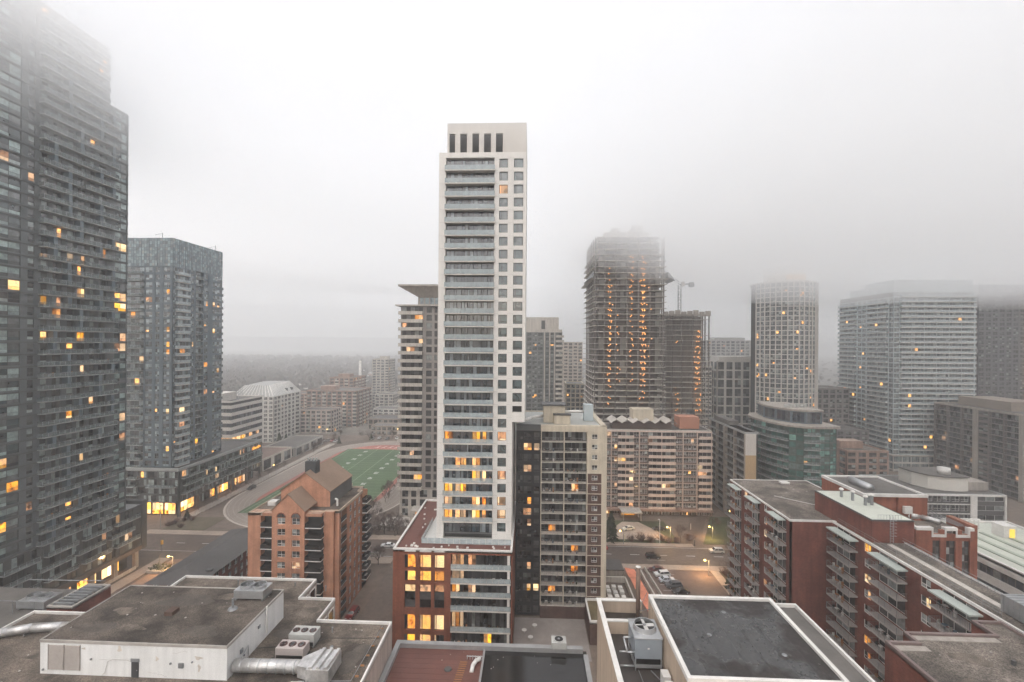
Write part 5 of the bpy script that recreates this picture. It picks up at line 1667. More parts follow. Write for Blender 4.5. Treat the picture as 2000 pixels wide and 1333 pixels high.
# ------------------------------------------------------------------ white block with pale green roof strip at the right edge
rt = root('office_block', (112, 108, 0), 'white block with pale green roof strips and dark ribbon windows at the edge', 'building')
core(rt, 101.6, 127, 84, 124.6, 0, 21.2, DARKCORE)
f = F(rt, 101.0, 125.0, -90)
mb = MB()
for k in range(6):
    f.box(mb, 0, 42, -0.6, 0, 3.6 * k + 2.4, 3.6 * k + 4.1)
f.box(mb, 0, 42, -0.6, 0, 0, 0.7)
mb.build('wall_band', WHITECAP, rt)
for k in range(6):
    for i in range(14):
        f.put('window', win(3.0, 1.9, 2, 1, G_OFF[None], DARKPANEL, 0.08), i * 3.0, -0.25, 3.6 * k + 0.5)
flat_roof(rt, rect(101, 127, 83, 125), 21.9, GREENROOF, WHITECAP, 0.5, 0.5)
for i in range(4):
    MB().box(105 + i * 4, 106 + i * 4, 84, 118, 21.95, 22.1).build('roof_strip', mat('sage strip', (0.36, 0.40, 0.33), 0.8), rt)
MB().box(116, 119, 115, 118, 21.95, 24.8).build('stair_house', WHITECAP, rt)
MB().box(117.3, 118.5, 114.9, 115.0, 22.0, 24.1).build('stair_door', emit('lit door', (0.95, 0.62, 0.08), 0.4), rt)
mb = MB()
for i in range(9):
    mb.box(106 + i * 1.1, 106.25 + i * 1.1, 120, 120.2, 21.95, 24.3)
mb.box(105.8, 115.2, 119.9, 120.3, 24.3, 24.6)
for i in range(4):
    mb.box(121 + i * 1.6, 122 + i * 1.6, 113, 115, 22, 23.2 + 0.3 * (i % 2))
mb.build('roof_frame', WHITECAP, rt)
# ------------------------------------------------------------------ peach brick apartment house with gables
rt = root('apartment_house', (-57, 116, 0), 'peach brick apartment house with two front gables and arched top windows', 'building')
core(rt, -67.6, -48.3, 108.2, 130, 0, 26.4, DARKCORE)
PF = 2.66
f = F(rt, -68.1, 106.5, 0)
mb = MB()
f.box(mb, 0, 3.2, -2.6, 0, 0, 27.2)                   # left brick pier
f.box(mb, 3.2, 6.1, -2.6, -2.0, 0, 27.0)
f.box(mb, 14.1, 18.0, -2.6, -2.2, 0, 27.0)
f.box(mb, 17.9, 20.4, -3.2, -1.6, 0, 27.2)            # brick right of the recess
f.box(mb, 20.0, 21.5, -3.4, -2.4, 0, 27.2)
f.box(mb, 3.2, 6.1, -2.6, -0.1, 26.5, 27.2)
f.box(mb, 14.1, 18.0, -2.6, -0.3, 26.5, 27.2)
# gable bay with two window columns
GB = [(7.4, 9.4), (11.0, 13.0)]
u = 6.1
for a, b in GB + [(14.1, 14.1)]:
    f.box(mb, u, a, -2.4, 0.3, 0, 28.0)
    u = b
for a, b in GB:
    for k in range(11):
        z0 = PF * k
        f.box(mb, a, b, -0.4, 0.27, max(0, z0 - 0.35) if k else 0, z0 + 0.75 if k < 10 else 28.0)
gx0, gx1, gy = f.p(6.1, 0.3, 0)[0], f.p(14.1, 0.3, 0)[0], f.p(0, 0.3, 0)[1]
gm_ = (gx0 + gx1) / 2
mb.poly([(gx0, gy, 28.0), (gx1, gy, 28.0), (gm_, gy, 32.0)])
mb.quad((gx0, gy + 0.3, 28.0), (gx1, gy + 0.3, 28.0), (gx1, gy + 6, 28.0), (gx0, gy + 6, 28.0))
# big gable behind
bx0, bx1, by0, by1 = -63.2, -50.6, 112.3, 126.5
bm_ = (bx0 + bx1) / 2
mb.box(bx0, bx1, by0, by0 + 0.4, 26.8, 30.8)
mb.poly([(bx0, by0, 30.8), (bx1, by0, 30.8), (bm_, by0, 35.4)])
mb.build('wall', BRICKP, rt)
# right flank
fs = F(rt, -46.6, 109.0, 90)
ls = {(7, 2): 'p'}
stack(fs, 19.0, 0, PF, 10, [(0.2, 4.4, 'r', 2, {'st': ('solid', WHITECAP, BLACKM)}), (6.2, 7.6, 'w', 2), (9.2, 10.6, 'w', 2), (12.2, 13.6, 'w', 2), (15.0, 18.6, 'r', 2, {'st': ('solid', WHITECAP, BLACKM)})], BRICKP, G_BR, WHITECAP, cd=1.6, wallname='side_wall')
bme, bsub = balcony(3.6, 1.3, 'solid', WHITECAP, BLACKM, 0.36, 0.9)
b4, s4 = balcony(3.0, 2.1, 'solid', WHITECAP, BLACKM, 0.22, 0.95)
b5, s5 = balcony(4.0, 2.3, 'solid', WHITECAP, BLACKM, 0.22, 0.95)
for k in range(10):
    z = PF * k
    if k:
        f.put('balcony', b4, 3.15, -2.0, z, s4)
        f.put('balcony', b5, 14.05, -2.2, z, s5)
        fs.put('balcony', bme, 15.0, 0.0, z, bsub)
    f.put('window', win(2.2, 2.1, 2, 1, G_BR[None], WHITECAP), 3.5, -1.95, z + 0.1)
    f.put('window', win(3.0, 2.1, 3, 1, LIT_P if k == 9 else G_BR[None], WHITECAP), 14.5, -2.15, z + 0.1)
    for a, b in GB:
        h = 1.56 if k < 9 else 1.7
        f.put('window', win(b - a, h, 2, 2, LIT_P if (k == 5 and a > 10) else G_BR[None], WHITECAP), a, 0.0, z + 0.75)
# arched heads over the top windows
mb = MB()
for a, b in GB:
    cx, r_ = (a + b) / 2, (b - a) / 2
    zc = PF * 9 + 2.45
    pts = [f.p(cx + r_ * math.cos(R(t)), 0.32, zc + r_ * math.sin(R(t))) for t in range(0, 181, 20)]
    mb.poly(pts)
mb.build('arch_window', G_BR[None], rt)
mb = MB()
for a, b in GB:
    cx, r_ = (a + b) / 2, (b - a) / 2
    zc = PF * 9 + 2.45
    for t in range(0, 180, 20):
        p0, p1 = [f.p(cx + (r_ + 0.12) * math.cos(R(q)), 0.36, zc + (r_ + 0.12) * math.sin(R(q))) for q in (t, t + 20)]
        mb.tube(p0, p1, 0.13, 0.13, 4)
    mb.tube(f.p(cx, 0.36, zc), f.p(cx, 0.36, zc + r_), 0.04, 0.04, 4)
mb.build('arch_surround', BRICKO, rt)
def gable(x0, x1, y0, y1, ze, zr, over=0.25, name='gable_roof'):
    xm = (x0 + x1) / 2
    q = MB()
    for s, xe in ((-1, x0 - over), (1, x1 + over)):
        a, b, c, d = (xe, y0 - over, ze - 0.15), (xm, y0 - over, zr), (xm, y1, zr), (xe, y1, ze - 0.15)
        up = Vector((0, 0, 0.22))
        q.hexa([a, b, c, d] + [tuple(Vector(p) + up) for p in (a, b, c, d)])
    return q.build(name, SHINGTAN, rt)
gable(gx0, gx1, gy, 113.5, 28.0, 32.0)
gable(bx0, bx1, by0, by1, 30.8, 35.4)
MB().box(bx1 - 0.3, bx1, by0 + 0.4, by1, 26.8, 30.7).box(bx0, bx0 + 0.3, by0 + 0.4, by1, 26.8, 30.7).box(bx0 + 0.3, bx1 - 0.3, by1 - 0.3, by1, 26.8, 30.8).build('roof_house_wall', mat('slate grey wall', (0.15, 0.15, 0.15), 0.8), rt)
mb = MB().box(-58.3, -55.4, 114.8, 117, 33.0, 37.6)
ch = mb.build('chimney', mat('dark slate chimney', (0.06, 0.065, 0.07), 0.7), rt)
q = MB()
for i in range(4):
    q.tube((-58 + i * 0.75, 115.9, 37.6), (-58 + i * 0.75, 115.9, 38.4), 0.2, 0.2, 8)
q.build('flue', STEEL, ch)
flat_roof(rt, [(-68.1, 106.5), (-64.6, 106.5), (-64.6, 108.0), (-50.0, 108.0), (-50.0, 108.9), (-46.6, 108.9), (-46.6, 124.5), (-47.8, 124.5), (-47.8, 127.9), (-52.0, 127.9), (-52.0, 130.5), (-68.1, 130.5)], 26.9, GRAVEL, mat('sandstone coping', (0.50, 0.40, 0.31), 0.8, 0.15), 0.45, 0.25)
mb = MB()
mb.path([(-48.9, 113, 27), (-48.9, 113, 28.6), (-49.6, 113.5, 28.6)], 0.25, 8).box(-66.5, -64.5, 112, 114, 27, 28)
mb.build('roof_vent', WHITECAP, rt)

# ------------------------------------------------------------------ long low house with dark shingle roof
rt = root('row_house', (-88.5, 125, 0), 'long low brick house with dark grey shingled roof beside the plaza', 'building')
f = F(rt, -82.2, 108.5, 90)
core(rt, -94.6, -82.6, 109, 140, 0, 8.4, DARKCORE)
stack(f, 32, 0.2, 2.7, 3, [(1.4 + i * 2.55, 2.7 + i * 2.55, 'w', 2) for i in range(12)], BRICKR, G_BR, WHITECAP)
stack(F(rt, -95, 108.5, 0), 12.8, 0.2, 2.7, 3, [(1.5 + i * 3.6, 3.0 + i * 3.6, 'w', 2) for i in range(3)], BRICKR, G_BR, WHITECAP, wallname='end_wall')
mb = MB()
a = [(-95.6, 107.9, 8.3), (-81.6, 107.9, 8.3), (-81.6, 141.2, 8.3), (-95.6, 141.2, 8.3)]
b = [(-88.6, 112.5, 10.6), (-88.6, 137, 10.6)]
mb.poly([a[0], a[1], b[0]]).poly([a[1], a[2], b[1], b[0]]).poly([a[2], a[3], b[1]]).poly([a[3], a[0], b[0], b[1]])
rf = mb.build('roof', ROOFGREY, rt)
mb = MB()
for i in range(1, 12):                                        # shingle courses
    k = i / 12
    for p, q in (((a[1], a[2]), (b[0], b[1])), ((a[0], a[3]), (b[0], b[1]))):
        s0, s1 = Vector(p[0]).lerp(Vector(q[0]), k), Vector(p[1]).lerp(Vector(q[1]), k)
        mb.tube(s0, s1, 0.045, 0.045, 4)
mb.build('shingle_course', ROOFGREY, rf)
MB().tube((-83.5, 114.5, 8.7), (-83.5, 114.5, 9.2), 0.9, 0.9, 12).build('roof_vent', DARKPANEL, rt)

# ------------------------------------------------------------------ foreground: gravel roof with white penthouse
rt = root('flat_roof_building', (-50, 60, 0), 'near flat gravel roof with white edges and a white penthouse block', 'building')
AP = [(-110, 38), (-21.4, 38), (-21.4, 69.9), (-33.1, 69.9), (-33.1, 75.9), (-39.2, 75.9), (-39.2, 81.8), (-64.1, 81.8), (-64.1, 69.8), (-80, 69.8), (-80, 62), (-110, 62)]
MB().prism(AP, 0, 24.4, top=False).build('wall', mat('pinkish concrete wall', (0.50, 0.42, 0.37), 0.85, 0.12, streak=0.2), rt)
flat_roof(rt, AP, 24.5, GRAVEL, WHITECAP, 0.4, 0.25)
for (x, y0, y1) in ((-33.1, 70.1, 75.7), (-39.2, 76.1, 81.6)):
    fw = F(rt, x, y0, 90)
    for k in range(6):
        for i in range(2):
            fw.put('window', win(2.1, 2.4, 1, 1, LIT_Y if (k == 4 and i == 1 and x < -35) else G_POD[None], WHITECAP, 0.12), 0.4 + i * 2.6, 0.06, 21.4 - 3.2 * k)
P0 = (-64.6, -39.2, 57.1, 70.6)
MB().box(*P0, 24.45, 28.85).build('penthouse', WHITEWALL, rt)
flat_roof(rt, rect(P0[0] - 0.05, P0[1] + 0.05, P0[2] - 0.05, P0[3] + 0.05), 28.9, mat('dark roof gravel', (0.142, 0.117, 0.097), 0.95, 0.55, 1.3, 0.2, bump=0.6, speck=0.55), GREYCAP, 0.12, 0.14, name='penthouse_roof')
# fittings on the white walls
lv = MB()
for j in range(2):
    x0 = -63.4 + j * 2.2
    for i in range(26):
        z = 25.15 + i * 0.125
        lv.hexa([(x0, 57.0, z), (x0 + 2.12, 57.0, z), (x0 + 2.12, 57.08, z + 0.07), (x0, 57.08, z + 0.07), (x0, 57.0, z + 0.02), (x0 + 2.12, 57.0, z + 0.02), (x0 + 2.12, 57.08, z + 0.1), (x0, 57.08, z + 0.1)])
    lv.box(x0 - 0.04, x0, 56.98, 57.09, 25.1, 28.45).box(x0 + 2.12, x0 + 2.16, 56.98, 57.09, 25.1, 28.45)
lv.build('louvre', mat('aged louvre', (0.40, 0.36, 0.33), 0.5, 0.15, metal=0.4), rt)
dr = MB().box(-52.0, -51.05, 57.0, 57.08, 24.5, 26.55).build('door', mat('charcoal door', (0.05, 0.05, 0.055), 0.6, 0.1), rt)
MB().tube((-51.2, 56.97, 25.5), (-51.2, 56.9, 25.5), 0.05, 0.05, 6).build('handle', STEEL, dr)
MB().box(-52.1, -50.95, 56.99, 57.07, 26.55, 26.95).build('door_lamp_box', STEELD, rt)
mb = MB()
mb.path([(-56, 57.0, 24.6), (-55.6, 57.0, 25.0), (-55.2, 57.0, 26.5), (-54.6, 57.0, 26.75), (-52.6, 57.0, 26.75), (-52.1, 57.0, 26.6)], 0.025, 4)
mb.build('conduit', GREYCAP, rt)
for x, z, s in ((-45.3, 26.3, 0.32), (-46.7, 26.5, 0.1), (-57.5, 26.7, 0.1), (-43.8, 26.8, 0.08), (-64.1, 25.1, 0.1)):
    MB().box(x - s, x + s, 56.92, 57.08, z - s, z + s).build('wall_box', STEELD, rt)
for y, z, s in ((60.0, 26.4, 0.28), (64.0, 27.2, 0.22), (60.6, 25.4, 0.1)):
    MB().box(-39.22, -39.05, y - s, y + s, z - s, z + s).build('wall_box', STEELD, rt)
MB().path([(-38.9, 65.5, 25.4), (-38.9, 65.5, 29.3)], 0.13, 8).build('vent_pipe', WHITECAP, rt)
MB().path([(-38.95, 61.2, 24.6), (-38.95, 61.2, 26.4), (-38.95, 57.6, 24.7)], 0.07, 6).build('drain_pipe', STEEL, rt)
MB().box(-52.6, -51.4, 63.0, 64.4, 28.92, 29.5).build('roof_hatch', mat('rust brown curb', (0.10, 0.06, 0.045), 0.8), rt)
mb = MB().tube((-43.9, 65.2, 28.9), (-43.9, 65.2, 30.5), 0.16, 0.16, 8).tube((-43.9, 65.2, 28.9), (-43.9, 65.2, 29.15), 0.7, 0.55, 10)
mb.build('roof_pipe', STEELD, rt)
def chiller(x, y, z, label, w=4.6, d=2.6, grp='twin fan chillers'):
    c = root('rooftop_chiller', (x, y, z), label, 'chiller', grp)
    mb = MB().box(x, x + w, y, y + d, z + 0.35, z + 1.55)
    for i in range(1, 3):
        mb.box(x + w * i / 3 - 0.02, x + w * i / 3 + 0.02, y - 0.015, y, z + 0.35, z + 1.55)
    mb.build('casing', STEEL, c)
    mb = MB()
    for dx in (0.1, w - 0.3):
        mb.box(x + dx, x + dx + 0.2, y + 0.05, y + d - 0.05, z, z + 0.35)
    mb.build('base_rail', STEELD, c)
    for i in range(2):
        cx, cyy = x + w * (0.28 + 0.44 * i), y + d / 2
        s = MB()
        n = 20
        for k in range(n):
            a0, a1 = 2 * math.pi * k / n, 2 * math.pi * (k + 1) / n
            for r0, r1 in ((0.98, 0.92),):
                s.hexa([(cx + r1 * math.cos(a0), cyy + r1 * math.sin(a0), z + 1.55), (cx + r0 * math.cos(a0), cyy + r0 * math.sin(a0), z + 1.55), (cx + r0 * math.cos(a1), cyy + r0 * math.sin(a1), z + 1.55), (cx + r1 * math.cos(a1), cyy + r1 * math.sin(a1), z + 1.55), (cx + r1 * math.cos(a0), cyy + r1 * math.sin(a0), z + 2.0), (cx + r0 * math.cos(a0), cyy + r0 * math.sin(a0), z + 2.0), (cx + r0 * math.cos(a1), cyy + r0 * math.sin(a1), z + 2.0), (cx + r1 * math.cos(a1), cyy + r1 * math.sin(a1), z + 2.0)])
        sh_ = s.build('fan_shroud', STEEL, c)
        MB().disc((cx, cyy, z + 1.57), 0.92, 20).build('fan_well', BLACKM, sh_)
        q = MB()
        for k in range(4):
            a0 = k * math.pi / 2 + 0.4
            q.quad((cx, cyy, z + 1.75), (cx + 0.85 * math.cos(a0), cyy + 0.85 * math.sin(a0), z + 1.7), (cx + 0.85 * math.cos(a0 + 0.5), cyy + 0.85 * math.sin(a0 + 0.5), z + 1.85), (cx + 0.2 * math.cos(a0 + 0.5), cyy + 0.2 * math.sin(a0 + 0.5), z + 1.8))
        for rr in (0.3, 0.6, 0.9):
            for k in range(16):
                a0, a1 = 2 * math.pi * k / 16, 2 * math.pi * (k + 1) / 16
                q.tube((cx + rr * math.cos(a0), cyy + rr * math.sin(a0), z + 2.0), (cx + rr * math.cos(a1), cyy + rr * math.sin(a1), z + 2.0), 0.02, 0.02, 3, 0, False)
        q.build('fan_guard', STEELD, sh_)
    return c
chiller(-45.2, 67.3, 28.92, 'steel twin fan chiller standing on the white penthouse roof')
chiller(-89.3, 75.0, 21.5, 'steel twin fan chiller on the low roof at the frame edge', 5.0, 3.2)
rt2 = root('flat_roof_building', (-92, 72, 0), 'low dark roof with chillers below the tall tower', 'building')
MB().box(-110, -82, 62.1, 82, 0, 21.4).build('wall', BRICKB, rt2)
sheet('roof', rect(-110, -82, 62.1, 82), 21.45, ROOFDARK, rt2)
mb = MB()
mb.path([(-94, 74.2, 23.6), (-83.2, 74.2, 23.6)], 0.06, 5).path([(-94, 81, 23.6), (-79, 81, 23.8)], 0.08, 5)
for x in (-93, -89, -85):
    mb.tube((x, 74.2, 21.4), (x, 74.2, 23.6), 0.05, 0.05, 5)
mb.build('pipe_rail', STEELD, rt2)
rt2 = root('stair_house', (-78.5, 76, 0), 'small dark brick roof box with equipment beside the white penthouse', 'building')
MB().box(-80.4, -76.0, 72.0, 79.0, 0, 24.0).build('wall', BRICKR, rt2)
flat_roof(rt2, rect(-80.4, -76.0, 72.0, 79.0), 24.02, ROOFDARK, GREYCAP, 0.3, 0.25)
mb = MB()
for i in range(7):
    mb.box(-79.9, -76.5, 72.6 + i * 0.85, 72.9 + i * 0.85, 24.1, 24.5)
mb.build('roof_grille', STEELD, rt2)
def condenser(x, y, z, w, d, h, fans, casing, label, group=None):
    c = root('condenser_unit', (x, y, z), label, 'condenser', group)
    mb = MB().box(x, x + w, y, y + d, z + 0.3, z + h)
    mb.build('casing', casing, c)
    MB().box(x + 0.1, x + w - 0.1, y - 0.02, y, z + 0.35, z + h * 0.45).build('coil_grille', BLACKM, c)
    MB().box(x + 0.1, x + 0.3, y + 0.1, y + d - 0.1, z, z + 0.3).box(x + w - 0.3, x + w - 0.1, y + 0.1, y + d - 0.1, z, z + 0.3).build('skid', STEELD, c)
    for i in range(fans):
        cx = x + w * (i + 0.5) / fans
        r_ = min(w / fans, d) * 0.36
        fn = MB().tube((cx, y + d / 2, z + h), (cx, y + d / 2, z + h + 0.08), r_ + 0.06, r_ + 0.06, 14).build('fan', mat('fan rust', (0.10, 0.05, 0.045), 0.7), c)
        q = MB()
        for k in range(4):
            a0 = k * math.pi / 2 + i
            q.box(cx + 0.15 * math.cos(a0) - 0.1, cx + 0.15 * math.cos(a0) + 0.1, y + d / 2 - r_ * 0.8 * abs(math.sin(a0)) - 0.05, y + d / 2 + r_ * 0.8 * abs(math.sin(a0)) + 0.05, z + h + 0.085, z + h + 0.1)
        q.build('fan_guard', STEELD, fn)
    return c
condenser(-35.0, 61.0, 24.52, 3.9, 1.9, 1.7, 3, UNITPINK, 'pinkish condenser with three fans beside the foil duct')
condenser(-34.6, 63.7, 24.52, 3.7, 2.1, 1.9, 3, UNITGREY, 'grey condenser with open black coil behind the pinkish one')
d = root('duct', (-34, 57.8, 24.5), 'crumpled foil wrapped duct running from the white wall to a box', 'duct')
MB().path([(-39.0, 58.4, 25.6), (-30.2, 58.6, 25.6)], 0.8, 14).build('duct_run', FOIL, d, True)
mb = MB()
for i in range(7):
    x = -38.0 + i * 1.2
    mb.tube((x, 58.45, 25.6), (x + 0.1, 58.45, 25.6), 0.84, 0.84, 14)
mb.build('duct_band', STEEL, d)
mb = MB().hexa([(-30.2, 57.7, 24.8), (-28.6, 57.2, 24.8), (-28.6, 60.6, 24.8), (-30.2, 59.5, 24.8), (-30.2, 57.7, 26.3), (-28.6, 57.2, 26.5), (-28.6, 60.6, 26.5), (-30.2, 59.5, 26.3)])
mb.box(-28.6, -25.6, 56.8, 60.8, 24.7, 26.5)
mb.build('plenum', FOIL, d)
mb = MB()
for i in range(3):
    mb.hexa([(-28.4 + i, 56.9, 26.5), (-27.8 + i, 56.9, 26.5), (-27.6 + i, 60.7, 26.5), (-28.2 + i, 60.7, 26.5), (-28.3 + i, 56.9, 26.8), (-27.9 + i, 56.9, 26.8), (-27.7 + i, 60.7, 26.8), (-28.1 + i, 60.7, 26.8)])
mb.build('plenum_rib', FOIL, d)
MB().box(-30.6, -28.9, 54.0, 57.0, 24.52, 24.8).build('curb', WHITECAP, d)
d = root('duct', (-72, 65, 24.5), 'white peeling duct bending across the roof left of the penthouse', 'duct')
MB().path([(-82, 61.4, 25.4), (-79.5, 62.4, 25.4), (-77, 63.8, 25.4), (-74.5, 64.8, 25.4), (-70.5, 65.3, 25.4), (-64.7, 65.6, 25.4)], 0.62, 12).build('duct_run', FOIL, d, True)
mb = MB()
for x, y in ((-79.5, 62.4), (-75, 64.5), (-70, 65.3)):
    mb.box(x - 0.08, x + 0.08, y - 0.5, y + 0.5, 24.5, 24.9)
mb.build('duct_support', STEELD, d)
MB().box(-69.5, -66.6, 61.5, 63.6, 24.55, 24.85).build('access_panel', WHITECAP, d)

# ------------------------------------------------------------------ red brown roof in the middle foreground
rt = root('flat_roof_building', (-6, 62, 0), 'red brown and wet black roof in the middle between the near roofs', 'building')
MB().box(-21.2, 9.2, 40, 72.2, 0, 19.7).build('wall', BRICKT, rt)
sheet('roof', rect(-21.0, -6.95, 40, 72), 19.8, REDROOF, rt)
WETB = wet_roof('wet black membrane', (0.022, 0.02, 0.02), (0.014, 0.013, 0.013), 0.05, 0.30)
sheet('wet_roof', rect(-6.95, 9.2, 40, 72), 19.804, WETB, rt)
mb = MB()
mb.box(-21.25, 8.6, 71.4, 72.25, 19.7, 20.5).box(-21.25, -20.5, 40, 71.4, 19.7, 20.5).box(8.6, 9.25, 40, 70.6, 19.7, 20.3).box(-7.1, -6.8, 40, 71.4, 19.81, 20.05)
mb.build('parapet', mat('grey metal coping', (0.36, 0.36, 0.36), 0.5, 0.2, 1.0, metal=0.3), rt)
mb = MB()
for i in range(6):
    mb.tube((-9.4 + i * 0.42, 69.3, 19.82), (-9.4 + i * 0.42, 69.3, 20.4), 0.07, 0.07, 6)
mb.path([(-9.5, 69.3, 20.3), (-7.1, 69.3, 20.3)], 0.06, 5)
mb.build('pipe_manifold', STEEL, rt)
mb = MB()
for i in range(14):
    mb.tube((-10.4 - i * 0.04, 68.6 - i * 0.45, 19.85), (-9.3 - i * 0.04, 68.6 - i * 0.45, 19.85), 0.07, 0.07, 5)
mb.build('duckboard', WOOD, rt)
MB().path([(-8.4, 66.5, 19.85), (-8.3, 67.4, 20.3), (-7.9, 68.3, 20.4), (-7.4, 68.8, 20.3)], 0.3, 8).build('hose_cover', WHITECAP, rt, True)
MB().tube((-12.0, 67.0, 19.82), (-12.0, 67.0, 19.95), 0.6, 0.5, 12).build('roof_drain', DARKPANEL, rt)
c = root('condenser_unit', (4.5, 71.8, 20.5), 'single fan grey condenser perched on the back parapet of the middle roof', 'condenser')
MB().box(3.7, 6.0, 71.2, 73.0, 20.52, 21.5).build('casing', UNITGREY, c)
MB().tube((4.85, 72.1, 21.5), (4.85, 72.1, 21.62), 0.8, 0.8, 16).build('fan_ring', UNITGREY, c)
MB().disc((4.85, 72.1, 21.63), 0.68, 16).build('fan_well', BLACKM, c)
MB().tube((4.85, 72.1, 21.63), (4.85, 72.1, 21.7), 0.2, 0.2, 8).build('fan_hub', STEELD, c)

# ------------------------------------------------------------------ tan clad roof with cooling tower on the right
rt = root('flat_roof_building', (22, 52, 0), 'wet dark roof with white edges above tan ribbed cladding', 'building')
WETD = wet_roof('wet dark membrane', (0.034, 0.028, 0.026), (0.05, 0.05, 0.05), 0.13, 0.49)
MB().box(15.75, 31.1, 40, 59.3, 0, 35.6).build('upper_wall', CORR, rt)
flat_roof(rt, rect(15.6, 31.2, 44.7, 59.5), 35.75, WETD, WHITECAP, 0.3, 0.42, name='upper_roof')
MB().box(31.2, 34.9, 38, 60.4, 0, 34.4).build('side_wall', CORR, rt)
flat_roof(rt, rect(31.2, 34.9, 38, 60.4), 34.5, ROOFDARK, WHITECAP, 0.4, 0.3, name='side_roof')
MB().box(9.75, 15.7, 36, 63.1, 0, 31.3).build('lower_wall', CORR, rt)
sheet('lower_roof', rect(9.8, 15.7, 36, 63.1), 31.4, mat('black lower membrane', (0.06, 0.05, 0.045), 0.45, 0.3, 0.8, 0.15), rt)
mb = MB()
mb.box(9.6, 9.95, 36, 63.4, 31.2, 33.0).box(9.95, 15.7, 63.1, 63.4, 31.2, 33.0).box(9.95, 13.5, 58.4, 58.7, 31.41, 33.0)
mb.build('parapet_wall', CORR, rt)
mb = MB()
mb.box(9.45, 10.05, 36, 63.5, 33.0, 33.15).box(10.05, 15.6, 62.95, 63.5, 33.0, 33.15).box(10.05, 13.6, 58.3, 58.8, 33.0, 33.15)
mb.build('parapet_coping', WHITECAP, rt)
mb = MB()
for i in range(95):
    y = 36.1 + i * 0.285
    mb.box(9.54, 9.6, y, y + 0.13, 5, 32.98)
mb.build('cladding_rib', CORR, rt)
mb = MB()
for i in range(54):
    y = 44.8 + i * 0.27
    mb.box(15.54, 15.75, y, y + 0.12, 31.41, 35.48, 0, (0, 1))
mb.build('upper_cladding_rib', CORR, rt)
for i, y in enumerate((47.2, 48.9)):
    q = MB().box(14.5, 15.3, y, y + 1.2, 31.42, 33.0).build('wall_unit', WHITECAP, rt)
MB().path([(12.6, 52, 31.45), (12.9, 44, 31.45)], 0.05, 5).path([(14, 52, 31.45), (15.2, 49, 31.6)], 0.06, 5).build('roof_cable', STEELD, rt)
c = root('cooling_tower', (13.7, 53.8, 31.4), 'grey blue cooling tower with round fan on the lower tan roof', 'cooling tower')
x0, x1, y0, y1, zb, zt = 12.2, 15.25, 52.0, 55.6, 31.4, 35.0
BLUEG = mat('blue grey casing', (0.32, 0.36, 0.40), 0.5, 0.12, 1.0, metal=0.3)
MB().box(x0, x1, y0, y1, zb + 1.35, zt).build('casing', BLUEG, c)
mb = MB()
for x in (x0, x1 - 0.12):
    for y in (y0, y1 - 0.12, (y0 + y1) / 2):
        mb.box(x, x + 0.12, y, y + 0.12, zb, zb + 1.35)
mb.box(x0 - 0.01, x1 + 0.01, y0 - 0.01, y0 + 0.13, zb + 0.3, zb + 0.65).box(x0 - 0.01, x0 + 0.13, y0 + 0.13, y1 + 0.01, zb + 0.3, zb + 0.65).box(x1 - 0.13, x1 + 0.01, y0 + 0.13, y1 + 0.01, zb + 0.3, zb + 0.65)
mb.build('leg_frame', STEEL, c)
MB().box(x0 + 0.15, x1 - 0.15, y0 + 0.15, y1 - 0.15, zb + 0.3, zb + 1.35).build('fill_pack', BLACKM, c)
MB().box(x0 - 0.08, x1 + 0.08, y0 - 0.08, y1 + 0.08, zt, zt + 0.1).build('deck', STEEL, c)
cx, cyy = (x0 + x1) / 2, (y0 + y1) / 2 + 0.15
s = MB()
for k in range(28):
    a0, a1 = 2 * math.pi * k / 28, 2 * math.pi * (k + 1) / 28
    P_ = lambda r_, a_, z_: (cx + r_ * math.cos(a_), cyy + r_ * math.sin(a_), z_)
    s.hexa([P_(1.22, a0, zt + 0.1), P_(1.36, a0, zt + 0.1), P_(1.36, a1, zt + 0.1), P_(1.22, a1, zt + 0.1), P_(1.16, a0, zt + 0.6), P_(1.26, a0, zt + 0.6), P_(1.26, a1, zt + 0.6), P_(1.16, a1, zt + 0.6)])
s.build('fan_shroud', STEEL, c)
MB().disc((cx, cyy, zt + 0.15), 1.2, 28).build('fan_well', BLACKM, c)
mb = MB()
for k in range(4):
    a0 = k * math.pi / 2 + 0.05
    d_ = Vector((math.cos(a0), math.sin(a0), 0))
    n_ = Vector((-d_.y, d_.x, 0)) * 0.2
    p_ = Vector((cx, cyy, zt + 0.4))
    mb.quad(tuple(p_ - n_), tuple(p_ + d_ * 1.12 - n_), tuple(p_ + d_ * 1.12 + n_ + Vector((0, 0, 0.12))), tuple(p_ + n_ + Vector((0, 0, 0.12))))
mb.build('fan_blade', mat('fan blade grey', (0.5, 0.49, 0.47), 0.5, 0.1), c)
MB().tube((cx, cyy, zt + 0.15), (cx, cyy, zt + 0.55), 0.18, 0.18, 10).build('fan_hub', STEELD, c)
MB().box(x0 + 1.4, x0 + 1.62, y0 - 0.02, y0, 33.85, 33.97).build('name_plate', WHITECAP, c)
mb = MB().path([(x0, 53.5, 34.2), (11.2, 53.5, 34.2), (11.4, 52.4, 33.2), (x0, 52.4, 33.2)], 0.12, 8).path([(10.6, 52.3, 31.7), (x0, 52.3, 31.7)], 0.1, 8).path([(10.8, 53.8, 32.3), (x0, 53.8, 32.3)], 0.1, 8)
mb.build('water_pipe', STEEL, c, True)
c = root('vent_stack', (14.4, 60, 31.4), 'tall brown steel flue stack behind the cooling tower', 'chimney')
MB().tube((14.4, 60, 31.4), (14.4, 60, 39.3), 0.28, 0.28, 14).build('flue', mat('rusted steel', (0.20, 0.14, 0.11), 0.6, 0.2, metal=0.4), c, True)
MB().tube((14.4, 60, 39.3), (14.4, 60, 39.36), 0.33, 0.33, 14).build('rim', WHITECAP, c)
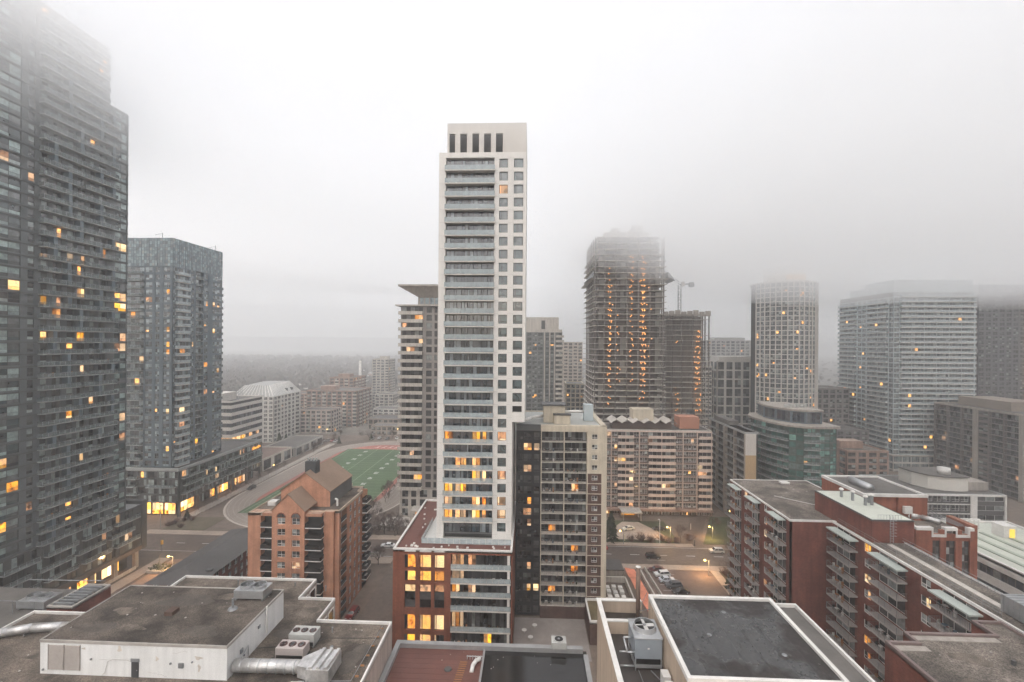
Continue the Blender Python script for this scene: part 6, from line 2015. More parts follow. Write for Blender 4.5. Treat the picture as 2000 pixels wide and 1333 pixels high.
mb = MB().path([(14.4, 60, 33.5), (16.2, 57.2, 35.6)], 0.04, 4).path([(14.4, 60, 33.5), (15.7, 60.5, 35.7)], 0.04, 4).tube((14.4, 60, 31.4), (14.4, 60, 31.9), 0.6, 0.4, 10)
mb.build('stay', STEELD, c)

# ------------------------------------------------------------------ near corner of the red brick block
rt = root('flat_roof_building', (54, 48, 0), 'near dark red brick roof corner covered with grey gravel', 'building')
DP = [(42.4, 30), (60.3, 30), (60.3, 60.1), (56.7, 60.1), (56.7, 57.3), (46.0, 57.3), (46.0, 55.4), (42.4, 55.4)]
MB().prism(DP, 0, 33.3, top=False).build('wall', BRICKR, rt)
flat_roof(rt, DP, 33.35, GRAVEL2, mat('dark brown coping', (0.20, 0.15, 0.14), 0.6, 0.15), 0.3, 0.35)
MB().box(46.4, 56.4, 56.0, 56.9, 33.354, 33.4).box(42.9, 46.6, 54.0, 54.9, 33.354, 33.4).build('roof_edge_strip', CONC, rt)
MB().path([(60.2, 50, 33.5), (53.2, 50, 33.5), (53.0, 49.5, 33.5), (57.5, 44, 33.5)], 0.07, 5).build('roof_cable', WHITECAP, rt)
MB().box(53.6, 53.9, 52, 52.3, 33.36, 33.9).build('roof_vent', DARKPANEL, rt)
rt = root('stair_house', (64, 56, 0), 'dark red brick stair house with open top at the frame edge', 'building')
MB().box(60.4, 68.5, 49.0, 56.6, 0, 35.2).box(62.6, 68.5, 52.5, 57.0, 35.2, 37.6).build('wall', BRICKR, rt)
MB().box(60.9, 66.5, 49.4, 52.3, 35.21, 35.3).build('roof', BLACKM, rt)
mb = MB().box(60.3, 60.8, 48.9, 56.7, 35.2, 35.45).box(60.8, 68.5, 48.9, 49.3, 35.2, 35.45).box(60.8, 68.5, 52.3, 52.5, 35.2, 35.5)
mb.build('coping', GREYCAP, rt)
c = root('air_handler', (63, 60, 33.5), 'shiny ribbed air handling unit beside the brick stair house', 'air handler')
MB().box(62.6, 66.4, 58.0, 62.4, 33.7, 35.9).build('casing', STEEL, c)
mb = MB()
for i in range(7):
    mb.box(62.5, 66.5, 58.1 + i * 0.65, 58.2 + i * 0.65, 33.7, 36.0)
mb.build('casing_rib', STEEL, c)
MB().box(62.8, 66.2, 58.2, 62.2, 33.5, 33.7).build('skid', STEELD, c)
# ------------------------------------------------------------------ roof clutter, seams, patches, balcony furniture
rc = random.Random(41)
def patch_sheet(rt_, name, m, rects, z):
    for (a, b, c, d) in rects:
        MB().quad((a, c, z), (b, c, z), (b, d, z), (a, d, z)).build(name, m, rt_)
def find(label):
    return next(o for o in bpy.data.objects if o.get('label', '').startswith(label))
A_ = find('near flat gravel roof')
B_ = find('red brown and wet black roof')
C_ = find('wet dark roof with white edges')
D_ = find('near dark red brick roof corner')
R_ = find('long dark red brick apartment block')
PALEGR = mat('washed bare gravel', (0.215, 0.178, 0.146), 0.95, 0.45, 2.5, 0.5, speck=0.55)
DAMP = mat('damp gravel', (0.125, 0.104, 0.087), 0.7, 0.4, 2.5, 0.4, speck=0.5)
def blob(rt_, name, m, x, y, rx, ry, z, n=22):
    ph = [rc.uniform(0, 6.28) for _ in range(3)]
    pts = []
    for i in range(n):
        a = 2 * math.pi * i / n
        k = 1 + 0.22 * math.sin(2 * a + ph[0]) + 0.15 * math.sin(3 * a + ph[1]) + 0.08 * math.sin(7 * a + ph[2])
        pts.append((x + rx * k * math.cos(a), y + ry * k * math.sin(a), z))
    MB().poly(pts).build(name, m, rt_)
# worn and damp patches on the gravel
for x, y, rx, ry in ((-43.5, 65.0, 2.6, 1.1), (-47, 68.3, 2.2, 0.8), (-55, 60.3, 2.0, 0.6), (-59.5, 64, 1.6, 0.8)):
    blob(A_, 'gravel_patch', PALEGR, x, y, rx, ry, 28.907)
for x, y, rx, ry in ((-52, 67, 4.5, 1.4), (-60, 60, 2.6, 1.2), (-45, 60, 3.0, 1.0)):
    blob(A_, 'damp_patch', DAMP, x, y, rx, ry, 28.904)
for x, y, rx, ry in ((-27, 66.5, 3.0, 1.3), (-36, 72.5, 2.0, 1.0), (-45, 78.5, 4.0, 1.0), (-55, 79, 3, 1.2), (-76, 58, 3, 1.4), (-70, 60.5, 2, 0.8)):
    blob(A_, 'gravel_patch', PALEGR, x, y, rx, ry, 24.507)
for x, y, rx, ry in ((-24.5, 62, 1.6, 2.6), (-36.4, 67, 1.6, 1.6), (-60, 76, 3, 1.5), (-80, 56, 4, 2.2), (-90, 58, 4, 2)):
    blob(A_, 'damp_patch', DAMP, x, y, rx, ry, 24.504)
for x, y, rx, ry in ((50, 53, 2.0, 1.0), (47.5, 49, 1.6, 0.9), (55, 46, 2.0, 1.4), (52, 43, 2.2, 1.0)):
    blob(D_, 'gravel_patch', PALEGR, x, y, rx, ry, 33.356)
# stray stones and rags
def debris(rt_, x0, x1, y0, y1, z, n, m, s0=0.05, s1=0.16):
    q = MB()
    for i in range(n):
        x, y, s = rc.uniform(x0, x1), rc.uniform(y0, y1), rc.uniform(s0, s1)
        q.box(x - s, x + s * rc.uniform(0.5, 1.4), y - s, y + s, z, z + s * 0.6)
    o = q.build('roof_debris', m, rt_)
    o['kind'] = 'stuff'
debris(A_, -64, -39.8, 57.6, 70, 28.91, 12, GREYCAP, 0.04, 0.11)
debris(A_, -33, -22, 57, 69, 24.51, 12, GREYCAP, 0.04, 0.11)
debris(A_, -80, -65.5, 52, 69, 24.51, 14, GREYCAP, 0.04, 0.11)
debris(D_, 43.2, 59.5, 40, 54.5, 33.36, 16, GREYCAP, 0.03, 0.09)
debris(C_, 16.2, 30.6, 45.3, 58.8, 35.76, 45, ROOFDARK, 0.04, 0.12)
debris(R_, 53.5, 71, 94, 119, ZR + 0.01, 16, GREYCAP)
debris(B_, -20, 8, 60, 71, 19.81, 14, GREYCAP, 0.03, 0.08)
# membrane seams and roof drains
SEAM = mat('seam bitumen', (0.03, 0.027, 0.026), 0.5, 0.2)
for i in range(6):
    MB().box(18.0 + i * 2.2, 18.06 + i * 2.2, 45.2, 59.0, 35.752, 35.768).build('membrane_seam', SEAM, C_)
for i in range(12):
    MB().box(-20.2, -7.2, 58.6 + i * 1.05, 58.64 + i * 1.05, 19.802, 19.815).build('membrane_seam', mat('red seam', (0.10, 0.04, 0.032), 0.6, 0.2), B_)
for x, y in ((20.5, 52), (27.2, 49), (24, 56.5)):
    MB().tube((x, y, 35.752), (x, y, 35.82), 0.28, 0.22, 10).build('roof_drain', STEELD, C_)
for x, y in ((-28.5, 64.2), (-47.5, 74.5), (-57, 76.8), (-74, 57)):
    MB().tube((x, y, 24.51), (x, y, 24.62), 0.3, 0.2, 10).build('roof_drain', STEELD, A_)
for x, y, h in ((-36, 78.6, 0.8), (-52.5, 79.4, 1.0), (-29.8, 67.4, 0.7), (-42.2, 79.8, 0.6), (-69, 67.5, 0.9)):
    MB().tube((x, y, 24.5), (x, y, 24.5 + h), 0.09, 0.09, 8).tube((x, y, 24.5 + h), (x, y, 24.6 + h), 0.16, 0.12, 8).build('vent_pipe', STEELD, A_)
# cables and gas pipe on blocks
for pts in ([(-39.0, 63.2, 24.62), (-36.5, 63.6, 24.62), (-34.6, 64.6, 24.7)], [(-38.9, 60.4, 24.6), (-37.2, 60.2, 24.6), (-35.0, 61.8, 24.7)], [(-34, 63.0, 24.55), (-30, 66, 24.55), (-22, 66.4, 24.55)]):
    MB().path(pts, 0.045, 5).build('roof_cable', BLACKM, A_)
MB().path([(-29.8, 56, 24.7), (-29.8, 57.2, 24.7), (-23, 57.6, 24.7), (-22.6, 69, 24.7)], 0.05, 6).build('gas_pipe', STEELD, A_)
for i in range(6):
    MB().box(-22.85, -22.35, 58.5 + i * 2.0, 58.7 + i * 2.0, 24.505, 24.64).build('pipe_block', WOOD, A_)
# stains and cracks on the white penthouse
RUST = mat('rust stain', (0.66, 0.60, 0.53), 0.9, 0.3, 4.0)
def vblob(rt_, name, m, x, z, rx, rz, y):
    pts = []
    for i in range(14):
        a = 2 * math.pi * i / 14
        k = 1 + 0.3 * math.sin(3 * a + x) + 0.2 * math.sin(5 * a + z)
        pts.append((x + rx * k * math.cos(a), y, z + rz * k * math.sin(a)))
    MB().poly(pts).build(name, m, rt_)
for x, z, rx, rz in ((-43.0, 27.3, 0.5, 0.22), (-42.9, 26.0, 0.18, 0.5), (-58.6, 28.0, 0.3, 0.12), (-48.6, 27.0, 0.2, 0.3), (-53.7, 28.1, 0.25, 0.4)):
    vblob(A_, 'wall_stain', RUST, x, z, rx, rz, 57.092)
for x0, z0, n in ((-56.5, 26.6, 7), (-49.8, 25.2, 9), (-46.5, 27.8, 6), (-62, 28.3, 5)):
    pts = [(x0, 57.09, z0)]
    for i in range(n):
        pts.append((pts[-1][0] + rc.uniform(0.1, 0.5), 57.09, pts[-1][2] + rc.uniform(-0.15, 0.15)))
    MB().path(pts, 0.012, 3).build('wall_crack', GREYCAP, A_)
# balcony furniture: a table with two chairs, boxes, a plant pot
def furn(seed, m1, m2):
    r = random.Random(seed)
    q = MB()
    q.tube((0, 0, 0), (0, 0, 0.68), 0.05, 0.05, 6).tube((0, 0, 0.68), (0, 0, 0.73), 0.36, 0.36, 8)
    for s in (-1, 1):
        x = s * 0.75
        q.box(x - 0.22, x + 0.22, -0.22, 0.22, 0.38, 0.44, 1)
        q.box(x + s * 0.18 - 0.03, x + s * 0.18 + 0.03, -0.22, 0.22, 0.44, 0.9, 1)
        for a in (-0.19, 0.17):
            for b in (-0.19, 0.17):
                q.box(x + a, x + a + 0.03, b, b + 0.03, 0, 0.38, 1, (0, 1))
    q.tube((1.6, 0, 0), (1.6, 0, 0.4), 0.16, 0.2, 7).box(1.45, 1.75, -0.15, 0.15, 0.4, 0.75 + r.uniform(0, 0.4), 0)
    return q.mesh('balcony_furniture', [m1, m2])
FUR = [furn(1, WHITECAP, BLACKM), furn(2, WOOD, WHITECAP), furn(3, mat('blue grey cover', (0.10, 0.14, 0.18), 0.7), CONCW), furn(4, NEEDLE, WOOD)]
T4_ = find('slender white precast tower')
for k in range(1, 29):
    for u in (3.2, 7.2, 10.6):
        if rc.random() < 0.42:
            put(T4_, 'balcony_furniture', rc.choice(FUR), (-21.3 + u, 103.0 + 0.2, 24.9 + 2.98 * k + 0.005), 0.0)
for k, z in enumerate([3.0, 6.35, 10.9, 13.85, 16.8, 19.8]):
    for u in (14.5, 18.2, 22):
        if rc.random() < 0.5:
            put(T4_, 'balcony_furniture', rc.choice(FUR), (-29.6 + u, 97.5, z + 0.005), 0.0)
E_ = find('cream apartment block')
for k in range(17):
    for u in (1.6, 7.6):
        if rc.random() < 0.7:
            put(E_, 'balcony_furniture', rc.choice(FUR), (2.8 + u, 113.75, 3.2 + 2.56 * k + 0.005), 0.0)
for k in range(12):
    for u, x in ((2.6, 60.7), (13.6, 60.7), (25.4, 60.7)):
        if rc.random() < 0.75:
            put(R_, 'balcony_furniture', rc.choice(FUR), (x - 0.8, 92.8 - u, 0.4 + FHR * k + 0.005), R(-90))
    for u in (3.2, 12.4, 22.0):
        if rc.random() < 0.7:
            put(R_, 'balcony_furniture', rc.choice(FUR), (52.5 - 0.75, 120.1 - u, 0.4 + FHR * k + 0.005), R(-90))
T1_ = find('very tall dark grey')
for k in range(40):
    for u in (18.5, 23.0, 28.0, 33.0):
        if rc.random() < 0.4:
            put(T1_, 'balcony_furniture', rc.choice(FUR), (-118 + 0.75, 86 + u, 19.3 + 2.88 * k + 0.005), R(90))
# weathered precast joints on the white tower
mb = MB()
for k in range(NF + 1):
    for (a, b) in ((0.0, 1.6), (12.8, 13.9), (15.9, 17.25)):
        z = 24.9 + 2.98 * k
        mb.box(-21.3 + a, -21.3 + b, 102.996, 103.0, z - 0.035, z)
mb.build('panel_joint', GREYCAP, T4_)
# ------------------------------------------------------------------ cars
CARGLASS = mat('car glass', (0.02, 0.022, 0.025), 0.08, 0.1)
def paint(name, c):
    if name in MATS:
        return MATS[name]
    m, t, b = nodes(name)
    b.inputs['Base Color'].default_value = (*c, 1)
    b.inputs['Roughness'].default_value = 0.32
    b.inputs['Coat Weight'].default_value = 0.6
    MATS[name] = m
    return m
def car_meshes(col_, suv):
    L, Wd = 4.6, 1.82
    hh = 1.68 if suv else 1.45
    if suv:
        low = [(-2.3, 0.35), (-2.3, 0.95), (-1.35, 1.05), (2.2, 1.05), (2.3, 0.8), (2.3, 0.35)]
        cab = [(-1.3, 1.05), (-0.65, 1.62), (1.75, 1.66), (2.15, 1.05)]
    else:
        low = [(-2.3, 0.32), (-2.3, 0.72), (-1.2, 0.92), (1.5, 0.95), (2.25, 0.9), (2.3, 0.6), (2.3, 0.32)]
        cab = [(-1.15, 0.92), (-0.35, 1.42), (0.95, 1.43), (1.75, 0.95)]
    b = MB()
    def slab(p, w0, w1):
        n = len(b.v)
        k = len(p)
        zs = [q[1] for q in p]
        z0, z1 = min(zs), max(zs)
        for s in (-1, 1):
            for x, z in p:
                w = w0 + (w1 - w0) * (z - z0) / (z1 - z0)
                b.v.append((x, s * w / 2, z))
        for i in range(k):
            j = (i + 1) % k
            b.f.append((n + i, n + k + i, n + k + j, n + j))
            b.m.append(0)
        b.f.append(tuple(n + i for i in range(k)))
        b.m.append(0)
        b.f.append(tuple(n + k + k - 1 - i for i in range(k)))
        b.m.append(0)
    slab(low, Wd * 0.96, Wd)
    slab(cab, Wd * 0.94, Wd * 0.74)
    body = b.mesh('body', col_)
    g = MB()
    def side(x0, x1, x2, x3, z0, z1, s):
        w = lambda z: (Wd * 0.94 + (Wd * 0.74 - Wd * 0.94) * (z - cab[0][1]) / (cab[1][1] - cab[0][1])) / 2 + 0.012
        p = [(x0, s * w(z0), z0), (x1, s * w(z0), z0), (x2, s * w(z1), z1), (x3, s * w(z1), z1)]
        g.poly(p if s < 0 else p[::-1])
    z0, z1 = cab[0][1] + 0.05, cab[1][1] - 0.08
    for s in (-1, 1):
        side(cab[0][0] + 0.25, 0.15, 0.15, cab[1][0] + 0.06, z0, z1, s)
        side(0.25, cab[3][0] - 0.2, cab[2][0] + 0.02, 0.25, z0, z1, s)
    for (xa, za), (xb, zb), o in ((cab[0], cab[1], -0.015), (cab[3], cab[2], 0.015)):
        p = Vector((xa, 0, za)).lerp(Vector((xb, 0, zb)), 0.1)
        q = Vector((xa, 0, za)).lerp(Vector((xb, 0, zb)), 0.9)
        g.poly([(p.x + o, -0.74, p.z + 0.01), (p.x + o, 0.74, p.z + 0.01), (q.x + o, 0.62, q.z + 0.01), (q.x + o, -0.62, q.z + 0.01)])
    glass = g.mesh('window', CARGLASS)
    return body, glass
wheel_me = MB().tube((0, -0.11, 0), (0, 0.11, 0), 0.33, 0.33, 12).mesh('wheel', RUBBER)
rim_me = MB().tube((0, -0.12, 0), (0, 0.12, 0), 0.2, 0.2, 10).mesh('rim', STEEL)
hl_me = MB().box(-0.03, 0.03, -0.2, 0.2, -0.07, 0.07).mesh('headlight', mat('headlight glass', (0.7, 0.7, 0.68), 0.15))
tl_me = MB().box(-0.03, 0.03, -0.2, 0.2, -0.07, 0.07).mesh('tail_light', mat('tail light red', (0.4, 0.02, 0.02), 0.2))
CARS = {}
def car(x, y, deg, cname, c, suv, label, group=None, z=0.02):
    key = (cname, suv)
    if key not in CARS:
        CARS[key] = car_meshes(paint(cname, c), suv)
    r_ = root('parked_car', (x, y, z), label, 'car', group)
    r_.rotation_euler = (0, 0, R(deg))
    def ch(n, me, loc, par):
        o = bpy.data.objects.new(n, me)
        o.parent = par
        o.location = loc
        col.objects.link(o)
        return o
    ch('body', CARS[key][0], (0, 0, 0), r_)
    ch('window', CARS[key][1], (0, 0, 0), r_)
    for wx in (-1.42, 1.42):
        for wy in (-0.82, 0.82):
            w = ch('wheel', wheel_me, (wx, wy, 0.33), r_)
            ch('rim', rim_me, (0, 0, 0), w)
    for wy in (-0.62, 0.62):
        ch('headlight', hl_me, (-2.3, wy, 0.66), r_)
        ch('tail_light', tl_me, (2.3, wy, 0.78), r_)
    return r_
car(38.6, 138.2, 8, 'dark red paint', (0.09, 0.012, 0.018), False, 'dark red car, farthest in the parking row')
car(39.5, 135.3, 8, 'white paint', (0.72, 0.72, 0.72), True, 'white car parked next to the dark red one', None)
car(40.0, 132.4, 188, 'pearl paint', (0.62, 0.65, 0.70), False, 'pale silver white car in the middle of the parking row')
car(41.0, 129.4, 8, 'grey paint', (0.10, 0.105, 0.115), True, 'dark grey car between the silver and the black one')
car(42.0, 126.3, 8, 'black paint', (0.018, 0.018, 0.02), False, 'black car nearest in the parking row')
car(39.8, 146.6, 180, 'street black paint', (0.012, 0.012, 0.014), True, 'black car driving along the cross street')
car(36.6, 168.2, 20, 'cream white paint', (0.74, 0.70, 0.58), False, 'cream white car on the drive before the lit entrance', z=0.13)
car(48.0, 168.6, 5, 'navy paint', (0.02, 0.022, 0.03), False, 'dark car behind the bare shrubs on the drive', z=0.13)
car(-47.4, 149.6, 0, 'bright white paint', (0.78, 0.78, 0.78), False, 'white car on the cross street beside the brick podium')
car(-40.4, 149.6, 0, 'bright white paint', (0.78, 0.78, 0.78), False, 'second white car half hidden behind the brick podium corner')
car(-44.2, 111.5, 85, 'maroon paint', (0.16, 0.015, 0.015), True, 'maroon car tucked against the side of the peach house')
for i, (x, c, n) in enumerate(((-112, (0.6, 0.6, 0.6), 'white'), (-107.5, (0.5, 0.5, 0.5), 'silver'), (-101, (0.08, 0.08, 0.09), 'black'), (-95, (0.55, 0.54, 0.5), 'beige'), (-90, (0.3, 0.3, 0.32), 'grey'))):
    car(x, 316 + (i % 2) * 3, 90, 'far %s paint' % n, c, i % 2 == 0, 'small %s car parked beyond the far end of the running track' % n, 'cars parked beyond the track')

for i in range(8):
    sheet('road_marking', rect(37.6, 43.4, 124.6 + i * 2.95, 124.72 + i * 2.95), 0.020, WHITEPAINT)
sheet('road_marking', rect(-106.2, -106.0, 40, 138), 0.022, YELLOWP)
for i, (x, y, dg, nm, c, sv, lab) in enumerate((
    (-74, 151.6, 0, 'taxi orange', (0.5, 0.16, 0.02), False, 'orange taxi on the cross street behind the peach house'),
    (-66, 146.0, 180, 'street grey', (0.2, 0.2, 0.21), True, 'grey car on the near lane behind the peach house'),
    (-83, 151.6, 0, 'street silver', (0.45, 0.46, 0.47), False, 'silver car waiting on the cross street past the long low house'),
    (-103.5, 112, 90, 'street blue', (0.03, 0.06, 0.12), False, 'dark blue car beside the brick plaza below the tall tower'),
    (-109.5, 98, 270, 'street white van', (0.66, 0.66, 0.65), True, 'white car close under the arcade of the tall tower'),
    (62, 151.6, 0, 'street pearl', (0.55, 0.55, 0.53), True, 'pearl car on the far lane near the side street bend'),
    (24, 151.8, 0, 'street red', (0.28, 0.03, 0.025), False, 'red car emerging beside the cream block'),
    (-134.6 + 5.2, 205, 90, 'kerb black', (0.02, 0.02, 0.022), True, 'black car parked by the lit shops of the black podium'),
)):
    car(x, y, dg, nm, c, sv, lab)
for i in range(7):
    car(-152 + i * 3.0, 306 + (i % 3), 90, 'lot paint %d' % (i % 3), ((0.5, 0.5, 0.5), (0.12, 0.12, 0.13), (0.3, 0.05, 0.05))[i % 3], i % 2 == 0, 'car in the lot past the long low white store', 'cars in the lot past the white store')
# ------------------------------------------------------------------ trees
def bare_tree_meshes(h, seed, lim=5, spread=0.55):
    rnd = random.Random(seed)
    tr, tw = MB(), MB()
    def grow(p, d, L, r, lv):
        q = p + d * L
        (tr if lv < 2 else tw).tube(p, q, r, r * 0.68, 6 if lv < 2 else 3, 0, False)
        if lv >= lim:
            return
        n = 3 if lv < 3 else rnd.choice((2, 3, 3))
        for i in range(n):
            v = Vector((rnd.gauss(0, 1), rnd.gauss(0, 1), rnd.gauss(0.35, 0.6))).normalized()
            nd_ = (d * (1 - spread) + v * spread + Vector((0, 0, 0.10))).normalized()
            grow(p + d * L * (1.0 if i == 0 else rnd.uniform(0.55, 1.0)), nd_, L * rnd.uniform(0.66, 0.86), max(0.026, r * 0.62), lv + 1)
    grow(Vector((0, 0, 0)), Vector((0, 0, 1)), h * 0.26, h * 0.022, 0)
    return tr.mesh('trunk', BARK), tw.mesh('crown', mat('twig brown', (0.135, 0.10, 0.085), 0.95, 0.2))
BT_ = [bare_tree_meshes(8, 11, 6), bare_tree_meshes(8, 23, 6), bare_tree_meshes(8, 37, 6, spread=0.65)]
def bare_shrub_mesh(seed, n=60):
    rnd = random.Random(seed)
    tw = MB()
    for i in range(n):
        a = rnd.uniform(0, 6.283)
        e = rnd.uniform(0.35, 1.45)
        L = rnd.uniform(0.7, 1.5)
        d = Vector((math.cos(a) * math.cos(e), math.sin(a) * math.cos(e), math.sin(e)))
        p = Vector((rnd.uniform(-0.3, 0.3), rnd.uniform(-0.3, 0.3), 0))
        q = p + d * L
        tw.tube(p, q, 0.025, 0.012, 3, 0, False)
        for j in range(5):
            v = (d + Vector((rnd.gauss(0, 0.6), rnd.gauss(0, 0.6), rnd.gauss(0.1, 0.4)))).normalized()
            s = p + d * L * rnd.uniform(0.4, 1)
            tw.tube(s, s + v * rnd.uniform(0.3, 0.7), 0.016, 0.008, 3, 0, False)
    return tw
SH = [bare_shrub_mesh(i).mesh('branch_clump', mat('russet twig', (0.16, 0.095, 0.075), 0.95, 0.25)) for i in (3, 4)]
def conifer_mesh(h, r_, seed):
    rnd = random.Random(seed)
    b = MB()
    n = int(h * 26)
    for i in range(n):
        t = rnd.random() ** 0.8
        z = h * (0.08 + 0.92 * t)
        rad = r_ * (1 - t) ** 0.85 * rnd.uniform(0.75, 1.1) + 0.12
        a = rnd.uniform(0, 6.283)
        d = Vector((math.cos(a), math.sin(a), -0.25))
        s = Vector((-d.y, d.x, 0))
        p0 = Vector((0, 0, z)) + d * rad * rnd.uniform(0.05, 0.45)
        p1 = Vector((0, 0, z)) + d * rad
        w = rnd.uniform(0.22, 0.5)
        b.quad(tuple(p0 - s * w * 0.5), tuple(p1 - s * w * 0.35 + Vector((0, 0, -0.1))), tuple(p1 + d * 0.2), tuple(p0 + s * w + Vector((0, 0, rnd.uniform(-0.2, 0.2)))))
        b.quad(tuple(p0), tuple(p1 + Vector((0, 0, -0.3)) + s * 0.3), tuple(p1 + d * 0.15), tuple(p0 + Vector((0, 0, 0.35))))
    return b.mesh('crown', NEEDLE), MB().tube((0, 0, 0), (0, 0, h * 0.95), 0.22, 0.04, 7).mesh('trunk', BARK)
CF = [conifer_mesh(9, 2.6, 5), conifer_mesh(9, 3.2, 8)]
def plant(name, x, y, z, meshes, scale, label, cat, group=None, rot=None):
    r_ = root(name, (x, y, z), label, cat, group)
    r_.scale = (scale, scale, scale)
    r_.rotation_euler = (0, 0, random.uniform(0, 6.28) if rot is None else rot)
    for n_, me in meshes:
        o = bpy.data.objects.new(n_, me)
        o.parent = r_
        col.objects.link(o)
    return r_
def bare(x, y, s, label, group=None, z=0.0):
    t, c = random.choice(BT_)
    plant('bare_tree', x, y, z, (('trunk', t), ('crown', c)), s, label, 'tree', group)
g = 'bare street trees before the brick podium'
for x, y, s in ((-47.5, 158, 0.9), (-44, 161, 0.8), (-40, 160.5, 0.85), (-52, 160, 0.9), (-36, 162, 0.8), (-55, 163, 0.8), (-49, 164, 0.7), (-46.5, 146.0 - 8.5, 0.95), (-41, 166, 0.8), (-33, 160, 0.8)):
    bare(x, y, s, 'bare street tree on the cross street before the brick podium', g, 0.0)
g = 'bare trees beside the running track'
for i in range(16):
    bare(-63 + random.uniform(-2.5, 5), 172 + i * 6.5, random.uniform(0.7, 1.05), 'bare tree between the sports field and the striped tower', g)
g = 'bare trees behind the peach house'
for i in range(12):
    bare(-72 + i * 2.3 + random.uniform(-1, 1), 158 + random.uniform(0, 8), random.uniform(0.8, 1.2), 'bare tree between the peach house and the sports field', g)
g = 'bare trees along the lit podium'
for i in range(9):
    bare(-134.5 + random.uniform(-0.6, 0.6), 178 + i * 8.0, random.uniform(0.55, 0.8), 'bare young tree along the lit shops of the black podium', g)
for i in range(10):
    bare(-136 + random.uniform(-5, 3), 268 + i * 6.0, random.uniform(0.6, 0.9), 'bare tree lining the far straight of the running track', 'bare trees at the far straight')
for i in range(10):
    bare(-124 + i * 6.4, 322 + random.uniform(-4, 5), random.uniform(0.6, 1.0), 'bare tree beyond the far bend of the running track', 'bare trees at the far bend')
for x, y, s in ((-108, 131, 0.5), (-101.5, 138, 0.55), (-92, 140, 0.6), (-87, 141.5, 0.6), (-84, 143, 0.6)):
    bare(x, y, s, 'small bare tree on the plaza beside the long low house', 'small bare trees on the plaza')
bare(52.5, 158.5, 0.95, 'tall bare tree between the two lawn lamps', None, 0.1)
for i, (x, y, sc_) in enumerate(((66, 142, 1.2), (69, 150, 1.2), (63, 128, 1.1), (72, 160, 1.3), (60, 117, 1.0), (80, 172, 1.2))):
    bare(x, y, sc_, 'large bare tree crowding the corner of the brick block', 'bare trees at the brick block corner', 0.1)
bare(61.5, 137, 1.0, 'bare tree beside the brick block and street lamp', None, 0.1)
bare(76, 165, 1.1, 'bare tree on the lawn at the corner of the brick block', None, 0.1)
bare(70, 175, 1.0, 'bare tree at the far end of the lawn near the slab block', None, 0.1)
for x, y, s, lab in ((35.6, 158.6, 1.5, 'bare shrub nearest the pale yellow marker post'), (46.4, 159.6, 1.8, 'bare shrub just behind the pale light pole'), (56.2, 160.5, 1.8, 'bare shrub on the outer side of the side street bend'), (58.6, 136.5, 1.6, 'bare shrub beside the parking lot lamp'), (39.0, 158.8, 2.0, 'largest russet bare shrub in front of the drive'), (42.2, 158.4, 1.7, 'russet bare shrub beside the pale light pole'), (48.6, 158.2, 1.5, 'low bare shrub right of the pale light pole'), (51.0, 158.4, 1.4, 'low bare shrub at the bend of the side street')):
    plant('bare_shrub', x, y, 0.1, (('branch_clump', SH[int(x) % 2]),), s, lab, 'shrub')
for i in range(8):
    plant('bare_shrub', -131 + random.uniform(-3, 3), 161 + i * 1.1, 0.1, (('branch_clump', SH[i % 2]),), random.uniform(0.8, 1.3), 'bare shrub on the verge before the lit corner shop', 'shrub', 'bare shrubs by the corner shop')
for x, y, s, k, lab, z in ((28.6, 158.6, 1.15, 0, 'narrow dark conifer beside the cream block across the street', 0.1), (58.8, 128, 1.25, 1, 'big dark conifer beside the parking lot and brick block', 0.1), (61.5, 121, 1.1, 1, 'second dark conifer close behind the big one by the brick block', 0.1), (-131.8, 168.5, 0.45, 1, 'small round conifer before the lit corner shop', 0.1)):
    plant('conifer_tree', x, y, z, (('crown', CF[k][0]), ('trunk', CF[k][1])), s, lab, 'tree')
for x, y, s in ((-112, 314, 0.55), (-129, 300, 0.6), (-168, 296, 0.9), (-164, 297, 0.8)):
    plant('conifer_tree', x, y, 0, (('crown', CF[0][0]), ('trunk', CF[0][1])), s, 'small conifer beyond the running track', 'tree', 'small far conifers')

# ------------------------------------------------------------------ street lamps and street furniture
LAMPM = emit('lamp head amber', (1.0, 0.62, 0.16), 4.0)
def lamp(x, y, h, label, power=900, arm=1.2, z=0.0):
    r_ = root('street_lamp', (x, y, z), label, 'street lamp')
    MB().tube((x, y, z), (x, y, z + h), 0.09, 0.06, 8).tube((x, y, z), (x, y, z + 0.5), 0.16, 0.14, 8).build('pole', STEELD, r_)
    MB().path([(x, y, z + h), (x - arm, y - 0.2, z + h + 0.15)], 0.05, 6).build('arm', STEELD, r_)
    MB().hexa([(x - arm - 0.3, y - 0.4, z + h - 0.1), (x - arm + 0.3, y - 0.4, z + h - 0.1), (x - arm + 0.3, y, z + h - 0.1), (x - arm - 0.3, y, z + h - 0.1), (x - arm - 0.2, y - 0.35, z + h + 0.25), (x - arm + 0.2, y - 0.35, z + h + 0.25), (x - arm + 0.2, y - 0.05, z + h + 0.25), (x - arm - 0.2, y - 0.05, z + h + 0.25)]).build('lamp_head', LAMPM, r_)
    if not power:
        return
    ld = bpy.data.lights.new('lamp_light', 'POINT')
    ld.energy = power
    ld.color = (1.0, 0.6, 0.25)
    ld.shadow_soft_size = 0.3
    lo = bpy.data.objects.new('lamp_light', ld)
    lo.parent = r_
    lo.location = (-arm, -0.2, h - 0.6)
    col.objects.link(lo)
lamp(53.5, 136.4, 4.6, 'amber street lamp beside the parking lot exit')
lamp(50.0, 161.6, 4.0, 'amber lamp on the lawn beside the pale light pole', z=0.1)
lamp(65.0, 162.5, 4.2, 'amber lamp on the lawn near the bend of the side street', z=0.1)
lamp(-139.0 + 8, 228, 5, 'amber street lamp at the far end of the black podium', 0)
lamp(-146, 322, 5.5, 'amber street lamp before the low pinkish block', 0)
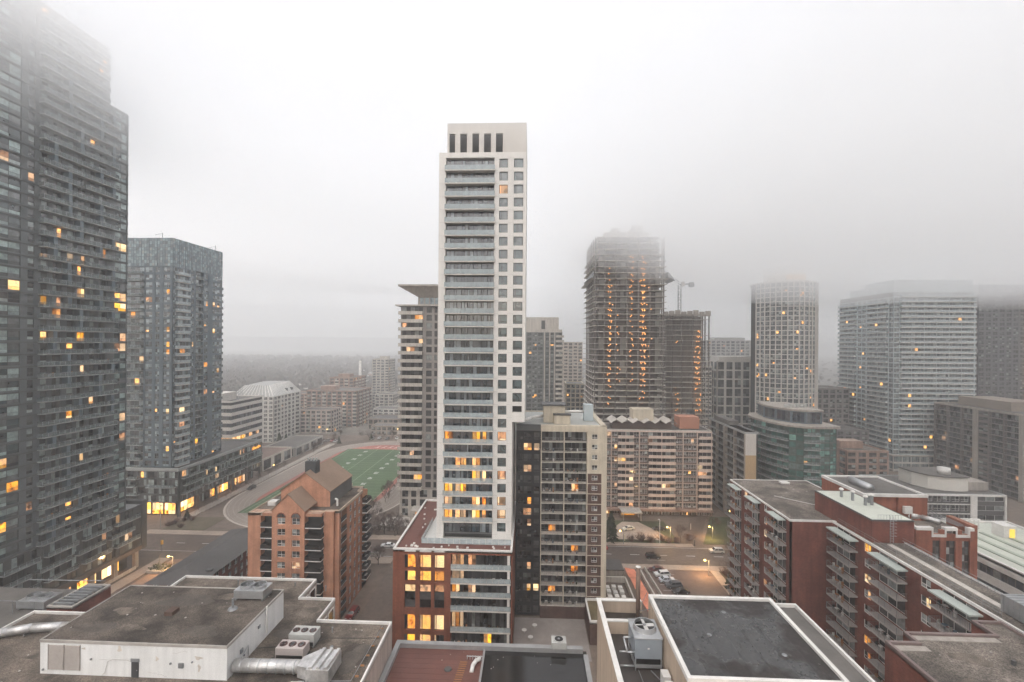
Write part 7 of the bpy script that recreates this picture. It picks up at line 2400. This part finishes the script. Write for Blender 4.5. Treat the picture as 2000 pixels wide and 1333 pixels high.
lamp(-104, 346, 5.5, 'amber street lamp beside the low school building', 0)
lamp(-95.5, 327, 5.5, 'amber street lamp behind the end zone', 0)
lamp(-106, 130, 4.6, 'amber street lamp at the pale plaza', 1000)
lamp(32.5, 150.5 + 6, 4.5, 'amber street lamp beside the cross street drive', 0)
lamp(78, 176, 5.0, 'amber lamp behind the bare tree at the slab block end', 0)
def pole(x, y, h, r0, m, label, cat='pole', name='light_pole', z=0.0, head=None):
    r_ = root(name, (x, y, z), label, cat)
    MB().tube((x, y, z), (x, y, z + h), r0, r0 * 0.8, 8).build('shaft', m, r_)
    if head:
        head(r_)
    return r_
pole(44.8, 156.6, 8.6, 0.14, WHITECAP, 'tall pale light pole at the edge of the lawn', head=lambda r_: MB().box(44.2, 44.8, 156.4, 156.8, 8.6, 8.75).build('arm', WHITECAP, r_), z=0.0)
pole(-136.0, 161, 8, 0.12, STEEL, 'grey light pole before the lit corner shop', head=lambda r_: MB().box(-136.6, -135.4, 160.9, 161.1, 7.9, 8.1).build('arm', STEEL, r_))
pole(-118.6, 141, 4.4, 0.09, STEELD, 'traffic signal pole at the plaza corner', 'traffic light', 'traffic_light', head=lambda r_: MB().box(-118.9, -118.3, 140.8, 141.2, 3.0, 4.3).build('signal_head', YELLOWP, r_))
pole(33.4, 159.0, 2.2, 0.12, mat('pale yellow post', (0.7, 0.62, 0.36), 0.7), 'pale yellow marker post on the lawn', 'post', 'marker_post', z=0.1)
pole(56.6, 156.6, 1.9, 0.2, DARKPANEL, 'dark bollard at the bend of the side street', 'bollard', 'bollard')
pole(60, 170, 2.2, 0.08, WHITECAP, 'thin white post on the lawn', 'post', 'marker_post', z=0.1)
r_ = root('planter', (-110, 130, 0), 'dark green hedge planter with a thin pole at the plaza', 'planter')
MB().box(-113, -107, 128.5, 132.0, 0.03, 0.8).build('box', CONCW, r_)
plant_mb = MB()
for i in range(260):
    x, y = random.uniform(-112.8, -107.2), random.uniform(128.7, 131.8)
    z = 0.8 + random.uniform(0, 0.7)
    a = random.uniform(0, 6.28)
    plant_mb.quad((x, y, z), (x + 0.3 * math.cos(a), y + 0.3 * math.sin(a), z), (x + 0.3 * math.cos(a), y + 0.3 * math.sin(a), z + 0.25), (x, y, z + 0.25))
plant_mb.build('foliage', NEEDLE, r_)
MB().tube((-110, 130, 0.8), (-110, 130, 5.0), 0.07, 0.05, 6).build('pole', DARKPANEL, r_)
r_ = root('name_sign', (-45, 141, 0), 'white board sign on posts by the driveway entrance', 'sign')
MB().box(-50.3, -47.2, 141.0, 141.25, 0.6, 2.2).build('board', WHITECAP, r_)
MB().box(-50.0, -49.8, 141.05, 141.2, 0.12, 0.6).box(-47.7, -47.5, 141.05, 141.2, 0.12, 0.6).build('post', STEELD, r_)
# parking lot things: salmon tarpaulin covered strip, ramp walls, skip
r_ = root('tarpaulin', (31, 126, 0), 'long salmon orange tarpaulin strip beside the parking lot', 'tarpaulin')
mb = MB()
for i in range(14):
    y = 108 + i * 2.2
    x = 34.0 - (i * 2.2) * 0.06
    zz = lambda k: 0.35 + 0.25 * math.sin(k * 1.9)
    mb.quad((x - 3.0, y, zz(i)), (x, y, 0.15), (x - 0.13, y + 2.2, 0.15), (x - 3.1, y + 2.2, zz(i + 1)))
mb.build('sheet', TAR, r_)
r_ = root('ramp_wall', (37, 120, 0), 'pale concrete ramp walls between the tarpaulin and parked cars', 'wall')
MB().hexa([(34.6, 104, 0), (35.0, 104, 0), (33.6, 139, 0), (33.2, 139, 0), (34.6, 104, 1.2), (35.0, 104, 1.2), (33.6, 139, 1.0), (33.2, 139, 1.0)]).build('wall', CONCW, r_)
MB().hexa([(37.0, 104, 0), (37.3, 104, 0), (35.4, 139, 0), (35.1, 139, 0), (37.0, 104, 1.2), (37.3, 104, 1.2), (35.4, 139, 1.0), (35.1, 139, 1.0)]).build('wall', CONCW, r_)
r_ = root('patio', (24, 128, 0), 'walled yard with stored white sacks behind the cream block', 'yard')
MB().box(20.5, 28, 120, 120.4, 0, 1.6).box(20.5, 28, 131, 131.4, 0, 1.6).box(27.6, 28, 120.4, 131, 0, 1.6).build('wall', CONCW, r_)
for i in range(9):
    MB().box(21.5 + (i % 3) * 1.8, 22.6 + (i % 3) * 1.8, 122 + (i // 3) * 2.4, 123.4 + (i // 3) * 2.4, 0.02, 0.7 + 0.2 * (i % 2)).build('sack', WHITECAP, r_)
r_ = root('shed_roof', (24, 136, 0), 'low grey shed roof beside the cream block', 'shed')
MB().box(20, 27.5, 132.5, 138.5, 0, 2.8).build('wall', CONC, r_)
MB().box(19.8, 27.7, 132.3, 138.7, 2.8, 3.05).build('roof', ROOFGREY, r_)
r_ = root('terrace_furniture', (0, 106, 0), 'round cafe tables on the paved yard between podium and cream block', 'tables')
for x, y in ((-1.0, 107), (1.5, 109), (0.5, 104.5)):
    MB().tube((x, y, 0.02), (x, y, 0.72), 0.06, 0.06, 6).tube((x, y, 0.72), (x, y, 0.78), 0.6, 0.6, 12).build('table', WHITECAP, r_)
sheet('pavement', rect(-3.4, 13.8, 98, 113), 0.02, mat('yard paving', (0.30, 0.27, 0.25), 0.85, 0.2, 0.8))
# steps and forecourt of the striped tower
r_ = root('forecourt', (-45, 170, 0), 'pale stone forecourt with timber doorway below the striped tower', 'forecourt')
MB().box(-56, -30, 166, 174.2, 0, 0.6).build('step', CONCW, r_)
MB().box(-45.5, -34, 170.5, 175.8, 0.6, 4.6).build('porch', CONCW, r_)
MB().box(-43.5, -39.5, 170.35, 170.49, 0.6, 4.0).build('door', emit('timber glow', (0.5, 0.22, 0.05), 0.7), r_)
MB().box(-62, -50, 163, 163.4, 0, 1.5).build('wall', CONC, r_)
# fence along the track
r_ = root('fence', (-131, 240, 0), 'low chain fence with posts between footway and running track', 'fence')
mb = MB()
for i in range(60):
    mb.tube((-130.9, 172 + i * 2.2, 0), (-130.9, 172 + i * 2.2, 1.8), 0.05, 0.05, 5)
mb.build('post', STEEL, r_)
MB().path([(-130.9, 172, 1.75), (-130.9, 302, 1.75)], 0.05, 5).path([(-130.9, 172, 0.9), (-130.9, 302, 0.9)], 0.03, 5).build('rail', STEEL, r_)

# ------------------------------------------------------------------ far suburb: wood that reads as one mass, and houses
rnd = random.Random(99)
mb = MB()
def clump(x, y, h):
    for j in range(13):
        a, e = rnd.uniform(0, 6.283), rnd.uniform(-0.3, 1.0)
        r0 = h * 0.42 * rnd.uniform(0.3, 1.0)
        cx, cyy, cz = x + r0 * math.cos(a), y + r0 * math.sin(a), h * (0.55 + 0.38 * e * rnd.random())
        s = h * rnd.uniform(0.10, 0.24)
        b_ = rnd.uniform(0, 3.14)
        dx, dy = math.cos(b_) * s, math.sin(b_) * s
        mb.quad((cx - dx, cyy - dy, cz - s * 0.7), (cx + dx, cyy + dy, cz - s * 0.5), (cx + dx * 0.5, cyy + dy * 0.5, cz + s), (cx - dx * 0.8, cyy - dy * 0.8, cz + s * 0.6))
    mb.tube((x, y, 0), (x, y, h * 0.6), h * 0.025, h * 0.012, 3, 0, False)
for i in range(3600):
    y = 380 + (rnd.random() ** 1.5) * 1500
    x = y * rnd.uniform(-0.75, -0.10)
    if -205 < x < -108 and y < 475:
        continue
    clump(x, y, rnd.uniform(7, 13) * (1 + y / 3000))
for i in range(700):
    y = 480 + (rnd.random() ** 1.4) * 1400
    x = y * rnd.uniform(-0.10, 1.2)
    clump(x, y, rnd.uniform(7, 13))
o = mb.build('far_wood', mat('far bare wood', (0.17, 0.15, 0.135), 0.95, 0.4, 0.05, 0.02))
o['kind'] = 'stuff'
tag(o, 'bare brown woodland of the far suburb fading into haze', 'woodland')
hm = [MB().box(-5, 5, -4, 4, 0, 5.2).mesh('wall', m_) for m_ in (WALLW, BRICKK, BEIGE)]
rm_ = [MB().poly([(-5.5, -4.5, 5.1), (5.5, -4.5, 5.1), (5.5, 0, 8), (-5.5, 0, 8)]).poly([(5.5, 4.5, 5.1), (-5.5, 4.5, 5.1), (-5.5, 0, 8), (5.5, 0, 8)]).poly([(5.4, -4.5, 5.1), (5.4, 4.5, 5.1), (5.4, 0, 8)]).poly([(-5.4, 4.5, 5.1), (-5.4, -4.5, 5.1), (-5.4, 0, 8)]).mesh('roof', m_) for m_ in (CONCW, ROOFGREY, mat('pale far roof', (0.55, 0.54, 0.53), 0.8))]
for i in range(75):
    y = rnd.uniform(470, 1100)
    x = y * rnd.uniform(-0.6, -0.14)
    r_ = root('far_house', (x, y, 0), 'small pale roofed house among the bare trees of the far suburb', 'house', 'houses of the far suburb')
    r_.rotation_euler = (0, 0, rnd.choice((0, 1.57)) + 0.2)
    r_.scale = (rnd.uniform(0.9, 1.8), rnd.uniform(0.9, 1.5), rnd.uniform(0.9, 1.3))
    for n_, me in (('wall', rnd.choice(hm)), ('roof', rnd.choice(rm_))):
        q = bpy.data.objects.new(n_, me)
        q.parent = r_
        col.objects.link(q)

flush()

# ------------------------------------------------------------------ damp air and the low cloud the towers stand in
def volume_obj(name, me, density, label):
    m = bpy.data.materials.new(name)
    m.use_nodes = True
    t = m.node_tree
    t.nodes.clear()
    out = t.nodes.new('ShaderNodeOutputMaterial')
    pv = t.nodes.new('ShaderNodeVolumePrincipled')
    pv.inputs['Color'].default_value = (0.981, 0.991, 0.998, 1)
    pv.inputs['Density'].default_value = density
    pv.inputs['Anisotropy'].default_value = 0.3
    t.links.new(pv.outputs[0], out.inputs['Volume'])
    me.materials.clear()
    me.materials.append(m)
    o = bpy.data.objects.new(name, me)
    col.objects.link(o)
    o['kind'] = 'stuff'
    return tag(o, label, 'fog')
HAZE = 0.0007
CLOUD_TOP = 0.05
volume_obj('haze', MB().box(-2900, 2900, -400, 4300, -1.0, 157).mesh('haze', []), HAZE, 'pale damp haze lying over the whole city')
# the cloud thickens upwards and hangs lower towards the right: nested even layers with an uneven underside
def cloud_layer(i, lift, density):
    xs = [-2400, -1100, -700] + [-500 + 50 * k for k in range(22)] + [700, 1100, 2400]
    ys = [-300, -100] + [0 + 50 * k for k in range(14)] + [800, 1100, 1800, 3900]
    b = MB()
    nx, ny = len(xs), len(ys)
    def base(x, y):
        k = min(1.0, max(0.0, x / 60.0))
        wob = 2.6 * math.sin(x * 0.031 + i) * math.cos(y * 0.027 + 0.7 * i) + 2.0 * math.sin(x * 0.013 - y * 0.017 + 2 * i)
        return min(104 - 21 * k + wob + lift, 154.0 - 0.1 * i)
    for y in ys:
        for x in xs:
            b.v.append((x, y, base(x, y)))
    top = 156.0 - 0.12 * i
    n = nx * ny
    for y in ys:
        for x in xs:
            b.v.append((x, y, top))
    for j in range(ny - 1):
        for k in range(nx - 1):
            a = j * nx + k
            b.f.append((a, a + nx, a + nx + 1, a + 1))
            b.f.append((n + a, n + a + 1, n + a + nx + 1, n + a + nx))
    for k in range(nx - 1):
        b.f.append((k, k + 1, n + k + 1, n + k))
        a = (ny - 1) * nx + k
        b.f.append((a + 1, a, n + a, n + a + 1))
    for j in range(ny - 1):
        a = j * nx
        b.f.append((a + nx, a, n + a, n + a + nx))
        a = j * nx + nx - 1
        b.f.append((a, a + nx, n + a + nx, n + a))
    b.m = [0] * len(b.f)
    o = volume_obj('low_cloud', b.mesh('low_cloud', []), density, 'low cloud swallowing the tops of the towers')
    o['group'] = 'layers of the low cloud'
cloud_layer(0, 11.0, 0.013)
cloud_layer(1, 27.0, 0.022)
